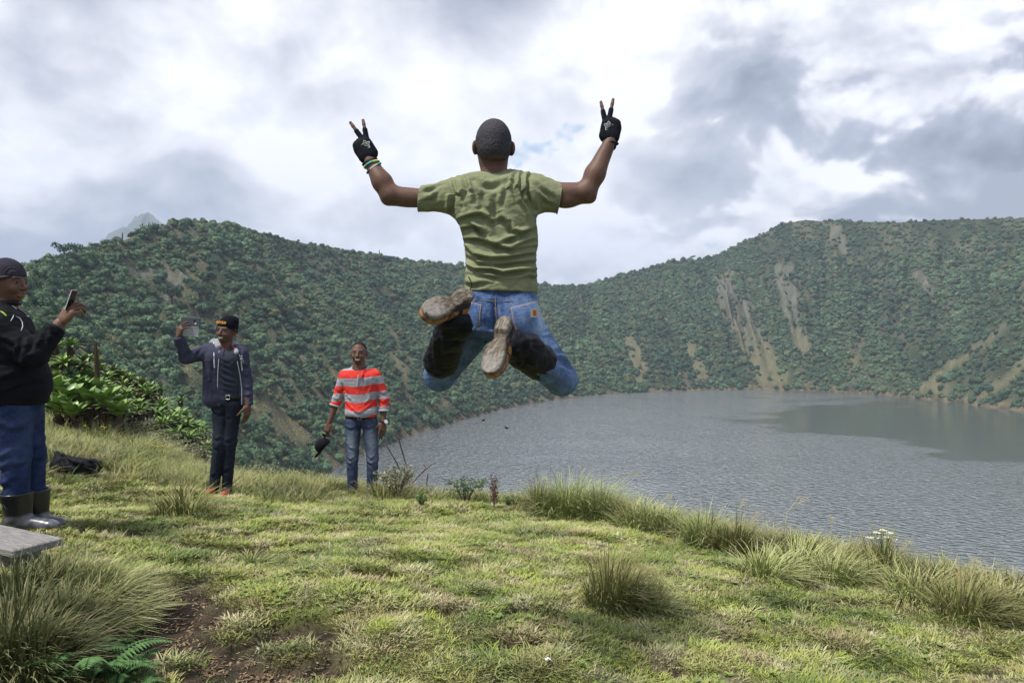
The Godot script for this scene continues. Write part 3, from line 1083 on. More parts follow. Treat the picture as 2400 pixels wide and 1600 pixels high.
func broad_plant(px: float, py: float, depth: float, label: String, n := 20, length := 0.33, kind := 0, spread := 1.05):
	var r := RandomNumberGenerator.new()
	r.seed = int(px * 13 + py)
	var q := place(px, py, depth)
	var o := thing("giant_lobelia", label, "plant", q[0], "broad-leaved rosette plants at the left brink")
	var h: float = q[1]
	var mb := MB.new()
	mb.tube([Vector3(0, -0.05, 0), Vector3(0.01, h * 0.5, 0), Vector3(0, h + 0.02, 0)], [0.035, 0.03, 0.03], 7)
	put("stem", mb.done(true), bark_mat, o)
	var sk := MB.new()
	skirt(sk, Vector3(0, h - 0.02, 0), minf(0.28, h + 0.08), 14, r)
	put("dead_leaves", sk.done(), dead_mat, o)
	rosette(o, Vector3(0, h, 0), n, length, kind, spread, [0, 1, 2, 1, 2], r)

func senecio(px: float, py: float, depth: float, heads: int, width: float, length: float, label: String, tones: Array, joined := true):
	var r := RandomNumberGenerator.new()
	r.seed = int(px * 5 + py * 3)
	var q := place(px, py, depth)
	var h: float = q[1]
	var o := thing("giant_groundsel", label, "plant", q[0], "giant groundsels on the left slope")
	var mb := MB.new()
	var sk := MB.new()
	mb.tube([Vector3(0, -0.2, 0), Vector3(0, h * 0.35, 0)], [0.07, 0.06], 7)
	for k in heads:
		var a := k * 2.4 + r.randf() * 0.5
		var rr := width * 0.5 * sqrt((k + 0.3) / heads)
		var tip := Vector3(cos(a) * rr, h * r.randf_range(0.78, 1.05) - rr * 0.35, sin(a) * rr)
		mb.tube([Vector3(0, h * 0.3, 0), Vector3(tip.x * 0.6, lerpf(h * 0.3, tip.y, 0.45), tip.z * 0.6), tip], [0.05, 0.045, 0.04], 6)
		skirt(sk, tip, length * 1.1, 9, r)
		rosette(o, tip, 24, length * r.randf_range(1.1, 1.45), 2, 1.45, tones, r, joined, Vector3(tip.z, 0, -tip.x) * 0.6)
	put("branches", mb.done(true), bark_mat, o)
	put("dead_leaves", sk.done(), dead_mat, o)

func leafy_shrub(called: String, label: String, base: Vector3, h: float, w: float, n: int, leaf: float, tone: Color, tone2: Color, seed_: int, group := "", airy := 0.0):
	var r := RandomNumberGenerator.new()
	r.seed = seed_
	var o := thing(called, label, "shrub", base, group)
	var st := MB.new()
	var lf := MB.new()
	var stems := 16
	for k in stems:
		var a := r.randf() * TAU
		var rr := sqrt(r.randf()) * w * 0.5
		var tip := Vector3(cos(a) * rr, h * r.randf_range(0.55, 1.0) * (1.0 - 0.35 * rr / (w * 0.5)), sin(a) * rr)
		var mid := tip * 0.5 + Vector3(0, h * 0.12, 0)
		st.tube([Vector3(tip.x * 0.15, -0.03, tip.z * 0.15), mid, tip], [0.006, 0.005, 0.002], 4, Color(0.14, 0.11, 0.08))
		for l in n / stems:
			var t := 1.0 - pow(r.randf(), 1.7 - airy) * 0.8
			var p := (mid * (1.0 - t) * 2.0 if t < 0.5 else mid.lerp(tip, t * 2.0 - 1.0))
			if t < 0.5: p = mid * (t * 2.0)
			p += Vector3(r.randfn(), r.randfn() * 0.7, r.randfn()) * w * 0.045
			var d := Vector3(r.randfn(), r.randfn() + 0.7, r.randfn()).normalized()
			var s := d.cross(Vector3(r.randfn(), r.randfn(), r.randfn())).normalized()
			var L := leaf * r.randf_range(0.6, 1.3)
			var nn := d.cross(s)
			var c := tone.lerp(tone2, pow(r.randf(), 1.5)) * r.randf_range(0.75, 1.25)
			lf.quad(p, p + d * L * 0.5 - s * L * 0.22, p + d * L + nn * L * 0.1, p + d * L * 0.5 + s * L * 0.22, c)
	put("stems", st.done(true), mat(Color.WHITE, 0.9, true), o)
	var m := mat(Color.WHITE, 0.6, true)
	m.backlight_enabled = true; m.backlight = Color(0.05, 0.06, 0.02)
	put("foliage", lf.done(), m, o)

func build_plants():
	leaf_ready()
	# ---- tussocks, left to right
	tussock(430, 1205, 150, 68, 1, "low brownish tussock on the turf before the selfie taker", 260, 0.1)
	tussock(1262, 1195, 80, 70, 1, "left end of the dense reddish tussock clump at the brink", 260, 0.0)
	tussock(1330, 1208, 150, 88, 0, "big dense tussock standing against the lake below the jumper", 520, 0.1)
	tussock(1410, 1208, 120, 74, 0, "right side of the big dense tussock clump at the brink", 380, 0.35)
	tussock(1500, 1238, 120, 60, 2, "loose pale tussock just right of the big brink clump", 240, 0.3)
	tussock(1560, 1252, 110, 66, 0, "loose green tussock second right of the big brink clump", 240, 0.3)
	tussock(1655, 1285, 120, 86, 0, "tall dark green tussock in the middle of the brink row", 380, 0.1)
	tussock(1735, 1300, 130, 84, 1, "tussock with brown tips leaning right in the brink row", 380, 0.4)
	tussock(1820, 1262, 110, 52, 2, "pale plumed tussock behind the brink row against the water", 240, 0.4)
	tussock(1885, 1268, 100, 56, 0, "tussock under the fern frond at the lake edge", 240, 0.4)
	tussock(1795, 1350, 130, 68, 2, "pale bleached tussock before the brink row", 300, 0.4)
	tussock(1880, 1345, 130, 74, 2, "tangled straw-coloured tussock in the middle of the right group", 320, 0.4)
	tussock(1960, 1360, 120, 70, 2, "straw tussock left of the white-flowered one", 280, 0.4)
	tussock(2065, 1350, 110, 92, 1, "upright dark tussock beneath the white flowers", 360, 0.1)
	tussock(2160, 1400, 150, 66, 2, "sprawling pale tussock right of the white flowers", 280, 0.4)
	tussock(2265, 1440, 150, 88, 1, "brown-tipped tussock near the right edge of the turf", 360, 0.4)
	tussock(2370, 1440, 120, 62, 2, "tussock cut by the right edge of the picture", 240, 0.4)
	tussock(1435, 1418, 130, 118, 1, "lone shaggy tussock on the open turf", 480, 0.35)
	tussock(1525, 1425, 100, 62, 0, "small green tussock beside the lone shaggy one", 220, 0.4)
	tussock(900, 1168, 120, 44, 1, "low rusty tussock at the feet of the striped shirt wearer", 220, 0.1)
	tussock(250, 1040, 150, 46, 2, "soft pale tussock behind the black bag", 260, 0.3)
	tussock(150, 1020, 150, 50, 2, "soft yellow tussock behind the bag near the broad leaves", 260, 0.3)
	tussock(330, 1060, 140, 40, 0, "green tussock between the bag and the selfie taker", 220, 0.3)
	tussock(590, 1320, 90, 30, 0, "small dark green tuft on the worn turf", 120, 0.2)
	# ---- the overgrown bank at the lower left
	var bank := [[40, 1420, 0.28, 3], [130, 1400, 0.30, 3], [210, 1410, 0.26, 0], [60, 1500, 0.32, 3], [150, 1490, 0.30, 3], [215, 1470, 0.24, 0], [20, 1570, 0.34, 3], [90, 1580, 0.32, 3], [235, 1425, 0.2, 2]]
	for i in bank.size():
		var b: Array = bank[i]
		var g := ground_hit(b[0], b[1])
		tussock(b[0], b[1], 160, b[2] * 0.70 * F / to_px(g).z, b[3], ["long dry grass hanging under the plank end", "arching straw grass just right of the plank", "bleached arching grass nearest the bare soil", "dark tangled grass at the left picture edge", "long pale grass in the middle of the bank", "greener grass beside the bare soil hollow", "grass in the lower left picture corner", "dark grass with painted shade behind the green fern", "wisps of pale grass reaching over the soil hollow"][i], 520, 0.35)
	for f in [[170, 1530, 0.28, "bright green fern low in the left bank"], [225, 1560, 0.30, "blue-green ferny plant at the bottom left"], [285, 1560, 0.22, "ferny plant nearest the bare soil at the bottom"], [270, 1490, 0.14, "small green fern tuft between the pale grasses"], [325, 1585, 0.13, "low dark green herb at the bottom beside the soil"]]:
		fern(ground_hit(f[0], f[1] + 30), f[2], f[3])
	# ---- broad-leaved plants at the left brink
	var broad := [[128, 905, 9.9, "broad-leaved rosette half hidden by the dark jacket"], [160, 925, 9.7, "upright paddle-leaved rosette right of the dark jacket"], [183, 903, 10.3, "pale green rosette behind the front broad-leaved row"], [205, 930, 9.7, "middle rosette of the front broad-leaved row"], [222, 905, 10.4, "broad rosette below the brown flower pole"], [243, 932, 9.6, "large rosette with drooping lower leaves in the front row"], [277, 958, 9.5, "low rosette at the right end of the front row"], [136, 950, 9.4, "lowest rosette beside the dark jacket"], [170, 960, 9.3, "low spreading rosette above the yellow flowers"]]
	for b in broad: broad_plant(b[0], b[1] + 14, b[2], b[3])
	# many smaller rosettes fill the slope between the front row and the skyline
	var rr := RandomNumberGenerator.new()
	rr.seed = 515
	var sky_x := [90.0, 190.0, 250.0, 330.0, 390.0, 430.0, 490.0, 540.0]
	var sky_y := [835.0, 838.0, 868.0, 892.0, 932.0, 968.0, 1025.0, 1065.0]
	var low_y := [945.0, 950.0, 955.0, 985.0, 1010.0, 1030.0, 1060.0, 1085.0]
	var count := 0
	for i in 96:
		var px := rr.randf_range(95.0, 535.0)
		var k := 0
		while k < 6 and sky_x[k + 1] < px: k += 1
		var f: float = (px - sky_x[k]) / (sky_x[k + 1] - sky_x[k])
		var y0: float = lerpf(sky_y[k], sky_y[k + 1], f)
		var y1: float = lerpf(low_y[k], low_y[k + 1], f)
		var t := rr.randf()
		var depth := lerpf(13.6, 9.9, t) if px < 330.0 else lerpf(13.0, 10.2, t)
		var q := place(px, lerpf(y0, y1, t), depth)
		if q[1] < 0.06: q[1] = 0.06
		var zone: String = "behind the broad-leaved row" if px < 290.0 else ("on the slope midway to the selfie taker" if px < 400.0 else "on the slope beside the selfie taker")
		var o := thing("leafy_rosette", "small leafy green rosette " + zone, "plant", q[0], "small rosettes " + zone)
		var mb := MB.new()
		mb.tube([Vector3(0, -0.05, 0), Vector3(0, q[1], 0)], [0.025, 0.022], 6)
		put("stem", mb.done(true), bark_mat, o)
		var sk := MB.new()
		skirt(sk, Vector3(0, q[1], 0), minf(0.30, q[1] + 0.08), 12, rr)
		put("dead_leaves", sk.done(), dead_mat, o)
		rosette(o, Vector3(0, q[1], 0), 17, rr.randf_range(0.17, 0.26), [0, 1, 2, 2][rr.randi() % 4], 1.35, [0, 1, 2, 5, 1], rr, t < 0.45)
		count += 1
	# low dark undergrowth closes the gaps
	for i in 15:
		var px := 90.0 + i * 31.0
		var k := 0
		while k < 6 and sky_x[k + 1] < px: k += 1
		var f: float = clampf((px - sky_x[k]) / (sky_x[k + 1] - sky_x[k]), 0, 1)
		var p := at(px, lerpf(sky_y[k], sky_y[k + 1], f) + 34.0, 13.4)
		var gy := ground_y(p.x, p.z)
		leafy_shrub("undergrowth_bush", "tall leafy bush on the skyline of the left slope behind the rosettes", Vector3(p.x, gy, p.z), maxf(p.y - gy, 0.25), 0.95, 1500, 0.07, Color(0.075, 0.12, 0.045), Color(0.17, 0.23, 0.09), 800 + i, "tall bushes behind the rosettes")
	for i in 14:
		var px := 100.0 + i * 31.0
		var p := at(px, 960.0 + maxf(0.0, (px - 280.0) * 0.42), 11.2)
		var gy := ground_y(p.x, p.z)
		leafy_shrub("undergrowth_bush", "low dark leafy bush filling the gaps under the rosettes", Vector3(p.x, gy, p.z), maxf(p.y - gy, 0.25), 0.85, 1200, 0.05, Color(0.055, 0.09, 0.035), Color(0.11, 0.16, 0.06), 700 + i, "undergrowth between the rosettes")
	# ---- giant groundsels
	senecio(155, 815, 12.6, 9, 0.85, 0.22, "tall groundsel with spiky pale crown beside the raised hands", [2, 5, 3, 1])
	senecio(255, 858, 13.2, 7, 0.7, 0.17, "branching groundsel with dark skirts right of the flower pole", [1, 2, 5, 3])
	senecio(290, 872, 13.6, 6, 0.55, 0.16, "groundsel on the slope skyline midway to the selfie taker", [1, 2, 5])
	senecio(347, 893, 13.4, 8, 0.5, 0.14, "twisted groundsel with bare branches showing", [5, 2, 3])
	senecio(392, 935, 13.2, 7, 0.5, 0.14, "low groundsel stepping down the slope skyline", [1, 2, 5])
	senecio(425, 965, 13.0, 6, 0.45, 0.13, "lowest groundsel close to the selfie taker", [1, 2, 5])
	senecio(200, 872, 12.4, 6, 0.6, 0.17, "leafy groundsel behind the spiky green ball", [1, 5, 3])
	# the spiky ball
	var q0 := place(163, 876, 11.4)
	var ball := thing("spiky_lobelia", "dark green spiky ball of narrow leaves above the broad rosettes", "plant", q0[0])
	var rb := RandomNumberGenerator.new()
	rb.seed = 4
	var bm := MB.new()
	for i in 150:
		var d := Vector3(rb.randfn(), rb.randfn() * 0.9 + 0.2, rb.randfn()).normalized()
		var s := d.cross(Vector3(rb.randfn(), rb.randfn(), rb.randfn())).normalized() * 0.008
		var e := d * rb.randf_range(0.13, 0.17)
		bm.tri(-s + d * 0.02, s + d * 0.02, e, Color(0.05, 0.09, 0.045) * rb.randf_range(0.7, 1.5))
	put("leaf_ball", bm.done(), mat(Color.WHITE, 0.5, true), ball, Transform3D(Basis.IDENTITY, Vector3(0, q0[1], 0)))
	var bs := MB.new()
	bs.tube([Vector3(0, -0.05, 0), Vector3(0, q0[1], 0)], [0.03, 0.025], 6)
	put("stem", bs.done(true), bark_mat, ball)
	# the brown flower pole
	var top := at(223, 803, 11.2)
	var bot := Vector3(top.x + 0.02, ground_y(top.x, top.z), top.z)
	var pole := thing("lobelia_pole", "tall brown dried flower pole above the broad leaves on the left", "plant", bot, "lobelia poles on the ridge")
	var hp := top.y - bot.y
	var pm := MB.new()
	pm.tube([Vector3(0, 0, 0), Vector3(0, hp * 0.55, 0)], [0.022, 0.02], 7, Color(0.20, 0.16, 0.10))
	put("stem", pm.done(true), mat(Color.WHITE, 0.9, true), pole)
	var pf := MB.new()
	pf.tube([Vector3(0, hp * 0.55, 0), Vector3(0.0, hp * 0.6, 0), Vector3(-0.01, hp * 0.85, 0), Vector3(-0.02, hp, 0)], [0.02, 0.036, 0.032, 0.012], 8, Color(0.055, 0.04, 0.03))
	for i in 160:
		var y := rb.randf_range(0.58, 0.97) * hp
		var a := rb.randf() * TAU
		var p := Vector3(cos(a) * 0.033, y, sin(a) * 0.033)
		pf.tri(p + Vector3(0, 0.012, 0), p - Vector3(0, 0.012, 0), p * Vector3(1.4, 1, 1.4) + Vector3(0, 0.015, 0), Color(0.08, 0.055, 0.035))
	put("flower_spike", pf.done(), mat(Color.WHITE, 0.95, true), pole)
	# ---- grey-green scrub down the slope
	var gg := Color(0.13, 0.155, 0.085)
	var gp := Color(0.30, 0.31, 0.22)
	var scrub := [[318, 1000, 10.2, 0.4, 0.6, "silvery scrub in front of the low groundsels"], [360, 1030, 10.0, 0.35, 0.6, "grey-green scrub where the turf ends on the left"], [400, 1045, 9.9, 0.34, 0.6, "silvery scrub beside the yellow flowers"], [445, 1060, 9.8, 0.34, 0.55, "scrub just left of the selfie taker's knee"], [300, 960, 11.0, 0.4, 0.6, "leafy scrub among the rosettes"], [560, 1085, 9.6, 0.3, 0.5, "scrub behind the selfie taker's legs"], [610, 1095, 9.4, 0.25, 0.5, "low scrub right of the selfie taker's shoes"], [670, 1105, 9.6, 0.34, 0.6, "white-tipped scrub left of the held cap"], [715, 1120, 9.3, 0.28, 0.5, "scrub under the held cap"], [500, 1070, 9.9, 0.3, 0.5, "scrub behind the selfie taker's knees"], [200, 890, 11.8, 0.4, 0.6, "pale scrub behind the broad leaves"], [275, 930, 11.9, 0.4, 0.6, "pale scrub between the rosettes on the slope"], [385, 1000, 11.0, 0.4, 0.6, "grey scrub on the slope below the groundsels"], [475, 1025, 11.2, 0.4, 0.6, "grey scrub left of the selfie taker's thigh"]]
	for i in scrub.size():
		var s: Array = scrub[i]
		var p := at(s[0], s[1] + 20, s[2])
		var gy := ground_y(p.x, p.z)
		var top_y := at(s[0], s[1] - s[3] * 0.5 * F / s[2], s[2]).y
		leafy_shrub("silver_scrub", s[5], Vector3(p.x, gy, p.z), maxf(top_y - gy, 0.3), s[4] * 1.1, 1100, 0.035, gg, gp, 60 + i, "silvery scrub at the brink")
	var bg := ground_hit(920, 1172)
	leafy_shrub("silver_scrub", "pale-leaved scrub at the brink right of the striped shirt wearer", bg + Vector3(0, 0, -0.25), 0.40, 0.5, 900, 0.035, Color(0.15, 0.17, 0.09), Color(0.36, 0.36, 0.26), 81, "silvery scrub at the brink")
	bg = ground_hit(1085, 1180)
	leafy_shrub("silver_scrub", "small blue-green shrub at the brink below the jumper", bg + Vector3(0, 0, -0.3), 0.26, 0.5, 700, 0.035, Color(0.09, 0.14, 0.075), Color(0.20, 0.25, 0.17), 82, "silvery scrub at the brink")
	for i in 3:
		bg = ground_hit([1190, 1212, 985][i], 1188)
		leafy_shrub("brink_herb", ["first of two leafy herbs left of the big tussock clump", "second leafy herb touching the big tussock clump", "thin herb between the dry twigs and the blue-green shrub"][i], bg + Vector3(0, 0, -0.1), 0.12, 0.14, 160, 0.03, Color(0.08, 0.15, 0.04), Color(0.13, 0.22, 0.06), 90 + i, "leafy herbs at the brink")
	twigs()
	flowers()

func fern(g: Vector3, size: float, label: String):
	var r := RandomNumberGenerator.new()
	r.seed = int(size * 1000) + int(g.x * 100)
	var o := thing("fern", label, "fern", g, "ferns in the left bank")
	var m := mat(Color.WHITE, 0.6, true)
	m.backlight_enabled = true; m.backlight = Color(0.03, 0.07, 0.02)
	for k in 11:
		var a := TAU * k / 11.0 + r.randf_range(-0.2, 0.2)
		var d := Vector3(cos(a), 0, sin(a))
		var side := Vector3(-sin(a), 0, cos(a))
		var mb := MB.new()
		var L := size * r.randf_range(0.75, 1.15)
		var up := r.randf_range(0.55, 0.95)
		for i in 20:
			var t := (i + 1) / 20.0
			var p := d * L * t * 0.8 + Vector3(0, L * (up * t * 1.3 - 0.7 * t * t), 0)
			var w := L * 0.30 * (1.0 - t * 0.85) * minf(1.0, t * 4.0)
			for s in [-1.0, 1.0]:
				var tip: Vector3 = p + side * s * w + d * w * 0.35 + Vector3(0, -w * 0.25, 0)
				var b := d * L * 0.024
				mb.quad(p - b, p + side * s * w * 0.5 - b * 1.1, tip, p + b + side * s * w * 0.3, Color(0.065, 0.135, 0.045) * r.randf_range(0.7, 1.4))
		put("frond", mb.done(), m, o)

func twigs():
	var g := ground_hit(955, 1160) + Vector3(0, 0, -0.15)
	var d := to_px(g).z
	var o := thing("dry_twig_bush", "leafless arching dry twigs standing at the brink", "twigs", g)
	var m := mat(Color.WHITE, 0.9, true)
	var runs := [[[962, 1150], [952, 1090], [943, 1060], [935, 1030], [915, 1005], [900, 992]], [[962, 1150], [968, 1130], [985, 1110], [1003, 1095], [1020, 1083]], [[960, 1145], [945, 1120], [930, 1085], [915, 1060], [906, 1044]], [[985, 1110], [997, 1095], [992, 1087]], [[998, 1160], [1000, 1130], [1003, 1110]], [[948, 1150], [950, 1120], [947, 1095]]]
	for run in runs:
		var pts := []
		var rad := []
		for i in run.size():
			pts.append(at(run[i][0], run[i][1], d + 0.1 * sin(i * 1.3)) - g)
			rad.append(lerpf(0.011, 0.004, float(i) / run.size()))
		var mb := MB.new()
		mb.tube(pts, rad, 6, Color(0.17, 0.13, 0.10))
		put("twig", mb.done(true), m, o)
	# reddish seed stalk
	g = ground_hit(1158, 1192)
	o = thing("seed_stalk", "brown dried seed stalk against the lake below the jumper", "plant", g)
	var r := RandomNumberGenerator.new()
	r.seed = 77
	var st := MB.new()
	var sd := MB.new()
	for k in 5:
		var lean := Vector3(r.randf_range(-0.05, 0.05), 0, r.randf_range(-0.05, 0.05))
		var h := r.randf_range(0.2, 0.36)
		st.tube([Vector3.ZERO, lean * 0.5 + Vector3(0, h * 0.5, 0), lean + Vector3(0, h, 0)], [0.004, 0.003, 0.002], 4, Color(0.10, 0.06, 0.05))
		for i in 60:
			var p := lean * r.randf_range(0.3, 1.0) + Vector3(r.randfn() * 0.018, h * r.randf_range(0.3, 1.0), r.randfn() * 0.018)
			var q := Vector3(r.randfn(), r.randfn(), r.randfn()).normalized() * 0.012
			var w := q.cross(Vector3(0.3, 0.5, 0.8)).normalized() * 0.006
			sd.quad(p - q, p - w, p + q, p + w, Color(0.11, 0.07, 0.06) * r.randf_range(0.6, 1.5))
	put("stalks", st.done(true), m, o)
	put("seed_heads", sd.done(), m, o)
	# plumes of grass bent over the water
	for p in [[1440, 1190, 1500, 1108], [1560, 1230, 1568, 1160], [1735, 1240, 1738, 1172], [1830, 1240, 1895, 1165], [1950, 1275, 1945, 1210], [2275, 1390, 2285, 1312], [2120, 1330, 2130, 1270]]:
		var b := ground_hit(p[0], p[1] + 14)
		var dd := to_px(b).z
		o = thing("grass_plume", "thin pale grass plume bending over the lake edge", "grass", b, "grass plumes along the brink")
		var tip := at(p[2], p[3], dd) - b
		var mb := MB.new()
		var mid := Vector3(tip.x * 0.25, tip.y * 0.75, tip.z * 0.3)
		mb.tube([Vector3.ZERO, mid, Vector3(tip.x * 0.7, tip.y * 1.02, tip.z * 0.7), tip], [0.0035, 0.003, 0.0025, 0.002], 4, Color(0.40, 0.38, 0.22))
		put("stalk", mb.done(true), m, o)
		var pl := MB.new()
		for i in 40:
			var t := r.randf_range(0.35, 1.0)
			var q := mid.lerp(tip, t) + Vector3(0, 0.03 * sin(PI * t), 0)
			var e := Vector3(r.randfn() * 0.012 + 0.01, r.randfn() * 0.008 - 0.008, r.randfn() * 0.01)
			pl.tri(q, q + e + Vector3(0, 0.004, 0), q + e * 1.6, Color(0.52, 0.50, 0.36))
		put("plume", pl.done(), m, o)

func flowers():
	var r := RandomNumberGenerator.new()
	r.seed = 31
	var green := mat(Color(0.07, 0.13, 0.04), 0.7)
	# white umbels over the dark tussock on the right
	var g := ground_hit(2065, 1352)
	var d := to_px(g).z
	for u in [[2040, 1262], [2056, 1250], [2072, 1244], [2088, 1250], [2062, 1262], [2096, 1266], [2080, 1260]]:
		var top := at(u[0], u[1], d)
		var o := thing("white_umbel", "flat cream-white flower head over the dark right tussock", "flower", g + Vector3(r.randfn() * 0.03, 0, 0), "white flower heads over the right tussock")
		var t: Vector3 = top - o.position
		var mb := MB.new()
		mb.tube([Vector3.ZERO, Vector3(t.x * 0.4, t.y * 0.6, t.z * 0.4), t], [0.003, 0.0025, 0.002], 4)
		put("stalk", mb.done(true), green, o)
		var fl := MB.new()
		for i in 30:
			var a := r.randf() * TAU
			var q := t + Vector3(cos(a), 0, sin(a)) * sqrt(r.randf()) * 0.026 + Vector3(0, r.randf() * 0.008, 0)
			var w := Vector3(0.004, 0, 0)
			fl.quad(q - w * 1.6, q + Vector3(0, 0.004, 0.006), q + w * 1.6, q + Vector3(0, 0.004, -0.006), Color(0.72, 0.72, 0.5))
		put("flower_head", fl.done(), mat(Color.WHITE, 0.7, true), o)
	# yellow daisies by the broad leaves
	for u in [[198, 998], [204, 1003], [238, 1000], [246, 1002], [242, 1006], [358, 1044], [368, 1046], [379, 1045], [389, 1057], [579, 1106]]:
		var dd := 9.0
		var top := at(u[0], u[1], dd)
		var b := Vector3(top.x, ground_y(top.x, top.z), top.z)
		if top.y - b.y < 0.1: top.y = b.y + 0.14
		var o := thing("yellow_flower", "small yellow daisy at the grassy edge on the left", "flower", b, "yellow daisies at the left edge of the turf")
		var t := top - b
		var mb := MB.new()
		mb.tube([Vector3.ZERO, t], [0.003, 0.002], 4)
		put("stalk", mb.done(true), green, o)
		var fl := MB.new()
		for i in 10:
			var a := TAU * i / 10.0
			var dv := Vector3(cos(a), 0.3, sin(a)) * 0.02
			var sv := Vector3(-sin(a), 0, cos(a)) * 0.006
			fl.quad(t, t + dv * 0.6 - sv, t + dv, t + dv * 0.6 + sv, Color(0.62, 0.45, 0.02))
		put("petals", fl.done(), mat(Color.WHITE, 0.6, true), o)

# ---------------------------------------------------------------- smooth bodies: tapered bones joined and meshed as surface nets
class P:
	var kind := 0     # 0 tapered bone, 1 ellipsoid, 2 rounded box, 3 half space
	var op := 0       # 0 add, 1 cut away, 2 keep only what lies inside
	var k := 0.02
	var a := Vector3.ZERO
	var ab := Vector3.ZERO
	var il := 0.0
	var ra := 0.0
	var rb := 0.0
	var inv := Transform3D.IDENTITY
	var r := Vector3.ONE
	var fl := 1.0     # flattening along fn
	var fn := Vector3.ZERO
	func d(p: Vector3) -> float:
		if kind == 0:
			var q := p - a
			if fl != 1.0:
				q += fn * (fn.dot(q) * (fl - 1.0))
			var t := clampf(q.dot(ab) * il, 0.0, 1.0)
			return (q - ab * t).length() - (ra + (rb - ra) * t)
		if kind == 1:
			var q := inv * p
			var k0 := (q / r).length()
			var k1 := (q / (r * r)).length()
			if k1 < 1e-6: return -minf(r.x, minf(r.y, r.z))
			return k0 * (k0 - 1.0) / k1
		if kind == 2:
			var q := (inv * p).abs() - r
			return Vector3(maxf(q.x, 0), maxf(q.y, 0), maxf(q.z, 0)).length() + minf(maxf(q.x, maxf(q.y, q.z)), 0.0) - ra
		return (p - a).dot(ab)
	func box() -> AABB:
		if kind == 0:
			var m := maxf(ra, rb)
			return AABB(a, Vector3.ZERO).expand(a + ab).grow(m)
		if kind == 1:
			var m := maxf(r.x, maxf(r.y, r.z))
			return AABB(inv.affine_inverse().origin, Vector3.ZERO).grow(m)
		if kind == 2:
			return AABB(inv.affine_inverse().origin, Vector3.ZERO).grow(r.length() + ra)
		return AABB()

static func cap(a: Vector3, b: Vector3, ra: float, rb: float, k := 0.02, fl := 1.0, fn := Vector3(0, 0, 1)) -> P:
	var p := P.new()
	p.a = a; p.ab = b - a
	p.fl = fl; p.fn = fn.normalized()
	if fl != 1.0: p.ab += p.fn * (p.fn.dot(p.ab) * (fl - 1.0))
	p.il = 1.0 / maxf(p.ab.length_squared(), 1e-9)
	p.ra = ra; p.rb = rb; p.k = k
	return p

static func ell(c: Vector3, r: Vector3, b := Basis.IDENTITY, k := 0.02) -> P:
	var p := P.new()
	p.kind = 1; p.r = r; p.k = k
	p.inv = Transform3D(b, c).affine_inverse()
	return p

static func box(c: Vector3, half: Vector3, rounding: float, b := Basis.IDENTITY, k := 0.02) -> P:
	var p := P.new()
	p.kind = 2; p.r = half - Vector3.ONE * rounding; p.ra = rounding; p.k = k
	p.inv = Transform3D(b, c).affine_inverse()
	return p

static func half(c: Vector3, n: Vector3, k := 0.004) -> P:
	var p := P.new()
	p.kind = 3; p.op = 2; p.a = c; p.ab = n.normalized(); p.k = k
	return p

static func sub(p: P) -> P:
	p.op = 1
	return p

static func keep(p: P) -> P:
	p.op = 2
	return p

static func field(ps: Array, p: Vector3) -> float:
	var d := 1e6
	for q: P in ps:
		var e := q.d(p)
		var k := q.k
		if q.op == 0:
			if e < d + k:
				var h := maxf(k - absf(d - e), 0.0) / k
				d = minf(d, e) - h * h * k * 0.25
		else:
			if q.op == 1: e = -e
			if e > d - k:
				var h := maxf(k - absf(d - e), 0.0) / k
				d = maxf(d, e) + h * h * k * 0.25
	return d

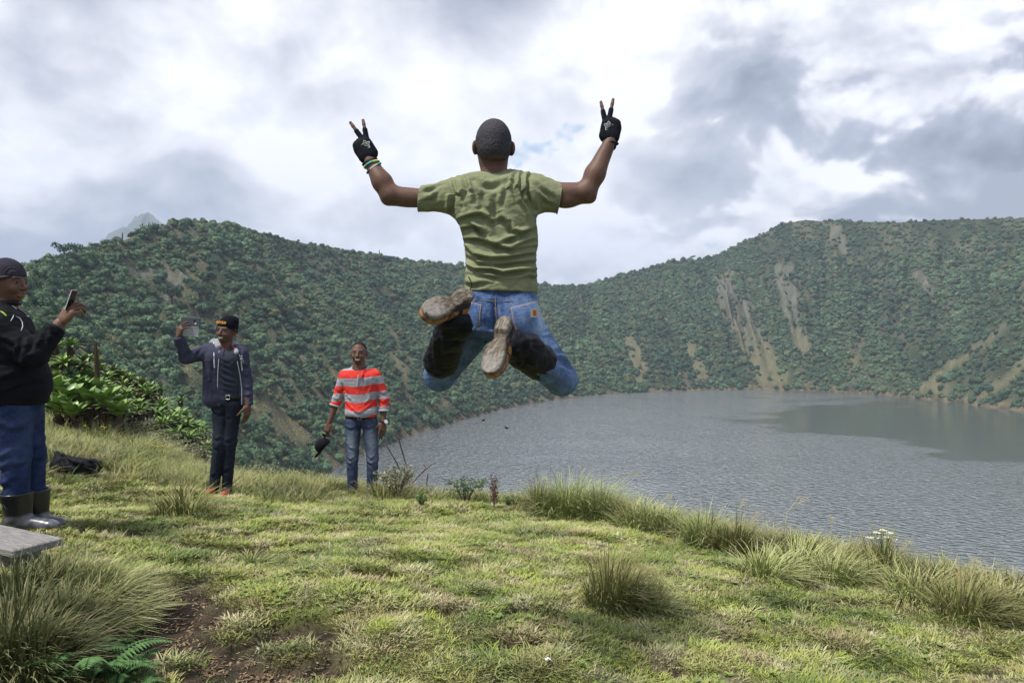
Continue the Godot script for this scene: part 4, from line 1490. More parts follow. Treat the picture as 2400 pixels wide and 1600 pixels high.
# adds the surface of the joined bones to mb
static func net(mb: MB, ps: Array, cell: float, color: Callable, disp: Callable):
	var bb := AABB()
	var first := true
	for p: P in ps:
		if p.op == 0:
			bb = p.box() if first else bb.merge(p.box())
			first = false
	bb = bb.grow(cell * 3.0 + 0.01)
	const N := 6
	var bx := int(ceil(bb.size.x / (cell * N)))
	var by := int(ceil(bb.size.y / (cell * N)))
	var bz := int(ceil(bb.size.z / (cell * N)))
	var nx := bx * N + 1
	var ny := by * N + 1
	var nz := bz * N + 1
	var val := PackedFloat32Array()
	val.resize(nx * ny * nz)
	val.fill(1e3)
	var vid := PackedInt32Array()
	vid.resize(nx * ny * nz)
	vid.fill(-1)
	var o := bb.position
	var R := cell * N * 0.867
	var blocks := []
	for kz in bz:
		for ky in by:
			for kx in bx:
				var c := o + Vector3(kx + 0.5, ky + 0.5, kz + 0.5) * (cell * N)
				var act := []
				for p: P in ps:
					var e := p.d(c)
					if p.op == 0:
						if e < R * 1.6 + p.k + 0.01: act.append(p)
					elif p.op == 1:
						if e < R * 1.6 + p.k + 0.01: act.append(p)
					elif e > -R * 1.6 - p.k - 0.01: act.append(p)
				if act.is_empty(): continue
				if absf(field(act, c)) > R * 1.55: continue
				blocks.append(Vector3i(kx * N, ky * N, kz * N))
				for z in N + 1:
					for y in N + 1:
						var row := ((kz * N + z) * ny + ky * N + y) * nx + kx * N
						var pz := o + Vector3(kx * N, ky * N + y, kz * N + z) * cell
						for x in N + 1:
							if val[row + x] > 999.0:
								val[row + x] = field(act, pz + Vector3(x * cell, 0, 0))
	var v0 := mb.v.size()
	var sx := 1
	var sy := nx
	var sz := nx * ny
	var offs := [0, sx, sy, sx + sy, sz, sx + sz, sy + sz, sx + sy + sz]
	var pos := [Vector3(0, 0, 0), Vector3(1, 0, 0), Vector3(0, 1, 0), Vector3(1, 1, 0), Vector3(0, 0, 1), Vector3(1, 0, 1), Vector3(0, 1, 1), Vector3(1, 1, 1)]
	var edges := [[0, 1], [2, 3], [4, 5], [6, 7], [0, 2], [1, 3], [4, 6], [5, 7], [0, 4], [1, 5], [2, 6], [3, 7]]
	for b: Vector3i in blocks:
		for z in N:
			for y in N:
				var row := ((b.z + z) * ny + b.y + y) * nx + b.x
				for x in N:
					var i := row + x
					var inside := 0
					for q in 8:
						if val[i + offs[q]] < 0.0: inside += 1
					if inside == 0 or inside == 8: continue
					var s := Vector3.ZERO
					var m := 0
					for e in edges:
						var da := val[i + offs[e[0]]]
						var db := val[i + offs[e[1]]]
						if (da < 0.0) != (db < 0.0):
							s += pos[e[0]].lerp(pos[e[1]], da / (da - db))
							m += 1
					vid[i] = mb.v.size()
					mb.v.append(o + (Vector3(b.x + x, b.y + y, b.z + z) + s / m) * cell)
	for b: Vector3i in blocks:
		for z in N:
			for y in N:
				var row := ((b.z + z) * ny + b.y + y) * nx + b.x
				for x in N:
					var i := row + x
					var d0 := val[i]
					for ax in 3:
						var st: int = [sx, sy, sz][ax]
						var d1 := val[i + st]
						if (d0 < 0.0) == (d1 < 0.0): continue
						var u: int = [sy, sz, sx][ax]
						var w: int = [sz, sx, sy][ax]
						if i - u - w < 0: continue
						var q0 := vid[i - u - w]
						var q1 := vid[i - w]
						var q2 := vid[i]
						var q3 := vid[i - u]
						if q0 < 0 or q1 < 0 or q2 < 0 or q3 < 0: continue
						if d0 < 0.0:
							mb.ix.append(q0); mb.ix.append(q3); mb.ix.append(q2)
							mb.ix.append(q0); mb.ix.append(q2); mb.ix.append(q1)
						else:
							mb.ix.append(q0); mb.ix.append(q1); mb.ix.append(q2)
							mb.ix.append(q0); mb.ix.append(q2); mb.ix.append(q3)
	# colour, then folds along the normal
	var nn := PackedVector3Array()
	nn.resize(mb.v.size())
	var t := 0
	while t < mb.ix.size():
		if mb.ix[t] >= v0:
			var p := mb.v[mb.ix[t]]
			var f := (mb.v[mb.ix[t + 2]] - p).cross(mb.v[mb.ix[t + 1]] - p)
			nn[mb.ix[t]] += f; nn[mb.ix[t + 1]] += f; nn[mb.ix[t + 2]] += f
		t += 3
	for i in range(v0, mb.v.size()):
		var n := nn[i].normalized()
		var p := mb.v[i]
		mb.c.append(color.call(p, n) if color.is_valid() else Color.WHITE)
		if disp.is_valid():
			mb.v[i] = p + n * float(disp.call(p, n))

var jobs := []
var no_call: Callable

# a mesh to be made of bones; sets = [[bones, cell, colour, folds], ...] all joined into one mesh
func job(called: String, parent: Node, base: Vector3, m: Material, sets: Array) -> MeshInstance3D:
	var o := put(called, null, m, parent, Transform3D(Basis.IDENTITY, -base))
	jobs.append([o, sets, null])
	return o

func run_job(i: int):
	var mb := MB.new()
	for s in jobs[i][1]:
		net(mb, s[0], s[1], s[2] if s.size() > 2 else no_call, s[3] if s.size() > 3 else no_call)
	# normals in the same pass
	mb.n.resize(mb.v.size())
	mb.n.fill(Vector3.ZERO)
	var t := 0
	while t < mb.ix.size():
		var p := mb.v[mb.ix[t]]
		var f := (mb.v[mb.ix[t + 2]] - p).cross(mb.v[mb.ix[t + 1]] - p)
		mb.n[mb.ix[t]] += f; mb.n[mb.ix[t + 1]] += f; mb.n[mb.ix[t + 2]] += f
		t += 3
	for q in mb.n.size():
		mb.n[q] = mb.n[q].normalized() if mb.n[q].length_squared() > 1e-24 else Vector3.UP
	jobs[i][2] = mb

func run_jobs():
	var g := WorkerThreadPool.add_group_task(run_job, jobs.size(), -1, true)
	WorkerThreadPool.wait_for_group_task_completion(g)
	var tris := 0
	for j in jobs:
		j[0].mesh = j[2].done(true)
		tris += j[2].ix.size() / 3
	print("figure triangles ", tris)
	jobs.clear()

# folds: [[points as Vector2 in x and y, depth, width], ...] pressed into the side that faces +z
static func fold_at(folds: Array, p: Vector3) -> float:
	var q := Vector2(p.x, p.y)
	var out := 0.0
	for f in folds:
		var w: float = f[2]
		var pts: PackedVector2Array = f[0]
		var best := 1e9
		var sg := 1.0
		var along := 0.0
		var n := pts.size() - 1
		for i in n:
			var a := pts[i]
			var ab := pts[i + 1] - a
			var t := (q - a).dot(ab) / ab.length_squared()
			var tc := clampf(t, 0.0, 1.0)
			var d := q.distance_to(a + ab * tc)
			if d < best:
				best = d
				sg = 1.0 if ab.cross(q - a) * (1.0 if ab.x >= 0.0 else -1.0) > 0.0 else -1.0
				along = (i + tc) / n
		if best > w * 4.0: continue
		var ends := sin(PI * clampf(0.12 + along * 0.76, 0, 1))
		var s := best * sg / w
		out += f[1] * ends * (-exp(-s * s) + 0.85 * exp(-(s - 1.7) * (s - 1.7) / 1.3))
	return out

# ---------------------------------------------------------------- people
func cloth(rough := 0.9, weave := 900.0, strength := 0.25) -> StandardMaterial3D:
	var m := mat(Color.WHITE, rough, true)
	m.uv1_triplanar = true
	m.uv1_scale = Vector3.ONE * weave / 100.0
	m.normal_enabled = true
	m.normal_texture = weave_tex
	m.normal_scale = strength
	m.metallic_specular = 0.2
	return m

var weave_tex: NoiseTexture2D
var skin_mat: StandardMaterial3D

func px_path(pts: Array, depth: float) -> PackedVector2Array:
	var out := PackedVector2Array()
	for p in pts:
		var w := at(p[0], p[1], depth)
		out.append(Vector2(w.x, w.y))
	return out

# bones of a hand: wrist w, towards the fingers d, back of the hand n, thumb side s; curl and fan for index .. little finger
func hand(w: Vector3, d: Vector3, n: Vector3, s: Vector3, curl: Array, fan: Array, thumb_curl: float, size := 1.0, from_seg := 0, to_seg := 3, grow := 0.0, with_palm := true) -> Array:
	var out := []
	d = d.normalized(); n = (n - d * n.dot(d)).normalized(); s = (s - d * s.dot(d) - n * s.dot(n)).normalized()
	var b := Basis(s, d, n)
	if with_palm:
		out.append(box(w + d * 0.050 * size, Vector3(0.035, 0.044, 0.0145) * size + Vector3.ONE * grow, 0.0135 * size, b, 0.012))
		out.append(ell(w + d * 0.060 * size, Vector3(0.0445, 0.046, 0.0165) * size + Vector3.ONE * grow, b, 0.015))
		out.append(cap(w - d * 0.02 * size, w + d * 0.02 * size, 0.026 * size + grow, 0.028 * size + grow, 0.02, 1.3, n))
		out.append(ell(w + (d * 0.03 + s * 0.028 - n * 0.008) * size, Vector3(0.020, 0.032, 0.016) * size + Vector3.ONE * grow, b, 0.012))
	var base := [0.030, 0.0105, -0.0105, -0.030]
	var lens := [[0.042, 0.026, 0.020], [0.046, 0.029, 0.021], [0.042, 0.027, 0.020], [0.033, 0.021, 0.018]]
	var up := [0.094, 0.099, 0.095, 0.085]
	for f in 4:
		var p: Vector3 = w + (d * up[f] + s * base[f]) * size
		var dir := d.rotated(n, -fan[f] if n.dot(s.cross(d)) > 0.0 else fan[f]).normalized()
		var axis := dir.cross(n).normalized()
		var rad := 0.0092 * size * (0.86 if f == 3 else 1.0)
		for seg in 3:
			var c: float = curl[f] * [1.0, 1.25, 0.8][seg]
			dir = dir.rotated(axis, -c)
			var q: Vector3 = p + dir * lens[f][seg] * size
			if seg >= from_seg and seg < to_seg:
				out.append(cap(p, q, rad * (1.0 - 0.07 * seg) + grow, rad * (0.93 - 0.08 * seg) + grow, 0.004))
			p = q
	var tp := w + (d * 0.022 + s * 0.036 - n * 0.006) * size
	var td := (d * 0.72 + s * 0.62 - n * 0.25).normalized()
	if thumb_curl > 0.8:
		td = (d * 0.75 - s * 0.25 - n * 0.75).normalized()
	var tax := td.cross(n).normalized()
	var t1 := tp + td * 0.040 * size
	td = td.rotated(n, -thumb_curl if n.dot(s.cross(d)) < 0.0 else thumb_curl).normalized()
	td = td.rotated(tax, -thumb_curl * 0.5)
	var t2 := t1 + td * 0.032 * size
	var t3 := t2 + td.rotated(tax, -0.3) * 0.024 * size
	if from_seg == 0:
		out.append(cap(tp, t1, 0.013 * size + grow, 0.011 * size + grow, 0.008))
	if to_seg >= 2: 
		out.append(cap(t1, t2, 0.0108 * size + grow, 0.0100 * size + grow, 0.004))
		out.append(cap(t2, t3, 0.0100 * size + grow, 0.0085 * size + grow, 0.004))
	return out

func head(xf: Transform3D, hs := 1.0) -> Array:
	var b := xf.basis
	var out := []
	var E := func(c: Vector3, r: Vector3, k: float): out.append(ell(xf * (c * hs), r * hs, b, k))
	var C := func(p: Vector3, q: Vector3, r0: float, r1: float, k: float): out.append(cap(xf * (p * hs), xf * (q * hs), r0 * hs, r1 * hs, k))
	E.call(Vector3(0, 0.022, -0.014), Vector3(0.077, 0.096, 0.096), 0.02)
	E.call(Vector3(0, -0.030, 0.022), Vector3(0.063, 0.078, 0.070), 0.035)
	E.call(Vector3(0, -0.088, 0.050), Vector3(0.030, 0.024, 0.030), 0.03)
	E.call(Vector3(0.036, -0.035, 0.062), Vector3(0.026, 0.024, 0.024), 0.02)
	E.call(Vector3(-0.036, -0.035, 0.062), Vector3(0.026, 0.024, 0.024), 0.02)
	C.call(Vector3(-0.040, 0.022, 0.072), Vector3(0.040, 0.022, 0.072), 0.011, 0.011, 0.02)
	C.call(Vector3(0, 0.008, 0.088), Vector3(0, -0.030, 0.110), 0.0085, 0.0125, 0.012)
	E.call(Vector3(0.014, -0.036, 0.098), Vector3(0.011, 0.008, 0.011), 0.008)
	E.call(Vector3(-0.014, -0.036, 0.098), Vector3(0.011, 0.008, 0.011), 0.008)
	C.call(Vector3(-0.022, -0.056, 0.088), Vector3(0.022, -0.056, 0.088), 0.008, 0.008, 0.008)
	C.call(Vector3(-0.019, -0.075, 0.084), Vector3(0.019, -0.075, 0.084), 0.0085, 0.0085, 0.008)
	for s in [-1.0, 1.0]:
		out.append(ell(xf * (Vector3(0.083 * s, -0.006, -0.010) * hs), Vector3(0.009, 0.034, 0.022) * hs, b * Basis(Vector3(0, 1, 0), -0.6 * s), 0.008))
		out.append(sub(ell(xf * (Vector3(0.034 * s, 0.001, 0.097) * hs), Vector3(0.017, 0.010, 0.014) * hs, b, 0.012)))
		E.call(Vector3(0.034 * s, 0.000, 0.074), Vector3(0.013, 0.012, 0.013), 0.004)
	return out

func face_color(inv: Transform3D, hs: float, skin: Color, brows: bool, smile: bool, p: Vector3, n: Vector3) -> Color:
	var q := inv * p / hs
	var m := noise_a.get_noise_3d(p.x * 60.0, p.y * 60.0, p.z * 60.0) * 0.12
	var c := skin * (1.0 + m)
	if q.z > 0.05:
		var ax := absf(q.x)
		if brows and absf(q.y - 0.025 + (ax - 0.034) * (ax - 0.034) * 9.0) < 0.0042 and ax > 0.014 and ax < 0.054: c = Color(0.020, 0.014, 0.012)
		var ex := ax - 0.034
		if ex * ex / 0.00018 + (q.y - 0.001) * (q.y - 0.001) / 0.000040 < 1.0:
			c = Color(0.15, 0.125, 0.11) if absf(ex - 0.001) > 0.0075 else Color(0.015, 0.010, 0.008)
		elif ex * ex / 0.00030 + (q.y - 0.001) * (q.y - 0.001) / 0.000095 < 1.0: c = skin * 0.9
		var my := q.y + 0.066 - ax * ax * 7.0
		if smile:
			if ax < 0.027 and absf(my) < 0.0085 * sqrt(maxf(0.0, 1.0 - ax * ax / 0.00075)): c = Color(0.62, 0.60, 0.55)
			elif ax < 0.032 and absf(my) < 0.0155 * sqrt(maxf(0.0, 1.0 - ax * ax / 0.00105)): c = Color(0.11, 0.045, 0.040)
		elif ax < 0.026 and absf(q.y + 0.066) < 0.013: c = Color(0.16, 0.075, 0.065)
	return c

func skin_color(skin: Color, p: Vector3, n: Vector3) -> Color:
	var m := noise_a.get_noise_3d(p.x * 25.0, p.y * 25.0, p.z * 25.0) * 0.22 + noise_b.get_noise_3d(p.x * 160.0, p.y * 160.0, p.z * 160.0) * 0.08
	return skin * (1.0 + m)

func flat_cloth(c: Color, amount: float, p: Vector3, n: Vector3) -> Color:
	var m := noise_a.get_noise_3d(p.x * 14.0, p.y * 14.0, p.z * 14.0) * amount + noise_b.get_noise_3d(p.x * 240.0, p.y * 240.0, p.z * 240.0) * amount * 0.5
	return c * (1.0 + m)

func wrinkle(folds: Array, amp: float, fx: float, fy: float, p: Vector3, n: Vector3) -> float:
	var a := noise_a.get_noise_3d(p.x * fx, p.y * fy, p.z * fx * 0.5)
	var out := amp * (1.0 - absf(a) * 3.2)
	if n.z > 0.02 and not folds.is_empty():
		out += fold_at(folds, p) * smoothstep(0.02, 0.45, n.z)
	return out

func denim(base: Color, light: Color, fades: Array, p: Vector3, n: Vector3) -> Color:
	var a := noise_a.get_noise_3d(p.x * 9.0, p.y * 9.0, p.z * 9.0)
	var b := noise_b.get_noise_3d(p.x * 260.0, p.y * 90.0, p.z * 260.0)
	var t := 0.14 + a * 0.20 + b * 0.16
	for f in fades:
		var q: Vector3 = (p - f[0]) / f[1]
		t += f[2] * exp(-q.length_squared()) * (0.8 + 0.5 * noise_a.get_noise_3d(p.x * 34.0, p.y * 60.0, p.z * 34.0))
	return base.lerp(light, clampf(t, 0.0, 1.0))

func ring_band(parent: Node, called: String, base: Vector3, c: Vector3, axis: Vector3, rad: float, thick: float, cols: Array, squash := 1.0, sq_axis := Vector3(0, 0, 1)) -> MeshInstance3D:
	var mb := MB.new()
	axis = axis.normalized()
	var u := axis.cross(sq_axis).normalized()
	var w := axis.cross(u)
	var n := 36
	for i in n + 1:
		var a := TAU * i / n
		var o := c + u * cos(a) * rad + w * sin(a) * rad * squash
		var dr := (u * cos(a) + w * sin(a) * squash).normalized()
		for k in 6:
			var b := TAU * k / 6.0
			mb.v.append(o + (dr * cos(b) + axis * sin(b)) * thick - base)
			mb.c.append(cols[(i * cols.size() / (n + 1))])
		if i > 0:
			for k in 6:
				var a0 := (i - 1) * 6
				var b0 := i * 6
				mb.ix.append(a0 + k); mb.ix.append(b0 + (k + 1) % 6); mb.ix.append(b0 + k)
				mb.ix.append(a0 + k); mb.ix.append(a0 + (k + 1) % 6); mb.ix.append(b0 + (k + 1) % 6)
	return put(called, mb.done(true), mat(Color.WHITE, 0.6, true), parent)

# a shoe sole: heel and toe points, outward normal of its underside
func sole(parent: Node, base: Vector3, heel: Vector3, toe: Vector3, out_n: Vector3, width: float, thick: float, colour: Callable, m: Material, heel_step := 0.012):
	var L := toe - heel
	var ln := L.length()
	var d := L / ln
	var n := (out_n - d * out_n.dot(d)).normalized()
	var s := d.cross(n)
	var mb := MB.new()
	var rows := 40
	var cols := 15
	for i in rows + 1:
		var t := float(i) / rows
		var w := width * 0.5
		var shape := 0.70 + 0.30 * smoothstep(0.35, 0.68, t) - 0.10 * exp(-pow((t - 0.38) / 0.12, 2.0))
		var round_ := 1.0
		if t < 0.10: round_ = sqrt(maxf(0.0, 1.0 - pow((0.10 - t) / 0.10, 2.0)))
		if t > 0.80: round_ = sqrt(maxf(0.0, 1.0 - pow((t - 0.80) / 0.20, 2.0)))
		w *= shape * round_
		var bend := -0.012 * smoothstep(0.6, 1.0, t)
		for j in cols:
			var q := float(j) / (cols - 1)
			# outside edge up, across the underside, inside edge down
			var x := 0.0
			var y := 0.0
			if j == 0: x = -1.0; y = -thick
			elif j == cols - 1: x = 1.0; y = -thick
			else:
				x = -1.0 + 2.0 * float(j - 1) / (cols - 3)
				y = -0.006 * pow(absf(x), 6.0)
				y += heel_step * (1.0 - smoothstep(0.27, 0.30, t)) - 0.010 * exp(-pow((t - 0.38) / 0.07, 2.0))
				y += noise_b.get_noise_2d(t * 40.0 + heel.x * 9.0, x * 6.0) * 0.0022
				if absf(x) < 0.9 and t > 0.45: y -= 0.0012 * smoothstep(0.35, 0.6, absf(sin(t * 44.0)))
			var p := heel + d * ln * t + s * x * w + n * (y + bend)
			mb.v.append(p - base)
			mb.c.append(colour.call(Vector3(t, x, y), n))
		if i > 0:
			for j in cols - 1:
				var a := (i - 1) * cols + j
				mb.ix.append(a); mb.ix.append(a + cols); mb.ix.append(a + cols + 1)
				mb.ix.append(a); mb.ix.append(a + cols + 1); mb.ix.append(a + 1)
	return put("sole", mb.done(true), m, parent)

func build_people():
	weave_tex = noise_tex(0.30, 2, 55, 256, 6.0)
	skin_mat = mat(Color.WHITE, 0.52, true)
	skin_mat.metallic_specular = 0.36
	skin_mat.uv1_triplanar = true
	skin_mat.uv1_scale = Vector3.ONE * 14.0
	skin_mat.normal_enabled = true
	skin_mat.normal_texture = noise_tex(0.12, 4, 57, 256, 5.0)
	skin_mat.normal_scale = 0.35
	build_jumper()
	build_photographer()
	build_selfie()
	build_striped()
	run_jobs()

# ---- the jumping person, seen from behind
func build_jumper():
	var D := 3.27
	var T := func(px: float, py: float, dz := 0.0) -> Vector3: return at(px, py, D - dz)
	var base: Vector3 = T.call(1173, 930)
	var o := thing("person", "person in green t-shirt and jeans jumping with both arms raised", "person", base)
	var skin := Color(0.118, 0.066, 0.049)
	# --- skin
	var hx := Transform3D(Basis(Vector3.UP, PI + 0.12), T.call(1156, 345))
	var neck0: Vector3 = T.call(1157, 385, -0.005)
	var neck1: Vector3 = T.call(1160, 440, -0.01)
	var eL: Vector3 = T.call(914, 456, 0.02)
	var eR: Vector3 = T.call(1374, 450, 0.02)
	var wL: Vector3 = T.call(864, 374, 0.0)
	var wR: Vector3 = T.call(1431, 330, 0.0)
	var sL: Vector3 = T.call(1068, 474)
	var sR: Vector3 = T.call(1248, 455)
	var kL: Vector3 = at(1030, 880, 3.40)
	var kR: Vector3 = at(1316, 890, 3.38)
	var aL: Vector3 = at(1062, 748, 3.00)
	var aR: Vector3 = at(1205, 812, 3.00)
	var hL: Vector3 = T.call(1122, 752)
	var hR: Vector3 = T.call(1214, 752)
	var bones := [cap(neck0, neck1, 0.060, 0.064, 0.03), cap(neck1, T.call(1100, 452), 0.055, 0.05, 0.04), cap(neck1, T.call(1216, 448), 0.055, 0.05, 0.04),
		cap(T.call(1110, 470), T.call(1204, 468), 0.078, 0.078, 0.05), cap(T.call(1173, 470), T.call(1173, 700), 0.085, 0.078, 0.05, 0.8, Vector3.RIGHT),
		cap(sL, eL, 0.046, 0.040, 0.02), cap(sR, eR, 0.054, 0.043, 0.02),
		ell(T.call(916, 459, 0.01), Vector3(0.038, 0.036, 0.038), Basis.IDENTITY, 0.03), ell(T.call(1372, 454, 0.01), Vector3(0.039, 0.037, 0.038), Basis.IDENTITY, 0.03),
		cap(eL, eL.lerp(wL, 0.35), 0.040, 0.043, 0.02), cap(eL.lerp(wL, 0.35), wL, 0.043, 0.0275, 0.02),
		cap(eR, eR.lerp(wR, 0.35), 0.042, 0.044, 0.02), cap(eR.lerp(wR, 0.35), wR, 0.044, 0.0285, 0.02),
		ell(T.call(906, 470, 0.02), Vector3(0.016, 0.014, 0.018), Basis.IDENTITY, 0.02), ell(T.call(1386, 466, 0.02), Vector3(0.017, 0.015, 0.018), Basis.IDENTITY, 0.02),
		ell(eL.lerp(wL, 0.34) + Vector3(-0.006, 0.004, 0.010), Vector3(0.026, 0.058, 0.030), Basis(Vector3(0, 0, 1), 0.55), 0.03), ell(eR.lerp(wR, 0.34) + Vector3(0.006, 0.0, 0.010), Vector3(0.026, 0.060, 0.030), Basis(Vector3(0, 0, 1), -0.45), 0.03),
		ell(T.call(950, 470, 0.012), Vector3(0.045, 0.022, 0.028), Basis(Vector3(0, 0, 1), -0.05), 0.03), ell(T.call(1330, 474, 0.018), Vector3(0.052, 0.026, 0.032), Basis(Vector3(0, 0, 1), 0.1), 0.03),
		cap(hL, kL, 0.07, 0.05, 0.03), cap(hR, kR, 0.07, 0.05, 0.03), cap(kL, aL, 0.048, 0.035, 0.03), cap(kR, aR, 0.048, 0.035, 0.03)]
	var dL: Vector3 = (T.call(832, 300) - wL).normalized()
	var dR: Vector3 = (T.call(1434, 262) - wR).normalized()
	var back := Vector3(0, 0, 1)
	var curl := [0.05, 0.04, 1.25, 1.3]
	var HL := [wL, dL, back, Vector3(1, 0.2, 0), curl, [0.20, -0.22, -0.15, -0.2], 0.9]
	var HR := [wR, dR, back, Vector3(-1, 0, 0), curl, [0.24, -0.16, -0.12, -0.2], 0.9]

	var sk = func(p, n): return skin_color(skin, p, n)
	var fc := func(p, n): return skin_color(skin * 0.95, p, n)
	var headp := head(hx)
	headp.append(cap(neck0, neck1, 0.059, 0.062, 0.03))
	var body := job("body", o, base, skin_mat, [[bones, 0.0085, sk], [headp, 0.005, fc],
		[hand(HL[0], HL[1], HL[2], HL[3], HL[4], HL[5], HL[6], 0.98), 0.003, sk], [hand(HR[0], HR[1], HR[2], HR[3], HR[4], HR[5], HR[6], 0.98), 0.003, sk]])
	# --- hair, cropped short
	var hair := [ell(hx * Vector3(0, 0.020, -0.014), Vector3(0.0805, 0.1015, 0.0995), hx.basis, 0.01), cap(hx * Vector3(0, -0.03, -0.045), hx * Vector3(0, -0.062, -0.035), 0.062, 0.056, 0.03), half(hx * Vector3(0, -0.078, -0.09), hx.basis * Vector3(0, -1, 0.25), 0.012), half(hx * Vector3(0, 0.05, 0.055), hx.basis * Vector3(0, 0.2, 1), 0.02)]
	var hm := mat(Color.WHITE, 0.8, true)
	var nape: float = hx.origin.y - 0.075
	job("hair", o, base, hm, [[hair, 0.0036, func(p, n): return (Color(0.030, 0.030, 0.034) * (1.0 + 1.1 * noise_b.get_noise_3d(p.x * 230.0, p.y * 230.0, p.z * 230.0)) + Color(0.014, 0.014, 0.017)).lerp(skin * 0.8, 0.85 * (1.0 - smoothstep(nape + 0.004, nape + 0.03 + 0.012 * noise_b.get_noise_2d(p.x * 50.0, 1.0), p.y))), func(p, n): return noise_b.get_noise_3d(p.x * 300.0, p.y * 300.0, p.z * 300.0) * 0.0028]])
	# --- shirt
	var shirt := []
	var S := func(x0, y0, x1, y1, r0, r1, k := 0.05, z0 := 0.0, z1 := 0.0): shirt.append(cap(T.call(x0, y0, z0), T.call(x1, y1, z1), r0, r1, k))
	S.call(1108, 468, 1206, 465, 0.097, 0.097)
	S.call(1108, 468, 1140, 560, 0.096, 0.088)
	S.call(1206, 465, 1207, 560, 0.096, 0.090)
	S.call(1140, 560, 1136, 700, 0.088, 0.093, 0.05, 0, -0.01)
	S.call(1207, 560, 1212, 700, 0.090, 0.095, 0.05, 0, -0.01)
	S.call(1173, 480, 1174, 690, 0.10, 0.098, 0.05, 0.0, -0.01)
	S.call(1120, 448, 1062, 460, 0.070, 0.072)
	S.call(1204, 442, 1256, 452, 0.070, 0.078)
	S.call(1062, 460, 978, 466, 0.068, 0.056, 0.03)
	S.call(1256, 452, 1322, 466, 0.076, 0.066, 0.03)
	S.call(1140, 440, 1180, 436, 0.066, 0.066, 0.04)
	shirt.append(ell(T.call(1112, 490, 0.06), Vector3(0.075, 0.10, 0.05), Basis.IDENTITY, 0.05))
	shirt.append(ell(T.call(1212, 488, 0.06), Vector3(0.075, 0.10, 0.05), Basis.IDENTITY, 0.05))
	shirt.append(half(T.call(1174, 686), Vector3(-0.03, -1, 0.05), 0.006))
	shirt.append(half(T.call(983, 468), Vector3(-1, 0.12, 0), 0.006))
	shirt.append(half(T.call(1312, 466), Vector3(1, -0.16, 0), 0.006))
	shirt.append(sub(cap(T.call(1030, 466), T.call(950, 466), 0.046, 0.050, 0.006)))
	shirt.append(sub(cap(T.call(1270, 458), T.call(1350, 468), 0.050, 0.060, 0.006)))
	shirt.append(sub(cap(T.call(1158, 428, -0.02), T.call(1158, 360, -0.02), 0.066, 0.075, 0.012)))
	shirt.append(sub(cap(T.call(1174, 700, -0.01), T.call(1174, 655, -0.01), 0.125, 0.10, 0.01, 1.6)))
	var folds := []
	var Z := func(pts: Array, a: float, w: float):
		var q := []
		for p in pts: q.append([780.0 + p[0] * 0.3316, 180.0 + p[1] * 0.3316])
		folds.append([px_path(q, D), a * 1.9, w * 0.9])
	Z.call([[1010, 760], [1060, 805], [1130, 815], [1240, 770]], 0.007, 0.014)
	Z.call([[830, 745], [865, 850], [850, 930], [840, 985]], 0.010, 0.011)
	Z.call([[880, 745], [900, 850], [930, 950]], 0.007, 0.010)
	Z.call([[935, 740], [960, 830], [930, 900]], 0.008, 0.010)
	Z.call([[985, 760], [1020, 860], [1010, 930]], 0.005, 0.012)
	Z.call([[1385, 720], [1370, 830], [1395, 910], [1425, 965]], 0.015, 0.010)
	Z.call([[1335, 705], [1325, 810], [1350, 900], [1400, 970]], 0.010, 0.010)
	Z.call([[1290, 720], [1270, 810], [1300, 910], [1350, 980]], 0.008, 0.011)
	Z.call([[1235, 770], [1220, 860], [1200, 940]], 0.006, 0.012)
	Z.call([[1440, 800], [1500, 850], [1560, 880]], 0.005, 0.012)
	Z.call([[1450, 870], [1500, 910], [1570, 930]], 0.005, 0.011)
	Z.call([[760, 830], [720, 880], [650, 900]], 0.005, 0.011)
	Z.call([[780, 780], [700, 820], [640, 830]], 0.005, 0.010)
	Z.call([[900, 1040], [980, 1020], [1050, 1010], [1130, 1062]], 0.010, 0.011)
	Z.call([[960, 1050], [1030, 1110], [1100, 1175]], 0.008, 0.010)
	Z.call([[930, 1100], [1010, 1095], [1090, 1130]], 0.008, 0.011)
	Z.call([[1130, 1060], [1200, 1040], [1240, 1110]], 0.007, 0.012)
	Z.call([[1245, 1060], [1255, 1120], [1330, 1135], [1430, 1090]], 0.010, 0.011)
	Z.call([[1150, 1215], [1290, 1165], [1430, 1110]], 0.008, 0.010)
	Z.call([[1270, 1230], [1350, 1200], [1435, 1165]], 0.009, 0.010)
	Z.call([[935, 1170], [1040, 1180], [1150, 1220], [1260, 1255], [1430, 1215]], 0.012, 0.011)
	Z.call([[940, 1225], [1000, 1285], [1120, 1315], [1230, 1310], [1435, 1265]], 0.014, 0.012)
	Z.call([[940, 1275], [1030, 1340], [1180, 1352], [1440, 1320]], 0.013, 0.011)
	Z.call([[935, 1345], [1010, 1385], [1120, 1385], [1200, 1415], [1330, 1395], [1440, 1385]], 0.015, 0.011)
	Z.call([[960, 1400], [1080, 1425], [1200, 1445], [1300, 1440]], 0.008, 0.010)
	Z.call([[1330, 1440], [1390, 1420], [1445, 1440]], 0.008, 0.010)
	Z.call([[930, 1470], [990, 1490], [1100, 1470]], 0.006, 0.012)
	Z.call([[1050, 870], [1060, 940], [1040, 1000]], 0.005, 0.016)
	Z.call([[1150, 900], [1140, 980], [1180, 1030]], 0.005, 0.016)
	var olive := Color(0.195, 0.215, 0.128)
	var sm := cloth(0.92, 900.0, 0.3)
	var sy: float = T.call(1174, 681).y
	var shirt_o := job("t_shirt", o, base, sm, [[shirt, 0.0046, func(p, n): return flat_cloth(olive, 0.16, p, n), func(p, n): return wrinkle(folds, 0.0022, 9.0, 22.0, p, n)]])
	var cord := MB.new()
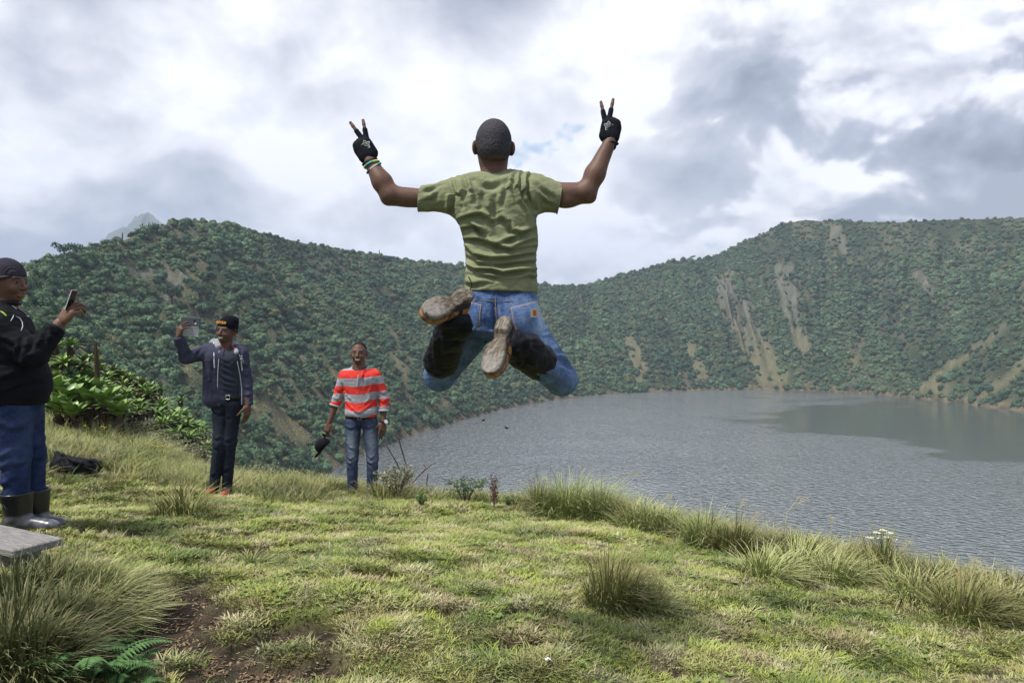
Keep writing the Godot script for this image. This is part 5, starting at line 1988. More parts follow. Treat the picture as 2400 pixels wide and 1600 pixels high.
	cord.tube([T.call(1098, 648, 0.115), T.call(1104, 660, 0.12), T.call(1105, 672, 0.12), T.call(1098, 686, 0.12)], [0.0025, 0.0028, 0.0028, 0.002], 6, Color(0.012, 0.012, 0.012))
	put("drawcord", cord.done(true), mat(Color.WHITE, 0.7, true), shirt_o)
	# collar band and hems
	ring_band(shirt_o, "collar", Vector3.ZERO, T.call(1159, 420, -0.015), Vector3(-0.10, 1, 0.30), 0.069, 0.008, [olive * 0.9], 0.92)
	ring_band(shirt_o, "sleeve_hem", Vector3.ZERO, T.call(984, 468), Vector3(1, -0.12, 0), 0.0525, 0.0035, [olive * 1.05], 1.0, Vector3(0, 1, 0))
	ring_band(shirt_o, "sleeve_hem", Vector3.ZERO, T.call(1311, 466), Vector3(1, -0.16, 0), 0.0665, 0.0035, [olive * 1.05], 1.0, Vector3(0, 1, 0))
	# --- jeans
	var jeans := []
	jeans.append(cap(T.call(1136, 694, -0.01), T.call(1212, 696, -0.01), 0.084, 0.086, 0.03))
	jeans.append(cap(T.call(1134, 735), T.call(1214, 738), 0.092, 0.094, 0.05))
	jeans.append(ell(T.call(1130, 748, 0.045), Vector3(0.088, 0.105, 0.085), Basis.IDENTITY, 0.035))
	jeans.append(ell(T.call(1216, 750, 0.045), Vector3(0.090, 0.105, 0.085), Basis.IDENTITY, 0.035))
	jeans.append(cap(hL, kL, 0.096, 0.072, 0.03))
	jeans.append(cap(hR, kR, 0.098, 0.074, 0.03))
	jeans.append(cap(kL, kL.lerp(aL, 0.55), 0.070, 0.060, 0.015))
	jeans.append(cap(kR, kR.lerp(aR, 0.6), 0.072, 0.060, 0.015))
	jeans.append(half(T.call(1174, 676), Vector3(0, 1, 0), 0.01))
	var jf := []
	var J := func(pts: Array, a: float, w: float):
		var q := []
		for p in pts: q.append([940.0 + p[0] * 0.2169, 620.0 + p[1] * 0.2169])
		jf.append([px_path(q, D), a * 1.5, w])
	J.call([[660, 730], [780, 745], [960, 770]], 0.006, 0.011)
	J.call([[680, 790], [820, 800], [960, 830]], 0.005, 0.011)
	J.call([[1480, 760], [1560, 730], [1650, 700]], 0.005, 0.010)
	J.call([[1450, 800], [1560, 790], [1700, 770]], 0.005, 0.010)
	J.call([[1500, 950], [1640, 960], [1800, 930]], 0.006, 0.012)
	J.call([[1560, 990], [1700, 1030], [1840, 1120]], 0.010, 0.012)
	J.call([[1450, 480], [1490, 520], [1530, 500]], 0.004, 0.008)
	J.call([[1490, 580], [1540, 600], [1590, 590]], 0.004, 0.008)
	J.call([[1500, 650], [1560, 660], [1620, 640]], 0.004, 0.008)
	J.call([[520, 1180], [560, 1250], [620, 1180]], 0.008, 0.012)
	J.call([[1020, 400], [1030, 560], [1040, 700], [1000, 860]], 0.012, 0.012)
	J.call([[880, 440], [870, 620], [820, 715]], 0.003, 0.005)
	J.call([[1180, 470], [1200, 600]], 0.003, 0.005)
	var dark := Color(0.016, 0.040, 0.120)
	var light := Color(0.30, 0.44, 0.70)
	var fades := [[hR.lerp(kR, 0.45) + Vector3(0.0, 0, 0.08), Vector3(0.10, 0.14, 0.10), 0.65], [hL.lerp(kL, 0.5) + Vector3(0, 0, 0.08), Vector3(0.08, 0.10, 0.10), 0.22], [T.call(1268, 735, 0.05), Vector3(0.035, 0.10, 0.08), 0.7], [kL, Vector3(0.09, 0.07, 0.1), 0.35], [kR, Vector3(0.1, 0.08, 0.1), 0.35], [T.call(1222, 745, 0.1), Vector3(0.05, 0.06, 0.08), 0.25], [T.call(1120, 745, 0.1), Vector3(0.05, 0.05, 0.08), 0.12]]
	var jm := cloth(0.85, 1100.0, 0.3)
	var jeans_o := job("jeans", o, base, jm, [[jeans, 0.0065, func(p, n): return denim(dark, light, fades, p, n), func(p, n): return wrinkle(jf, 0.0016, 12.0, 16.0, p, n)]])
	# pockets: raised patches of the same cloth
	var pocket := func(pts: Array):
		var keepers := []
		for q: P in jeans:
			if q.op == 0:
				var c := P.new()
				c.kind = q.kind; c.op = 0; c.k = q.k; c.a = q.a; c.ab = q.ab; c.il = q.il; c.ra = q.ra + 0.0035; c.rb = q.rb + 0.0035; c.inv = q.inv; c.r = q.r + Vector3.ONE * 0.0035
				keepers.append(c)
		var n := pts.size()
		var mid := Vector3.ZERO
		for p in pts: mid += T.call(940.0 + p[0] * 0.2169, 620.0 + p[1] * 0.2169) / n
		for i in n:
			var a: Vector3 = T.call(940.0 + pts[i][0] * 0.2169, 620.0 + pts[i][1] * 0.2169)
			var b: Vector3 = T.call(940.0 + pts[(i + 1) % n][0] * 0.2169, 620.0 + pts[(i + 1) % n][1] * 0.2169)
			var nn := Vector3(b.y - a.y, a.x - b.x, 0).normalized()
			if nn.dot(mid - a) > 0.0: nn = -nn
			keepers.append(half(a, nn, 0.003))
		keepers.append(half(T.call(1170, 740, 0.03), Vector3(0, 0, -1), 0.003))
		var stitch := Color(0.36, 0.24, 0.10)
		var edge_c := func(p, n_):
			var c := denim(dark, light, fades, p, n_) * 1.08
			for q: P in keepers:
				if q.kind == 3 and q.ab.z > -0.5:
					var dd := -q.d(p)
					if dd > 0.0025 and dd < 0.0065: return c.lerp(stitch, 0.75)
			return c
		return job("pocket", jeans_o, Vector3.ZERO, jm, [[keepers, 0.004, edge_c]])
	var pk: MeshInstance3D = pocket.call([[1175, 470], [1470, 395], [1550, 680], [1420, 790], [1230, 740]])
	pocket.call([[735, 395], [885, 440], [870, 640], [820, 720], [680, 700], [690, 500]])
	for run in [[[1092, 697], [1130, 704], [1163, 707], [1200, 706], [1262, 700]], [[1161, 690], [1162, 720], [1163, 745], [1165, 770]], [[1270, 866], [1300, 880], [1330, 900]]]:
		var seam := MB.new()
		var sp := []
		var sr := []
		for k in 13:
			var f: float = k / 12.0 * (run.size() - 1)
			var i0 := mini(int(f), run.size() - 2)
			var x: float = lerpf(run[i0][0], run[i0 + 1][0], f - i0)
			var y: float = lerpf(run[i0][1], run[i0 + 1][1], f - i0)
			var from: Vector3 = T.call(x, y, 0.5)
			var dir := (from - EYE).normalized()
			var t := 0.0
			for q in 70:
				var e := field(jeans, from + dir * t)
				if e < 0.001: break
				t += maxf(e * 0.8, 0.001)
			if t < 1.2:
				sp.append(from + dir * (t - 0.001)); sr.append(0.0022)
		if sp.size() > 2:
			seam.tube(sp, sr, 5, Color(0.16, 0.13, 0.10))
			put("seam", seam.done(true), mat(Color.WHITE, 0.85, true), jeans_o)
	# leather patch on the right pocket
	put("patch", patch_mesh(0.017, 0.019, 0.002, Color(0.40, 0.36, 0.26), Color(0.34, 0.10, 0.04)), mat(Color.WHITE, 0.8, true), pk, Transform3D(Basis(Vector3(0, 1, 0), 0.45), at(1253, 733, 3.115)))
	# belt loops and waistband
	# --- gaiters
	var gm := cloth(0.55, 700.0, 0.35)
	var gcol := func(p, n): return flat_cloth(Color(0.012, 0.013, 0.017), 0.35, p, n)
	var gf := []
	var G := func(pts: Array, a: float, w: float):
		var q := []
		for p in pts: q.append([940.0 + p[0] * 0.2169, 620.0 + p[1] * 0.2169])
		gf.append([px_path(q, 3.05), a, w])
	G.call([[370, 700], [420, 800], [400, 950], [390, 1100]], 0.007, 0.012)
	G.call([[430, 850], [560, 840], [650, 800]], 0.009, 0.012)
	G.call([[400, 690], [520, 710], [700, 680]], 0.009, 0.012)
	G.call([[420, 760], [560, 760], [660, 740]], 0.007, 0.011)
	G.call([[420, 1000], [520, 960], [600, 940]], 0.006, 0.012)
	G.call([[300, 900], [290, 1000], [300, 1100]], 0.005, 0.010)
	G.call([[1340, 850], [1420, 840], [1490, 870]], 0.010, 0.009)
	G.call([[1350, 890], [1430, 890], [1500, 920]], 0.010, 0.009)
	G.call([[1290, 800], [1330, 900], [1300, 1020]], 0.008, 0.011)
	G.call([[1380, 980], [1340, 1060], [1380, 1140]], 0.010, 0.013)
	G.call([[1210, 960], [1200, 1060], [1280, 1160]], 0.006, 0.012)
	var gaiterL := [cap(at(1034, 846, 3.30), at(1054, 785, 3.10), 0.079, 0.069, 0.02), cap(at(1054, 785, 3.10), at(1064, 752, 2.98), 0.064, 0.057, 0.02), ell(at(1085, 762, 3.02), Vector3(0.04, 0.05, 0.05), Basis.IDENTITY, 0.03)]
	job("gaiter", o, base, gm, [[gaiterL, 0.006, gcol, func(p, n): return wrinkle(gf, 0.003, 9.0, 16.0, p, n)]])
	var gaiterR := [cap(at(1275, 856, 3.27), at(1228, 824, 3.07), 0.083, 0.074, 0.02), cap(at(1228, 824, 3.07), at(1206, 806, 2.97), 0.070, 0.060, 0.02), ell(at(1246, 812, 3.10), Vector3(0.045, 0.05, 0.05), Basis.IDENTITY, 0.03), half(at(1268, 850, 3.235), at(1316, 890, 3.38) - at(1205, 812, 3.00), 0.006), sub(cap(at(1290, 866, 3.32), at(1258, 843, 3.19), 0.074, 0.064, 0.006))]
	job("gaiter", o, base, gm, [[gaiterR, 0.006, gcol, func(p, n): return wrinkle(gf, 0.003, 12.0, 12.0, p, n)]])
	# --- boots
	var rub := mat(Color.WHITE, 0.62, true)
	rub.metallic_specular = 0.3
	var lea := mat(Color.WHITE, 0.6, true)
	for side in 2:
		var heel: Vector3 = at(1104, 686, 2.98) if side == 0 else at(1186, 743, 2.96)
		var toe: Vector3 = at(1000, 725, 2.80) if side == 0 else at(1142, 868, 2.81)
		var to_cam := (EYE - heel).normalized()
		var nrm := (to_cam + (Vector3(-0.05, 0.48, 0) if side == 0 else Vector3(-0.42, 0.10, 0))).normalized()
		var d := (toe - heel).normalized()
		nrm = (nrm - d * nrm.dot(d)).normalized()
		var s := d.cross(nrm)
		var ln := heel.distance_to(toe)
		var fb := Basis(s, d, nrm)
		var up := []
		up.append(cap(heel + d * ln * 0.16 - nrm * 0.045, heel + d * ln * 0.72 - nrm * 0.045, 0.038, 0.044, 0.03))
		up.append(ell(heel + d * ln * 0.82 - nrm * 0.042, Vector3(0.046, 0.052, 0.032), fb, 0.03))
		up.append(ell(heel + d * ln * 0.45 - nrm * 0.06, Vector3(0.036, 0.075, 0.036), fb, 0.03))
		up.append(cap(heel + d * ln * 0.2 - nrm * 0.05, aL if side == 0 else aR, 0.044, 0.050, 0.03))
		up.append(half(heel - nrm * 0.018, nrm, 0.004))
		var tan_c := func(p, n):
			var q: Vector3 = p - heel
			var t := q.dot(d) / ln
			var dep := -q.dot(nrm)
			var w := noise_a.get_noise_3d(p.x * 30.0, p.y * 30.0, p.z * 30.0)
			var c := Color(0.29, 0.145, 0.055).lerp(Color(0.075, 0.045, 0.03), clampf(0.30 + w * 1.5, 0, 1))
			if absf(t - 0.33) < 0.045 or absf(t - 0.58) < 0.02 or dep < 0.030 or dep > 0.095: c = Color(0.02, 0.018, 0.018)
			return c
		var bt := job("boot", o, base, lea, [[up, 0.0055, tan_c]])
		var sc := func(q: Vector3, n_: Vector3):
			var w := noise_a.get_noise_2d(q.x * 7.0 + side * 5.0, q.y * 3.0)
			var w2 := noise_b.get_noise_2d(q.x * 42.0 + side * 5.0, q.y * 11.0)
			var mud := clampf(0.62 + w * 1.6 + w2 * 0.9 - smoothstep(0.62, 0.85, q.x) * 0.8 + 0.3 * exp(-pow((q.x - 0.45) / 0.2, 2.0)), 0, 1)
			if q.z < -0.015: return Color(0.022, 0.02, 0.018)
			return Color(0.215, 0.20, 0.185).lerp(Color(0.080, 0.062, 0.040), mud) * (1.0 + w2 * 0.35)
		sole(bt, Vector3.ZERO, heel, toe, nrm, 0.094, 0.028, sc, rub)
	# --- gloves with finger holes, emblem, wrist bands
	var glm := cloth(0.8, 900.0, 0.3)
	var black := func(p, n): return flat_cloth(Color(0.012, 0.014, 0.020), 0.3, p, n)
	for side in 2:
		var h: Array = HL if side == 0 else HR
		var pr := hand(h[0], h[1], h[2], h[3], h[4], h[5], h[6], 0.98, 0, 1, 0.0032)
		var curled := hand(h[0], h[1], h[2], h[3], [0.05, 0.04, 1.25, 1.3], h[5], h[6], 0.98, 0, 2, 0.003, false)
		# the curled fingers are covered to the second knuckle
		for i in range(curled.size()):
			if i >= 4 and i < 8: pr.append(curled[i])
		var gl := job("glove", o, base, glm, [[pr, 0.0034, black, func(p, n): return 0.0010 * noise_b.get_noise_3d(p.x * 90.0, p.y * 90.0, p.z * 90.0)]])
		var d: Vector3 = h[1].normalized()
		var n: Vector3 = (back - d * back.dot(d)).normalized()
		var s := d.cross(n) * (1.0 if side == 0 else -1.0)
		# pale star outline with stripes
		var st := MB.new()
		var c: Vector3 = h[0] + d * 0.060 + n * 0.0208 + s * (0.016 if side == 0 else 0.014) * 1.0
		var pts := []
		for i in 11:
			var a := TAU * i / 10.0
			var rr := 0.022 if i % 2 == 0 else 0.0135
			pts.append(c + (s * sin(a) + d * cos(a)) * rr)
		for i in 10: st.tube([pts[i], pts[i + 1]], [0.0016, 0.0016], 5, Color(0.55, 0.58, 0.58))
		for q in [-0.006, 0.001, 0.007]:
			st.tube([c - s * 0.010 + d * (q - 0.002), c + d * (q + 0.003), c + s * 0.010 + d * (q - 0.002)], [0.0014, 0.0014, 0.0014], 5, Color(0.55, 0.58, 0.58))
		put("emblem", st.done(true), mat(Color.WHITE, 0.5, true), gl)
		ring_band(gl, "cuff", Vector3.ZERO, h[0] - d * 0.012, d, 0.034, 0.0045, [Color(0.010, 0.011, 0.016)], 0.82)
	var ax := (wL - eL).normalized()
	ring_band(o, "wristband", base, wL - ax * 0.026, ax + Vector3(0.12, 0, 0.1), 0.036, 0.0042, [Color(0.05, 0.42, 0.35), Color(0.62, 0.55, 0.08), Color(0.62, 0.55, 0.08), Color(0.05, 0.42, 0.35), Color(0.55, 0.6, 0.1)], 0.95)
	ring_band(o, "wristband", base, wL - ax * 0.046, ax + Vector3(-0.1, 0, 0.25), 0.038, 0.0038, [Color(0.35, 0.05, 0.04), Color(0.4, 0.42, 0.45), Color(0.06, 0.33, 0.42), Color(0.08, 0.07, 0.2), Color(0.5, 0.5, 0.5), Color(0.06, 0.33, 0.42)], 0.95)

func patch_mesh(hw: float, hh: float, t: float, c0: Color, c1: Color) -> ArrayMesh:
	var mb := MB.new()
	mb.quad(Vector3(-hw, -hh, 0), Vector3(-hw, hh, 0), Vector3(hw, hh, 0), Vector3(hw, -hh, 0), c0)
	mb.quad(Vector3(-hw, -hh, 0), Vector3(-hw, -hh, -t), Vector3(-hw, hh, -t), Vector3(-hw, hh, 0), c0)
	mb.quad(Vector3(hw, -hh, 0), Vector3(hw, hh, 0), Vector3(hw, hh, -t), Vector3(hw, -hh, -t), c0)
	mb.quad(Vector3(-hw * 0.45, -hh * 0.6, 0.001), Vector3(-hw * 0.45, hh * 0.6, 0.001), Vector3(hw * 0.5, hh * 0.6, 0.001), Vector3(hw * 0.5, -hh * 0.6, 0.001), c1)
	return mb.done()

# ---- the three friends
func basis_facing(f: Vector3, up := Vector3.UP) -> Basis:
	var z := f.normalized()
	var x := up.cross(z).normalized()
	return Basis(x, z.cross(x), z)

func foot(p: Vector3, above: float) -> Vector3:
	return Vector3(p.x, ground_y(p.x, p.z) + above, p.z)

func shoe_bones(ankle: Vector3, toe: Vector3, u: float, r0: float, r1: float) -> Array:
	var d := toe - ankle
	d.y = 0
	var heel := Vector3(ankle.x, toe.y, ankle.z) - d.normalized() * r0 * 0.5
	return [cap(ankle, Vector3(ankle.x, toe.y + r0 * 0.5, ankle.z), r0, r0 * 1.05, 0.03), cap(heel, toe - d.normalized() * r1 * 0.6, r0 * 0.72, r1 * 0.85, 0.03), half(Vector3(0, toe.y - r1 * 0.62, 0), Vector3(0, -1, 0), 0.008)]

func text_mesh(s: String, size: float, depth: float) -> TextMesh:
	var t := TextMesh.new()
	t.text = s
	t.font_size = 64
	t.pixel_size = size / 64.0
	t.depth = depth
	var f := SystemFont.new()
	f.font_names = PackedStringArray(["Droid Sans"])
	f.font_weight = 700
	t.font = f
	return t

func build_photographer():
	var g := ground_hit(95, 1236)
	var D := to_px(g).z
	var u := D / F
	var T := func(px: float, py: float, dz := 0.0) -> Vector3: return at(px, py, D - dz * u)
	var o := thing("person", "person in black jacket, grey beanie and rubber boots photographing with a phone", "person", g)
	var skin := Color(0.115, 0.062, 0.043)
	var hs := u * 1700.0 / D * 1.0 * (D / F) * 400.0 * 1.0
	hs = 400.0 * u
	var hx := Transform3D(basis_facing(Vector3(1, -0.06, 0.12)), T.call(19, 661))
	var inv := hx.affine_inverse()
	var w: Vector3 = T.call(140, 757, 20)
	var el: Vector3 = T.call(78, 832, 55)
	var sh: Vector3 = T.call(2, 775, 60)
	var sk := func(p, n): return skin_color(skin * 1.25, p, n)
	var fc := func(p, n): return face_color(inv, hs, skin, true, false, p, n)
	var hp := head(hx, hs)
	hp.append(cap(T.call(8, 690), T.call(2, 745), 24 * u, 28 * u, 0.03))
	var bones := [cap(T.call(8, 690), T.call(2, 745), 24 * u, 28 * u, 0.03), cap(T.call(0, 760), T.call(15, 940), 55 * u, 68 * u, 0.05), cap(sh, el, 20 * u, 17 * u), cap(el, w, 17 * u, 13 * u), cap(T.call(0, 770, -55), T.call(40, 860, -60), 20 * u, 16 * u), cap(T.call(40, 860, -60), T.call(70, 930, -50), 16 * u, 12 * u), cap(T.call(20, 950, 25), T.call(36, 1200, 22), 32 * u, 18 * u), cap(T.call(45, 950, -35), T.call(76, 1190, -40), 32 * u, 18 * u)]
	var hd: Vector3 = (T.call(160, 733, 20) - w).normalized()
	var hand_b := hand(w + hd * 0.01, hd + Vector3(0.1, 0.1, 0), Vector3(-0.25, 0.35, 0.9), Vector3(-0.6, 0.75, 0.0), [0.72, 0.76, 0.8, 0.82], [0.05, 0.0, -0.05, -0.10], 0.3, u * 420.0)
	job("body", o, g, skin_mat, [[bones, 0.011, sk], [hp, 0.0042, fc], [hand_b, 0.0034, sk]])
	# beanie
	var knit := cloth(0.95, 500.0, 0.9)
	var up := hx.basis
	var bn := [ell(hx * (Vector3(0, 0.036, -0.018) * hs), Vector3(0.088, 0.106, 0.106) * hs, up, 0.01), half(hx * (Vector3(0, 0.034, 0.08) * hs), up * Vector3(0, -1, 0.34), 0.006)]
	var cap_col := func(p, n): return flat_cloth(Color(0.042, 0.040, 0.055), 0.35, p, n)
	var bo := job("beanie", o, g, knit, [[bn, 0.0055, cap_col, func(p, n): return 0.0018 * sin((p.x + p.z) * 520.0)]])
	var br := MB.new()
	ring_band(bo, "brim", Vector3.ZERO, hx * (Vector3(0, 0.008, -0.014) * hs), up * Vector3(0, 1, -0.34), 0.083 * hs, 0.010 * hs, [Color(0.036, 0.034, 0.046)], 1.2, up * Vector3(1, 0, 0))
	var lg := MB.new()
	var lp: Vector3 = hx * (Vector3(0.035, 0.055, 0.090) * hs)
	var lx := (up * Vector3(1, 0, -0.6)).normalized()
	for q in [[-0.016, 0.010, 0.018, 0.012], [-0.016, -0.002, 0.012, 0.0], [-0.014, -0.012, 0.018, -0.010], [-0.016, 0.010, -0.014, -0.012]]:
		lg.tube([lp + lx * q[0] + up.y * q[1] + up.z * 0.006, lp + lx * q[2] + up.y * q[3] + up.z * 0.004], [0.004, 0.004], 5, Color(0.55, 0.58, 0.66))
	put("logo", lg.done(true), mat(Color.WHITE, 0.7, true), bo)
	# jacket
	var jk := []
	var c := func(x0, y0, x1, y1, r0, r1, k, z0 := 0.0, z1 := 0.0): jk.append(cap(T.call(x0, y0, z0), T.call(x1, y1, z1), r0 * u, r1 * u, k))
	c.call(2, 770, 16, 850, 58, 68, 0.06)
	c.call(4, 775, 18, 870, 52, 64, 0.06, 30, 24)
	c.call(4, 775, 18, 870, 52, 64, 0.06, -30, -24)
	c.call(14, 765, 22, 800, 46, 52, 0.06)
	c.call(16, 850, 28, 900, 70, 76, 0.06)
	c.call(28, 900, 26, 945, 75, 70, 0.06)
	c.call(2, 772, 0, 770, 44, 44, 0.05, 50, 52)
	c.call(2, 778, 78, 832, 36, 30, 0.03, 56, 56)
	c.call(78, 832, 128, 770, 29, 22, 0.02, 56, 25)
	c.call(2, 772, 40, 860, 40, 30, 0.04, -55, -62)
	c.call(40, 860, 72, 930, 28, 20, 0.03, -62, -50)
	c.call(8, 700, 0, 745, 33, 46, 0.03)
	jk.append(half(T.call(20, 946), Vector3(0, -1, 0), 0.008))
	var wd: Vector3 = (w - el).normalized()
	jk.append(half(T.call(131, 767, 24), wd, 0.004))
	jk.append(half(T.call(10, 703), Vector3(0.25, 1, 0), 0.006))
	jk.append(sub(cap(T.call(9, 712), T.call(14, 680), 27 * u, 31 * u, 0.006)))
	jk.append(sub(cap(T.call(122, 778, 28), T.call(145, 750, 18), 15 * u, 17 * u, 0.004)))
	var jf := []
	var Z := func(pts: Array, a: float, ww: float):
		jf.append([px_path(pts, D - 50 * u), a, ww])
	Z.call([[70, 790], [72, 810], [66, 835]], 0.012, 0.012)
	Z.call([[90, 785], [93, 805], [88, 830]], 0.012, 0.012)
	Z.call([[107, 775], [112, 795], [106, 815]], 0.012, 0.012)
	Z.call([[120, 768], [125, 785], [120, 800]], 0.008, 0.010)
	Z.call([[5, 900], [50, 880], [95, 840]], 0.012, 0.016)
	Z.call([[10, 930], [60, 905], [105, 880]], 0.010, 0.016)
	Z.call([[5, 850], [40, 850], [80, 860]], 0.008, 0.016)
	Z.call([[0, 790], [40, 800], [65, 820]], 0.010, 0.014)
	var jacket_m := cloth(0.75, 900.0, 0.25)
	jacket_m.metallic_specular = 0.2
	var jo := job("jacket", o, g, jacket_m, [[jk, 0.0085, func(p, n): return flat_cloth(Color(0.0085, 0.0095, 0.013), 0.3, p, n), func(p, n): return wrinkle(jf, 0.003, 6.0, 9.0, p, n)]])
	ring_band(jo, "collar", Vector3.ZERO, T.call(10, 704), Vector3(0.25, 1, 0), 31 * u, 4 * u, [Color(0.009, 0.010, 0.014)], 0.95)
	ring_band(jo, "cuff", Vector3.ZERO, T.call(130, 768, 24), wd, 18.5 * u, 4 * u, [Color(0.011, 0.012, 0.017)], 1.0, Vector3(0, 0, 1))
	# light piping and the chest mark, lying on the cloth
	var pipe := func(pts: Array, r: float, col: Color, called: String):
		var mb := MB.new()
		var pp := []
		var rr := []
		for i in pts.size():
			var from: Vector3 = T.call(pts[i][0], pts[i][1], 260.0)
			var dir := (from - EYE).normalized()
			var t := 0.0
			for k in 60:
				var e := field(jk, from + dir * t)
				if e < 0.0012: break
				t += maxf(e * 0.8, 0.001)
			if t > 1.5: continue
			pp.append(from + dir * (t - 0.002)); rr.append(r * (0.6 if i == 0 or i == pts.size() - 1 else 1.0))
		if pp.size() < 2: return
		mb.tube(pp, rr, 5, col)
		put(called, mb.done(true), mat(Color.WHITE, 0.45, true), jo)
	pipe.call([[0, 729], [6, 733], [14, 740]], 0.006, Color(0.32, 0.42, 0.05), "piping")
	pipe.call([[37, 707], [42, 711], [46, 716]], 0.006, Color(0.32, 0.42, 0.05), "piping")
	pipe.call([[27, 716], [33, 720], [38, 724]], 0.0035, Color(0.45, 0.47, 0.52), "piping")
	pipe.call([[24, 752], [29, 744], [31, 738]], 0.003, Color(0.45, 0.47, 0.52), "piping")
	pipe.call([[36, 741], [45, 745], [51, 755], [52, 765], [48, 775]], 0.003, Color(0.5, 0.5, 0.58), "piping")
	pipe.call([[60, 738], [63, 741], [66, 741], [68, 735]], 0.0045, Color(0.78, 0.78, 0.80), "chest_mark")
	# trousers
	var pn := [cap(T.call(26, 940), T.call(28, 955), 62 * u, 60 * u, 0.05), cap(T.call(24, 960, 26), T.call(34, 1065, 24), 45 * u, 32 * u, 0.03), cap(T.call(34, 1065, 24), T.call(37, 1160, 22), 31 * u, 27 * u, 0.03), cap(T.call(54, 960, -35), T.call(74, 1065, -38), 42 * u, 29 * u, 0.03), cap(T.call(74, 1065, -38), T.call(79, 1150, -40), 28 * u, 23 * u, 0.03), half(T.call(12, 932), Vector3.UP, 0.005)]
	var pf := []
	for q in [[[5, 1000], [40, 990], [80, 1010]], [[10, 1060], [40, 1070], [68, 1055]], [[8, 1085], [35, 1098], [64, 1080]], [[60, 1010], [78, 1000], [95, 1005]], [[8, 1125], [36, 1135], [64, 1120]], [[60, 1090], [80, 1085], [98, 1080]]]:
		pf.append([px_path(q, D), 0.010, 0.016])
	var pfades := [[T.call(34, 1065, 60), Vector3(0.09, 0.10, 0.10), 0.3], [T.call(60, 1000, 40), Vector3(0.08, 0.14, 0.10), 0.22]]
	job("trousers", o, g, cloth(0.85, 900.0, 0.3), [[pn, 0.0085, func(p, n): return denim(Color(0.012, 0.020, 0.060), Color(0.075, 0.11, 0.23), pfades, p, n), func(p, n): return wrinkle(pf, 0.003, 7.0, 9.0, p, n)]])
	# rubber boots
	var rub := mat(Color.WHITE, 0.3, true)
	rub.metallic_specular = 0.5
	for side in 2:
		var ax: float = 37.0 if side == 0 else 78.0
		var z: float = 22.0 if side == 0 else -40.0
		var fy: float = 1236.0 if side == 0 else 1218.0
		var tx: float = 132.0 if side == 0 else 148.0
		var ank: Vector3 = T.call(ax + 6, fy - 20, z)
		var toe: Vector3 = T.call(tx, fy, z)
		var gy := ground_y(toe.x, toe.z)
		toe.y = gy + 12 * u * 0.8
		ank.y = gy + 34 * u
		var top: Vector3 = T.call(ax, 1158 if side == 0 else 1150, z)
		var bt := [cap(top, ank, 35 * u, 27 * u, 0.02), cap(ank - Vector3(14 * u, 12 * u, 0), toe - Vector3(18 * u, 0, 0), 21 * u, 15 * u, 0.03), ell(toe - Vector3(14 * u, -1 * u, 0), Vector3(20, 13, 17) * u, Basis.IDENTITY, 0.02), half(Vector3(0, gy - 0.004, 0), Vector3(0, -1, 0), 0.004), half(top + Vector3(0, 5 * u, 0), Vector3(0, 1, 0), 0.004), sub(cap(top + Vector3(0, 12 * u, 0), top - Vector3(0, 16 * u, 0), 31 * u, 30 * u, 0.004))]
		var bc := func(p, n):
			var wv := noise_a.get_noise_3d(p.x * 16.0, p.y * 16.0, p.z * 16.0)
			var foot := smoothstep(gy + 0.115, gy + 0.095, p.y)
			var cc := Color(0.010, 0.011, 0.014).lerp(Color(0.12, 0.125, 0.15), foot * clampf(0.75 + wv, 0, 1))
			if p.y < gy + 0.022 and p.x > ank.x + 0.08: cc = Color(0.36, 0.19, 0.03)
			return cc
		job("rubber_boot", o, g, rub, [[bt, 0.0065, bc]])
	# the phone in the hand
	var ph := thing("mobile_phone", "white and black phone held up by the person in the black jacket", "phone", T.call(166, 703, 20))
	var pb := Basis(Vector3(0, 0, 1), -0.36) * Basis(Vector3(0, 1, 0), 0.08)
	phone(ph, pb, 0.0085, 0.138, 0.072, Color(0.75, 0.76, 0.80), Color(0.012, 0.012, 0.014))

func phone(o: Node3D, b: Basis, t: float, h: float, w: float, edge_c: Color, glass: Color):
	var m := mat(edge_c, 0.3)
	var bo := BoxMesh.new()
	bo.size = Vector3(t * 0.62, h, w)
	put("case", rounded_box(Vector3(t * 0.62, h, w), 0.003), m, o, Transform3D(b, b * Vector3(-t * 0.2, 0, 0)))
	put("screen", rounded_box(Vector3(t * 0.5, h * 0.985, w * 0.97), 0.002), mat(glass, 0.12), o, Transform3D(b, b * Vector3(t * 0.34, 0, 0)))

# a box with bevelled edges
func rounded_box(size: Vector3, bevel: float) -> ArrayMesh:
	var mb := MB.new()
	var hsz := size * 0.5
	var q := func(s: Vector3, ax: int) -> Vector3:
		var p := Vector3(hsz.x * s.x, hsz.y * s.y, hsz.z * s.z)
		for k in 3:
			if k != ax: p[k] -= bevel * s[k]
		return p
	for ax in 3:
		var u := (ax + 1) % 3
		var v := (ax + 2) % 3
		for sg in [-1.0, 1.0]:
			var c := []
			for e in [[-1.0, -1.0], [1.0, -1.0], [1.0, 1.0], [-1.0, 1.0]]:
				var s := Vector3.ZERO
				s[ax] = sg; s[u] = e[0]; s[v] = e[1]
				c.append(q.call(s, ax))
			if sg > 0.0: mb.quad(c[0], c[3], c[2], c[1])
			else: mb.quad(c[0], c[1], c[2], c[3])
		# bevels along this axis
		for e in [[-1.0, -1.0], [1.0, -1.0], [1.0, 1.0], [-1.0, 1.0]]:
			var s0 := Vector3.ZERO
			s0[ax] = -1.0; s0[u] = e[0]; s0[v] = e[1]
			var s1 := s0
			s1[ax] = 1.0
			mb.quad(q.call(s0, u), q.call(s1, u), q.call(s1, v), q.call(s0, v))
	for sx in [-1.0, 1.0]:
		for sy in [-1.0, 1.0]:
			for sz in [-1.0, 1.0]:
				var s := Vector3(sx, sy, sz)
				mb.tri(q.call(s, 0), q.call(s, 1), q.call(s, 2))
	return mb.done()

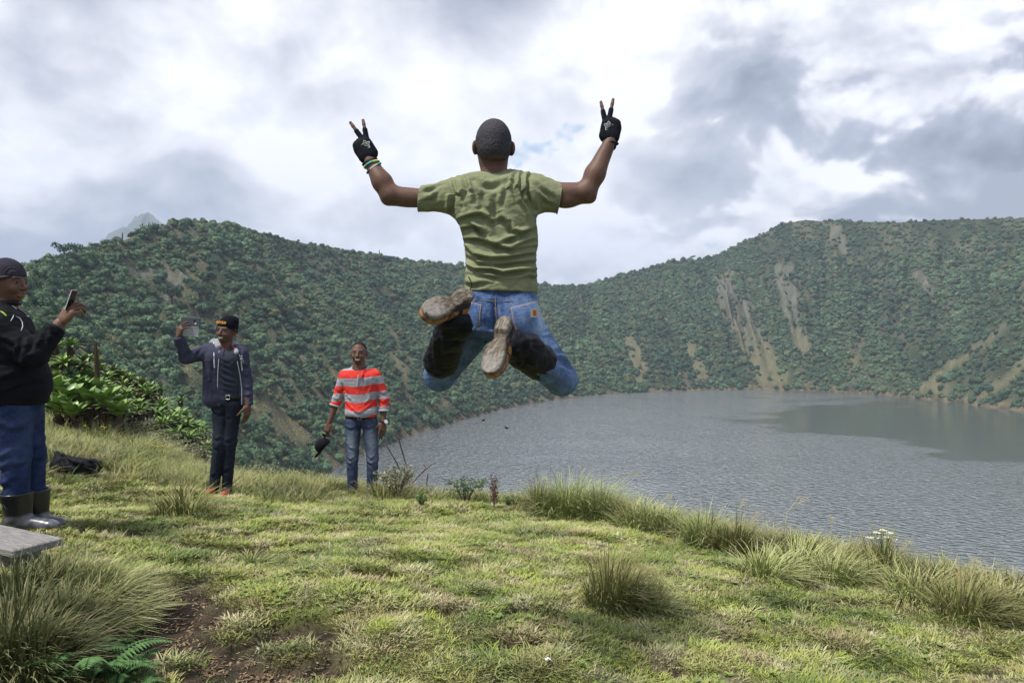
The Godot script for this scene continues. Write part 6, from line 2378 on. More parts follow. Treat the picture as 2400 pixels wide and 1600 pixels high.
func build_selfie():
	var g := ground_hit(505, 1156)
	var D := to_px(g).z
	var u := D / F
	var T := func(px: float, py: float, dz := 0.0) -> Vector3: return at(px, py, D - dz * u)
	var o := thing("person", "smiling person in slate hoodie and black beanie taking a selfie", "person", g)
	var skin := Color(0.105, 0.057, 0.041)
	var hs := 245.0 * u
	var hx := Transform3D(basis_facing(Vector3(-0.20, 0.0, 1), Vector3(0.10, 1, 0.0)), T.call(530, 775, 4))
	var inv := hx.affine_inverse()
	var sk := func(p, n): return skin_color(skin, p, n)
	var fc := func(p, n): return face_color(inv, hs, skin, true, true, p, n)
	var sL: Vector3 = T.call(492, 822, 2)
	var eL: Vector3 = T.call(436, 838, 34)
	var wL: Vector3 = T.call(418, 788, 66)
	var sR: Vector3 = T.call(562, 828, 0)
	var eR: Vector3 = T.call(577, 895, -4)
	var wR: Vector3 = T.call(581, 952, 8)
	var hp := head(hx, hs)
	hp.append(cap(T.call(530, 795), T.call(527, 822), 14 * u, 15 * u, 0.02))
	var bones := [cap(T.call(530, 795), T.call(527, 825), 14 * u, 16 * u, 0.02), cap(T.call(505, 840), T.call(548, 840), 20 * u, 20 * u, 0.04), cap(T.call(527, 840), T.call(530, 915), 19 * u, 15 * u, 0.04), cap(sL, eL, 11 * u, 9 * u), cap(eL, wL, 9 * u, 6.5 * u), cap(sR, eR, 11 * u, 9 * u), cap(eR, wR, 9 * u, 6.5 * u), cap(T.call(518, 950), T.call(514, 1035, 4), 12 * u, 8 * u), cap(T.call(514, 1035, 4), T.call(502, 1110), 8 * u, 6 * u), cap(T.call(545, 950), T.call(539, 1035), 12 * u, 8 * u), cap(T.call(539, 1035), T.call(532, 1100, -5), 8 * u, 6 * u)]
	var h1 := hand(wL, Vector3(0.30, 0.95, 0.10), Vector3(-0.55, 0.15, 0.8), Vector3(-0.7, 0.3, -0.6), [0.36, 0.38, 0.40, 0.42], [-0.15, -0.35, -0.55, -0.75], 0.2, 222.0 * u)
	var h2 := hand(wR, Vector3(-0.12, -1, 0.1), Vector3(1, 0, 0.5), Vector3(-0.3, 0, 1), [0.22, 0.28, 0.3, 0.34], [0.05, 0.0, -0.04, -0.1], 0.3, 235.0 * u)
	job("body", o, g, skin_mat, [[bones, 0.011, sk], [hp, 0.0042, fc], [h1, 0.0036, sk], [h2, 0.0036, sk]])
	# beanie with a slouch
	var up := hx.basis
	var bn := [ell(hx * (Vector3(0, 0.040, -0.020) * hs), Vector3(0.088, 0.100, 0.106) * hs, up, 0.02), ell(hx * (Vector3(0.02, 0.10, -0.055) * hs), Vector3(0.055, 0.045, 0.06) * hs, up, 0.04), half(hx * (Vector3(0, 0.028, 0.06) * hs), up * Vector3(0, -1, 0.36), 0.006)]
	var bo := job("beanie", o, g, cloth(0.95, 500.0, 0.9), [[bn, 0.0055, func(p, n): return flat_cloth(Color(0.010, 0.011, 0.016), 0.3, p, n), func(p, n): return 0.0012 * sin(p.x * 480.0)]])
	ring_band(bo, "brim", Vector3.ZERO, hx * (Vector3(0, 0.006, -0.014) * hs), up * Vector3(0, 1, -0.36), 0.081 * hs, 0.008 * hs, [Color(0.010, 0.011, 0.016)], 1.2, up * Vector3(1, 0, 0))
	var tx := text_mesh("KETEH", 0.036 * hs / 1.06, 0.002)
	put("lettering", tx, mat(Color(0.55, 0.27, 0.04), 0.7), bo, Transform3D(up * Basis(Vector3(1, 0, 0), -0.42), hx * (Vector3(-0.012, 0.078, 0.0785) * hs)))
	# t-shirt
	var ts := [cap(T.call(508, 840), T.call(548, 842), 25 * u, 25 * u, 0.05), cap(T.call(512, 845), T.call(513, 925), 25 * u, 20 * u, 0.05), cap(T.call(545, 845), T.call(545, 925), 25 * u, 20 * u, 0.05), cap(T.call(528, 845), T.call(529, 925), 26 * u, 24 * u, 0.05), half(T.call(529, 934), Vector3(0, -1, 0), 0.006), sub(cap(T.call(528, 812, 3), T.call(528, 790, 6), 17 * u, 22 * u, 0.01))]
	var tf := []
	for q in [[[515, 850], [535, 858], [552, 866]], [[514, 862], [535, 872], [553, 882]], [[513, 876], [533, 888], [554, 896]], [[512, 892], [534, 902], [556, 908]], [[512, 842], [530, 846], [548, 852]], [[514, 908], [532, 914], [552, 918]]]:
		tf.append([px_path(q, D), 0.010, 0.014])
	job("t_shirt", o, g, cloth(0.9, 900.0, 0.3), [[ts, 0.0085, func(p, n): return flat_cloth(Color(0.034, 0.040, 0.060), 0.2, p, n), func(p, n): return wrinkle(tf, 0.002, 8.0, 12.0, p, n)]])
	# hoodie, open at the front
	var hd := []
	var c := func(x0, y0, x1, y1, r0, r1, k, z0 := 0.0, z1 := 0.0): hd.append(cap(T.call(x0, y0, z0), T.call(x1, y1, z1), r0 * u, r1 * u, k))
	c.call(506, 838, 550, 840, 28, 28, 0.05)
	c.call(506, 840, 505, 930, 28, 29, 0.05)
	c.call(550, 842, 556, 930, 28, 24, 0.05)
	c.call(528, 845, 530, 930, 30, 28, 0.05, -4, -4)
	c.call(500, 822, 492, 824, 20, 19, 0.04)
	c.call(556, 826, 561, 830, 19, 18, 0.04)
	c.call(492, 822, 436, 838, 18, 15, 0.02, 2, 34)
	c.call(436, 838, 419, 792, 14.5, 11.5, 0.02, 34, 64)
	c.call(562, 828, 577, 895, 17.5, 14.5, 0.02, 0, -4)
	c.call(577, 895, 580, 945, 14, 11.5, 0.02, -4, 6)
	hd.append(half(T.call(528, 952), Vector3(0.05, -1, 0), 0.006))
	hd.append(half(T.call(419, 789, 65), Vector3(-0.2, 1, 0.3), 0.004))
	hd.append(half(T.call(581, 950, 7), Vector3(0.05, -1, 0.1), 0.004))
	hd.append(sub(box(T.call(531, 845, 60), Vector3(19 * u, 48 * u, 48 * u), 6 * u, Basis(Vector3(0, 0, 1), 0.10), 0.01)))
	hd.append(sub(box(T.call(537, 920, 60), Vector3(24 * u, 60 * u, 50 * u), 6 * u, Basis(Vector3(0, 0, 1), 0.08), 0.01)))
	hd.append(sub(cap(T.call(528, 815, 0), T.call(529, 780, 2), 20 * u, 26 * u, 0.01)))
	var hf := []
	for q in [[[480, 815], [470, 835], [475, 850]], [[462, 820], [455, 835], [458, 852]], [[445, 822], [440, 840], [446, 855]], [[424, 800], [432, 812], [440, 812]], [[420, 815], [430, 828], [444, 828]], [[490, 850], [498, 890], [494, 930]], [[505, 850], [503, 890], [507, 930]], [[566, 860], [575, 862], [588, 856]], [[566, 880], [577, 884], [590, 878]], [[570, 910], [580, 914], [592, 908]], [[568, 930], [580, 932], [592, 926]]]:
		hf.append([px_path(q, D - 10 * u), 0.010, 0.014])
	var slate := Color(0.052, 0.055, 0.092)
	var ho := job("hoodie", o, g, cloth(0.95, 700.0, 0.4), [[hd, 0.0085, func(p, n): return flat_cloth(slate, 0.22, p, n), func(p, n): return wrinkle(hf, 0.003, 6.0, 9.0, p, n)]])
	var hood := [cap(T.call(503, 806, -8), T.call(512, 812, 12), 11 * u, 8 * u, 0.03), cap(T.call(503, 806, -8), T.call(530, 805, -22), 11 * u, 12 * u, 0.03), cap(T.call(530, 805, -22), T.call(552, 812, -6), 12 * u, 9 * u, 0.03), cap(T.call(552, 812, -6), T.call(554, 826, 18), 8 * u, 5 * u, 0.03)]
	job("hood", ho, Vector3.ZERO, cloth(0.95, 700.0, 0.4), [[hood, 0.0075, func(p, n): return flat_cloth(Color(0.28, 0.29, 0.32), 0.2, p, n), func(p, n): return wrinkle([], 0.004, 14.0, 14.0, p, n)]])
	var lay := func(pts: Array, r: float, col: Color, called: String):
		var mb := MB.new()
		var pp := []
		var rr := []
		for i in pts.size():
			var from: Vector3 = T.call(pts[i][0], pts[i][1], 120.0)
			var dir := (from - EYE).normalized()
			var t := 0.0
			for k in 70:
				var e := minf(field(hd, from + dir * t), field(ts, from + dir * t))
				if e < 0.0012: break
				t += maxf(e * 0.8, 0.001)
			if t > 1.5: continue
			pp.append(from + dir * (t - 0.003)); rr.append(r)
		if pp.size() < 2: return
		mb.tube(pp, rr, 5, col)
		put(called, mb.done(true), mat(Color.WHITE, 0.7, true), ho)
	lay.call([[500, 803], [501, 830], [502, 862]], 0.006, Color(0.62, 0.60, 0.70), "drawstring")
	lay.call([[513, 822], [512, 845], [510, 870], [509, 900], [512, 950]], 0.004, Color(0.50, 0.52, 0.55), "zip")
	lay.call([[552, 826], [556, 850], [562, 880], [566, 910], [566, 948]], 0.004, Color(0.50, 0.52, 0.55), "zip")
	lay.call([[560, 830], [565, 850], [567, 868]], 0.006, Color(0.62, 0.60, 0.70), "drawstring")
	lay.call([[510, 810], [512, 815]], 0.009, Color(0.60, 0.04, 0.03), "trim")
	lay.call([[545, 812], [549, 817], [553, 817]], 0.008, Color(0.60, 0.04, 0.03), "trim")
	for q in [[[563, 836], [567, 834]], [[562, 841], [569, 840]], [[564, 846], [571, 845]], [[566, 851], [571, 849]]]: lay.call(q, 0.004, Color(0.55, 0.56, 0.62), "chest_print")
	# jeans, belt, shoes
	var jn := [cap(T.call(514, 945), T.call(549, 945), 20 * u, 20 * u, 0.04), cap(T.call(519, 950), T.call(514, 1035, 6), 20.5 * u, 15 * u, 0.025), cap(T.call(514, 1035, 6), foot(T.call(500, 1132, 2), 10 * u), 14.5 * u, 11.5 * u, 0.025), cap(T.call(546, 950), T.call(539, 1035, 2), 20 * u, 14.5 * u, 0.025), cap(T.call(539, 1035, 2), foot(T.call(531, 1124, -6), 10 * u), 14 * u, 11 * u, 0.025), half(T.call(530, 929), Vector3.UP, 0.004)]
	var jnf := []
	for q in [[[505, 965], [520, 972], [534, 966]], [[502, 1022], [514, 1030], [528, 1024]], [[500, 1045], [512, 1052], [525, 1044]], [[530, 1030], [540, 1036], [550, 1028]], [[492, 1110], [502, 1116], [512, 1108]], [[530, 950], [534, 975], [533, 1000]], [[525, 1100], [532, 1106], [540, 1100]]]:
		jnf.append([px_path(q, D), 0.009, 0.014])
	job("jeans", o, g, cloth(0.85, 900.0, 0.3), [[jn, 0.0085, func(p, n): return denim(Color(0.012, 0.015, 0.024), Color(0.045, 0.055, 0.08), [[T.call(515, 1020, 18), Vector3(0.06, 0.14, 0.1), 0.4]], p, n), func(p, n): return wrinkle(jnf, 0.002, 7.0, 11.0, p, n)]])
	var bl := job("belt", o, g, mat(Color.WHITE, 0.4, true), [[[cap(T.call(513, 931), T.call(549, 931), 21.6 * u, 21.6 * u, 0.03), half(T.call(530, 927), Vector3.UP, 0.002), half(T.call(530, 936), Vector3.DOWN, 0.002)], 0.006, func(p, n): return Color(0.008, 0.008, 0.009)]])
	put("buckle", frame_mesh(9.5 * u, 8.5 * u, 1.3 * u), metal(Color(0.5, 0.5, 0.5)), bl, Transform3D(Basis.IDENTITY, T.call(533, 931, 23.5)))
	for side in 2:
		var an: Vector3 = T.call(500 if side == 0 else 531, 1132 if side == 0 else 1126, 2 if side == 0 else -6)
		var toe: Vector3 = T.call(484 if side == 0 else 524, 1153, 26 if side == 0 else 30)
		var gy := ground_y(toe.x, toe.z)
		toe.y = gy + 7 * u
		an.y = gy + 14 * u
		var sb := shoe_bones(an, toe, u, 10 * u, 11 * u)
		sb[2] = half(Vector3(0, gy - 0.004, 0), Vector3.DOWN, 0.004)
		job("shoe", o, g, mat(Color.WHITE, 0.6, true), [[sb, 0.007, func(p, n): return Color(0.60, 0.085, 0.045) if p.y < gy + 0.05 and p.distance_to(toe) < 0.11 else Color(0.035, 0.022, 0.022)]])
	# the phone with its flip cover hanging down
	var pc: Vector3 = T.call(446, 754, 62)
	var ph := thing("mobile_phone", "grey phone with open see-through flip cover in the selfie taker's hand", "phone", pc)
	var b := Basis(Vector3(0, 0, 1), -0.06) * Basis(Vector3(0, 1, 0), 0.15)
	put("phone_back", rounded_box(Vector3(41 * u, 21 * u, 2.4 * u), 0.8 * u), mat(Color(0.085, 0.09, 0.11), 0.35), ph, Transform3D(b, Vector3.ZERO))
	put("camera_lens", rounded_box(Vector3(4 * u, 4 * u, 1.2 * u), 0.5 * u), mat(Color(0.01, 0.01, 0.012), 0.1), ph, Transform3D(b, b * Vector3(9 * u, 3 * u, 1.7 * u)))
	put("logo", rounded_box(Vector3(3 * u, 5 * u, 0.4 * u), 0.15 * u), mat(Color(0.6, 0.6, 0.62), 0.4), ph, Transform3D(b * Basis(Vector3(0, 0, 1), -0.5), b * Vector3(11 * u, -3 * u, 1.4 * u)))
	var pane := mat(Color(0.35, 0.37, 0.40), 0.15)
	pane.transparency = BaseMaterial3D.TRANSPARENCY_ALPHA
	pane.albedo_color.a = 0.55
	put("flip_cover", rounded_box(Vector3(39 * u, 20 * u, 0.8 * u), 0.3 * u), pane, ph, Transform3D(b, b * Vector3(-2 * u, -21.5 * u, 1.5 * u)))
	put("cover_frame", frame_mesh(39.5 * u, 20.5 * u, 0.9 * u), mat(Color(0.42, 0.43, 0.44), 0.4), ph, Transform3D(b, b * Vector3(-2 * u, -21.5 * u, 2.1 * u)))

func metal(c: Color) -> StandardMaterial3D:
	var m := mat(c, 0.3)
	m.metallic = 0.9
	return m

func frame_mesh(w: float, h: float, t: float) -> ArrayMesh:
	var mb := MB.new()
	var c := [Vector3(-w, -h, 0) * 0.5, Vector3(w, -h, 0) * 0.5, Vector3(w, h, 0) * 0.5, Vector3(-w, h, 0) * 0.5]
	for i in 4: mb.tube([c[i], c[(i + 1) % 4]], [t * 0.5, t * 0.5], 6)
	return mb.done(true)

func build_striped():
	var g := ground_hit(850, 1160)
	var D := to_px(g).z
	var u := D / F
	var T := func(px: float, py: float, dz := 0.0) -> Vector3: return at(px, py, D - dz * u)
	var o := thing("person", "smiling person in red and grey striped sweater holding a black cap", "person", g)
	var skin := Color(0.115, 0.062, 0.045)
	var hs := 222.0 * u
	var hx := Transform3D(basis_facing(Vector3(0.04, 0.0, 1), Vector3(0.02, 1, 0)), T.call(841, 827, 4))
	var inv := hx.affine_inverse()
	var sk := func(p, n): return skin_color(skin, p, n)
	var fc := func(p, n): return face_color(inv, hs, skin, true, true, p, n)
	var sL: Vector3 = T.call(804, 876)
	var eL: Vector3 = T.call(790, 936, -3)
	var wL: Vector3 = T.call(771, 992, 6)
	var sR: Vector3 = T.call(884, 876)
	var eR: Vector3 = T.call(900, 936, -3)
	var wR: Vector3 = T.call(898, 990, 6)
	var hp := head(hx, hs)
	hp.append(cap(T.call(841, 845), T.call(842, 868), 14 * u, 15 * u, 0.02))
	var bones := [cap(T.call(841, 845), T.call(842, 872), 14 * u, 16 * u, 0.02), cap(T.call(815, 884), T.call(872, 884), 16 * u, 16 * u, 0.04), cap(T.call(843, 885), T.call(845, 955), 16 * u, 13 * u, 0.04), cap(sL, eL, 11 * u, 9 * u), cap(eL, wL, 9 * u, 5.8 * u), cap(sR, eR, 11 * u, 9 * u), cap(eR, wR, 9 * u, 5.8 * u), cap(T.call(828, 990), T.call(826, 1150), 12 * u, 8 * u), cap(T.call(866, 990), T.call(871, 1150), 12 * u, 8 * u)]
	var h1 := hand(wL, Vector3(-0.28, -1, 0.05), Vector3(-0.5, 0.1, 0.9), Vector3(0.6, 0, 0.8), [0.5, 0.55, 0.6, 0.6], [0.05, 0.0, -0.04, -0.1], 0.5, 205.0 * u)
	var h2 := hand(wR, Vector3(-0.10, -1, 0.12), Vector3(0.5, 0, 0.8), Vector3(-0.9, 0, 0.3), [0.16, 0.2, 0.24, 0.28], [0.06, 0.0, -0.05, -0.12], 0.25, 212.0 * u)
	job("body", o, g, skin_mat, [[bones, 0.011, sk], [hp, 0.0042, fc], [h1, 0.0036, sk], [h2, 0.0036, sk]])
	var hair := [ell(hx * (Vector3(0, 0.026, -0.014) * hs), Vector3(0.0795, 0.0975, 0.097) * hs, hx.basis, 0.01), half(hx * (Vector3(0, 0.0, -0.02) * hs), hx.basis * Vector3(0, -1, 0.35), 0.01), half(hx * (Vector3(0, 0.088, 0.046) * hs), hx.basis * Vector3(0, -0.85, 1), 0.006)]
	job("hair", o, g, mat(Color.WHITE, 0.85, true), [[hair, 0.0045, func(p, n): return Color(0.016, 0.015, 0.016) * (1.0 + noise_b.get_noise_3d(p.x * 200.0, p.y * 200.0, p.z * 200.0))]])
	# striped sweater
	var sw := []
	var c := func(x0, y0, x1, y1, r0, r1, k, z0 := 0.0, z1 := 0.0): sw.append(cap(T.call(x0, y0, z0), T.call(x1, y1, z1), r0 * u, r1 * u, k))
	c.call(816, 884, 871, 884, 19, 19, 0.05)
	c.call(822, 888, 830, 962, 21, 18, 0.05)
	c.call(830, 962, 831, 992, 20, 19, 0.04)
	c.call(863, 962, 862, 992, 20, 19, 0.04)
	c.call(846, 962, 846, 992, 24, 22, 0.04, 3, 2)
	c.call(866, 888, 862, 962, 21, 18, 0.05)
	c.call(843, 888, 846, 962, 26, 23, 0.05, 2, 3)
	c.call(843, 872, 843, 880, 22, 24, 0.04)
	var armL0 := cap(T.call(808, 880), T.call(790, 936, -3), 14.5 * u, 12 * u, 0.02)
	var armL1 := cap(T.call(790, 936, -3), T.call(783, 956, 0), 12 * u, 11 * u, 0.02)
	var armR0 := cap(T.call(881, 880), T.call(900, 936, -3), 14.5 * u, 12 * u, 0.02)
	var armR1 := cap(T.call(900, 936, -3), T.call(899, 966, 2), 12 * u, 10.5 * u, 0.02)
	sw.append(armL0); sw.append(armL1); sw.append(armR0); sw.append(armR1)
	sw.append(ell(T.call(846, 966, 4), Vector3(36, 14, 24) * u, Basis(Vector3(0, 0, 1), 0.05), 0.03))
	sw.append(half(T.call(846, 977, 10), Vector3(-0.05, -1, 0), 0.01))
	sw.append(sub(box(T.call(785, 950, 0) + Vector3(-0.3, -1, 0.1).normalized() * 0.10, Vector3(0.09, 0.10, 0.12), 0.002, Basis(Vector3(0, 0, 1), -0.29), 0.003)))
	sw.append(sub(box(T.call(903, 963, 2) + Vector3(0.015, -0.1, 0.0), Vector3(0.075, 0.10, 0.12), 0.002, Basis.IDENTITY, 0.003)))
	sw.append(sub(cap(T.call(842, 868, 6), T.call(841, 838, 10), 15.5 * u, 21 * u, 0.01)))
	var gy0 := Color(0.30, 0.31, 0.355)
	var rd := Color(0.60, 0.050, 0.040)
	var cx: float = T.call(844, 900).x
	var ytop: float = T.call(844, 866).y
	var per := 35.6 * u
	var stripes := func(p, n):
		var xx: float = (p.x - cx) / (30.0 * u)
		var low: float = clampf((ytop - p.y) / (100.0 * u), 0, 1)
		var ph: float = (ytop - p.y) / per + 0.37 - maxf(0.0, 1.0 - xx * xx) * 0.20 * low + 0.05 * xx
		var f := fposmod(ph, 1.0)
		var t := smoothstep(0.34, 0.36, f) * (1.0 - smoothstep(0.84, 0.86, f))
		var k := 1.0 + noise_b.get_noise_3d(p.x * 200.0, p.y * 200.0, p.z * 200.0) * 0.22 + noise_a.get_noise_3d(p.x * 12.0, p.y * 12.0, p.z * 12.0) * 0.12
		return gy0.lerp(rd, t) * k
	var sf := []
	for q in [[[806, 900], [812, 915], [810, 935]], [[880, 900], [874, 918], [872, 940]], [[815, 930], [826, 938], [832, 950]], [[862, 948], [872, 936], [880, 926]], [[812, 945], [824, 956], [836, 962]], [[858, 962], [870, 952], [880, 944]], [[788, 915], [796, 920], [806, 914]], [[784, 936], [792, 940], [802, 934]], [[892, 920], [900, 926], [910, 918]], [[890, 940], [900, 946], [910, 938]], [[830, 962], [845, 968], [860, 962]], [[860, 872], [856, 885], [858, 900]]]:
		sf.append([px_path(q, D), 0.009, 0.014])
	var so := job("sweater", o, g, cloth(0.95, 700.0, 0.4), [[sw, 0.0065, stripes, func(p, n): return wrinkle(sf, 0.0025, 7.0, 10.0, p, n)]])
	ring_band(so, "neckband", Vector3.ZERO, T.call(842, 867, 8), Vector3(0, 1, 0.55), 17.5 * u, 1.8 * u, [gy0 * 0.9], 1.0)
	var mbp := MB.new()
	var p0 := []
	for q in [[840, 878], [839, 890], [838, 902]]:
		var from: Vector3 = T.call(q[0], q[1], 80)
		var dir := (from - EYE).normalized()
		var t := 0.0
		for k in 60:
			var e := field(sw, from + dir * t)
			if e < 0.001: break
			t += maxf(e * 0.8, 0.001)
		p0.append(from + dir * (t - 0.002))
	mbp.tube(p0, [2.0 * u, 2.0 * u, 2.0 * u], 6, gy0 * 0.95)
	put("placket", mbp.done(true), mat(Color.WHITE, 0.9, true), so)
	ring_band(so, "cuff", Vector3.ZERO, T.call(785, 950, 0), Vector3(-0.3, -1, 0.1), 11.5 * u, 2.2 * u, [gy0], 1.0)
	ring_band(so, "cuff", Vector3.ZERO, T.call(899, 962, 2), Vector3(0, -1, 0.1), 11.0 * u, 2.2 * u, [gy0], 1.0)
	# jeans
	var jn := [cap(T.call(828, 982), T.call(864, 982), 18 * u, 18 * u, 0.04), cap(T.call(828, 990), T.call(825, 1073, 4), 19 * u, 14 * u, 0.02), cap(T.call(825, 1073, 4), foot(T.call(826, 1152), 9 * u), 13.5 * u, 11.5 * u, 0.02), cap(T.call(866, 990), T.call(873, 1073, 4), 19 * u, 14 * u, 0.02), cap(T.call(873, 1073, 4), foot(T.call(871, 1154), 9 * u), 13.5 * u, 11.5 * u, 0.02), half(T.call(846, 968), Vector3.UP, 0.004)]
	var jf := []
	for q in [[[812, 1000], [825, 1006], [838, 1000]], [[812, 1068], [825, 1078], [838, 1068]], [[812, 1082], [824, 1088], [838, 1080]], [[860, 1066], [873, 1076], [886, 1064]], [[860, 1082], [873, 1088], [886, 1080]], [[856, 1000], [868, 1004], [882, 996]], [[846, 985], [847, 1005], [846, 1020]], [[814, 1130], [826, 1136], [837, 1128]], [[860, 1134], [871, 1140], [882, 1132]], [[814, 1040], [822, 1050], [834, 1052]]]:
		jf.append([px_path(q, D), 0.009, 0.013])
	var fades := [[T.call(824, 1040, 16), Vector3(0.050, 0.16, 0.08), 0.75], [T.call(872, 1035, 16), Vector3(0.050, 0.16, 0.08), 0.75], [T.call(824, 1080, 16), Vector3(0.05, 0.05, 0.08), 0.4], [T.call(873, 1080, 16), Vector3(0.05, 0.05, 0.08), 0.4]]
	job("jeans", o, g, cloth(0.85, 900.0, 0.3), [[jn, 0.0085, func(p, n): return denim(Color(0.010, 0.020, 0.065), Color(0.20, 0.24, 0.30), fades, p, n), func(p, n): return wrinkle(jf, 0.002, 7.0, 11.0, p, n)]])
	var bl := job("belt", o, g, mat(Color.WHITE, 0.4, true), [[[cap(T.call(828, 977), T.call(864, 977), 18.8 * u, 18.8 * u, 0.03), half(T.call(846, 974), Vector3.UP, 0.002), half(T.call(846, 983), Vector3.DOWN, 0.002)], 0.007, func(p, n): return Color(0.012, 0.010, 0.009)]])
	put("buckle", frame_mesh(8 * u, 6.5 * u, 1.2 * u), metal(Color(0.6, 0.5, 0.3)), bl, Transform3D(Basis.IDENTITY, T.call(842, 980, 19.5)))
	for side in 2:
		var an: Vector3 = T.call(826 if side == 0 else 871, 1150, 0)
		var toe: Vector3 = T.call(822 if side == 0 else 874, 1160, 32)
		var gy := ground_y(toe.x, toe.z)
		toe.y = gy + 7 * u
		an.y = gy + 12 * u
		var sb := shoe_bones(an, toe, u, 10 * u, 10 * u)
		sb[2] = half(Vector3(0, gy - 0.004, 0), Vector3.DOWN, 0.004)
		job("shoe", o, g, mat(Color.WHITE, 0.6, true), [[sb, 0.008, func(p, n): return Color(0.03, 0.024, 0.02)]])
	# watch
	var wa := ring_band(o, "watch", g, T.call(899, 988, 5), Vector3(0, -1, 0.1), 7.8 * u, 2.0 * u, [Color(0.012, 0.012, 0.016)], 1.0)
	var dial := CylinderMesh.new()
	dial.top_radius = 4.6 * u; dial.bottom_radius = 5.2 * u; dial.height = 2.6 * u; dial.radial_segments = 20
	put("dial", dial, metal(Color(0.75, 0.76, 0.78)), wa, Transform3D(Basis(Vector3(0, 0, 1), -1.0) * Basis(Vector3(1, 0, 0), 0.7), T.call(904, 988, 11) - g))
	# cap hanging from the hand
	var cc: Vector3 = T.call(756, 1044, 14)
	var ct := thing("baseball_cap", "black baseball cap hanging from the striped shirt wearer's hand", "cap", cc)
	var cb := Basis(Vector3(0, 0, 1), 0.75) * Basis(Vector3(0, 1, 0), -0.5)
	var crown := [ell(cc, Vector3(20, 17, 18) * u, cb, 0.01), half(cc - cb.y * 5 * u, -cb.y, 0.004), sub(ell(cc - cb.y * 2 * u, Vector3(17.5, 14.5, 15.5) * u, cb, 0.004))]
	var kc := func(p, n): return flat_cloth(Color(0.009, 0.010, 0.013), 0.25, p, n)
	job("crown", ct, cc, cloth(0.85, 700.0, 0.3), [[crown, 0.0055, kc]])
	var brim := [ell(cc - cb.x * 24 * u - cb.y * 6 * u, Vector3(17, 2.2, 15) * u, cb * Basis(Vector3(0, 0, 1), 0.12), 0.01)]
	job("brim", ct, cc, cloth(0.85, 700.0, 0.3), [[brim, 0.0045, kc]])
	job("strap", ct, cc, cloth(0.85, 700.0, 0.3), [[[cap(cc + cb.x * 17 * u - cb.y * 3 * u, cc + cb.x * 12 * u + cb.y * 8 * u + Vector3(0, 14 * u, 0), 2.2 * u, 2.0 * u, 0.01), cap(cc + cb.x * 12 * u + cb.y * 8 * u + Vector3(0, 14 * u, 0), T.call(765, 1022, 10), 2.0 * u, 2.0 * u, 0.01)], 0.005, kc]])

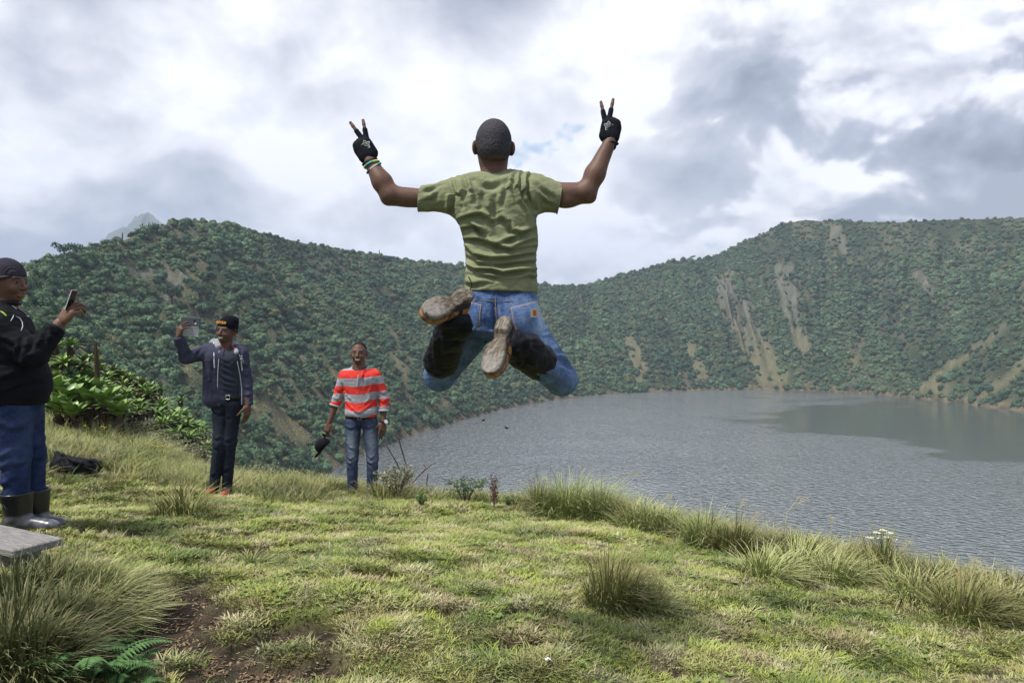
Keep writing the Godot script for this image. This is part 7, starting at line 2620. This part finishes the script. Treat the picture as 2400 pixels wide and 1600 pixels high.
# ---------------------------------------------------------------- plank bench, bag, birds, scraps
func build_props():
	# weathered plank on short posts, running out of the picture on the left
	var near := at(29, 1290, 3.7)
	var right := at(148, 1259, 3.93)
	right.y = near.y
	var end := (right - near)
	var width := end.length()
	var ax := Vector3(end.z, 0, -end.x).normalized()
	if ax.x > 0.0: ax = -ax
	var o := thing("plank_bench", "weathered grey plank end jutting in at the left picture edge", "bench", Vector3(near.x, ground_y(near.x, near.z), near.z))
	var wood := mat(Color.WHITE, 0.85, true)
	wood.uv1_triplanar = true
	wood.uv1_scale = Vector3(0.7, 7, 7)
	wood.albedo_texture = noise_tex(0.03, 5, 71, 256, 0.0, gray_ramp(0.7, 1.0))
	wood.normal_enabled = true
	wood.normal_texture = noise_tex(0.04, 5, 72, 256, 8.0)
	wood.albedo_color = Color(0.30, 0.295, 0.29).linear_to_srgb()
	var b := Basis(ax, Vector3.UP, ax.cross(Vector3.UP))
	var ctr := near + end * 0.5 + ax * 0.75 - Vector3(0, 0.021, 0)
	put("seat_plank", rounded_box(Vector3(1.5, 0.042, width), 0.006), wood, o, Transform3D(b, ctr - o.position))
	for d in [0.2, 1.25]:
		var p: Vector3 = near + end * 0.5 + ax * d
		var gy := ground_y(p.x, p.z)
		var h := near.y - 0.042 - gy
		put("leg", rounded_box(Vector3(0.09, maxf(h, 0.05) + 0.05, width * 0.8), 0.005), wood, o, Transform3D(b, Vector3(p.x, near.y - 0.0425 - (maxf(h, 0.05) + 0.05) * 0.5, p.z) - o.position))
	# black bag lying on the grass
	var g := ground_hit(180, 1108)
	var D := to_px(g).z
	var u := D / F
	var T := func(px: float, py: float, dz := 0.0) -> Vector3: return at(px, py, D - dz * u)
	var lift: float = g.y - T.call(180, 1108).y
	var bag := thing("backpack", "black daypack lying on its side in the grass", "backpack", g)
	var bc := func(p, n): return flat_cloth(Color(0.013, 0.014, 0.018), 0.4, p, n)
	var bm := cloth(0.7, 700.0, 0.4)
	var bf := []
	for q in [[[150, 1072], [160, 1090], [152, 1108]], [[165, 1076], [185, 1088], [205, 1086]], [[160, 1092], [185, 1100], [210, 1098]], [[135, 1076], [140, 1092], [138, 1106]]]:
		bf.append([px_path(q, D), 0.014, 0.016])
	var body := [cap(T.call(142, 1088), T.call(205, 1093), 23 * u, 17 * u, 0.03), cap(T.call(140, 1092, 14), T.call(200, 1098, 12), 18 * u, 13 * u, 0.03), cap(T.call(140, 1092, -14), T.call(200, 1096, -12), 18 * u, 13 * u, 0.03), half(Vector3(0, g.y - 0.02, 0), Vector3.DOWN, 0.01)]
	var bo := job("bag_body", bag, g, bm, [[body, 0.0085, bc, func(p, n): return wrinkle(bf, 0.005, 7.0, 7.0, p, n)]])
	job("flap", bag, g, bm, [[[cap(T.call(132, 1062, 6), T.call(140, 1082, 20), 6 * u, 9 * u, 0.02), cap(T.call(140, 1082, 20), T.call(150, 1104, 24), 9 * u, 7 * u, 0.02)], 0.007, bc]])
	var strap := func(called: String, pts: Array, r: float):
		var ps := []
		for i in pts.size() - 1: ps.append(cap(T.call(pts[i][0], pts[i][1], pts[i][2]), T.call(pts[i + 1][0], pts[i + 1][1], pts[i + 1][2]), r * u, r * u, 0.01, 0.6, Vector3(0, 0, 1)))
		job(called, bag, g, bm, [[ps, 0.007, bc]])
	strap.call("shoulder_strap", [[200, 1079, 4], [218, 1078, 8], [232, 1084, 10], [236, 1094, 10], [228, 1104, 10], [208, 1107, 10]], 3.6)
	strap.call("shoulder_strap", [[160, 1072, 18], [175, 1080, 26], [192, 1084, 26], [206, 1092, 22]], 4.0)
	strap.call("handle", [[138, 1068, 4], [146, 1064, 6], [152, 1070, 8]], 2.6)
	run_jobs()
	# two dark birds over the water
	for q in [[1133, 985, 0.25, "upper dark bird flying low over the lake below the jumper"], [1187, 1003, -0.3, "lower dark bird flying low over the lake below the jumper"]]:
		var c := at(q[0], q[1], 70.0)
		var bd := thing("bird", q[3], "bird", c, "birds over the lake")
		var rot := Basis(Vector3(0, 0, 1), q[2]) * Basis(Vector3(0, 1, 0), 0.6)
		var dk := mat(Color(0.03, 0.03, 0.03), 0.8)
		var tb := MB.new()
		tb.tube([Vector3(-0.26, 0.0, 0), Vector3(-0.15, 0.01, 0), Vector3(0.02, 0, 0), Vector3(0.17, 0.02, 0), Vector3(0.25, 0.03, 0)], [0.02, 0.05, 0.075, 0.05, 0.01], 8)
		put("body", tb.done(true), dk, bd, Transform3D(rot, Vector3.ZERO))
		for s in [-1.0, 1.0]:
			var w := MB.new()
			var p0 := Vector3(0.1, 0.03, 0.03 * s)
			var p1 := Vector3(-0.1, 0.03, 0.03 * s)
			var m0 := Vector3(0.12, 0.14, 0.22 * s)
			var m1 := Vector3(-0.06, 0.13, 0.22 * s)
			var e := Vector3(-0.06, 0.10, 0.48 * s)
			w.quad(p0, m0, m1, p1); w.tri(m0, e, m1)
			var dn := Vector3(0, -0.012, 0)
			w.quad(p0 + dn, m0 + dn, m1 + dn, p1 + dn); w.tri(m0 + dn, e, m1 + dn)
			put("wing", w.done(), dk, bd, Transform3D(rot, Vector3.ZERO))
	# white scraps on the turf
	for q in [[1285, 1563, 0.014, "tiny white scrap lying on the turf at the bottom middle"], [602, 1537, 0.012, "pale scrap lying on the bare soil at the bottom left"]]:
		var p := ground_hit(q[0], q[1])
		var mb := MB.new()
		var s: float = q[2]
		mb.quad(Vector3(-s, 0.03, -s), Vector3(-s * 0.8, 0.036, s), Vector3(0, 0.043, s), Vector3(0, 0.038, -s))
		mb.quad(Vector3(0, 0.038, -s), Vector3(0, 0.043, s), Vector3(s, 0.033, s * 0.8), Vector3(s * 0.8, 0.03, -s))
		var so := put("paper_scrap", mb.done(), mat(Color(0.75, 0.75, 0.75), 0.8), null, Transform3D(Basis.IDENTITY, p))
		tag(so, q[3], "scrap")
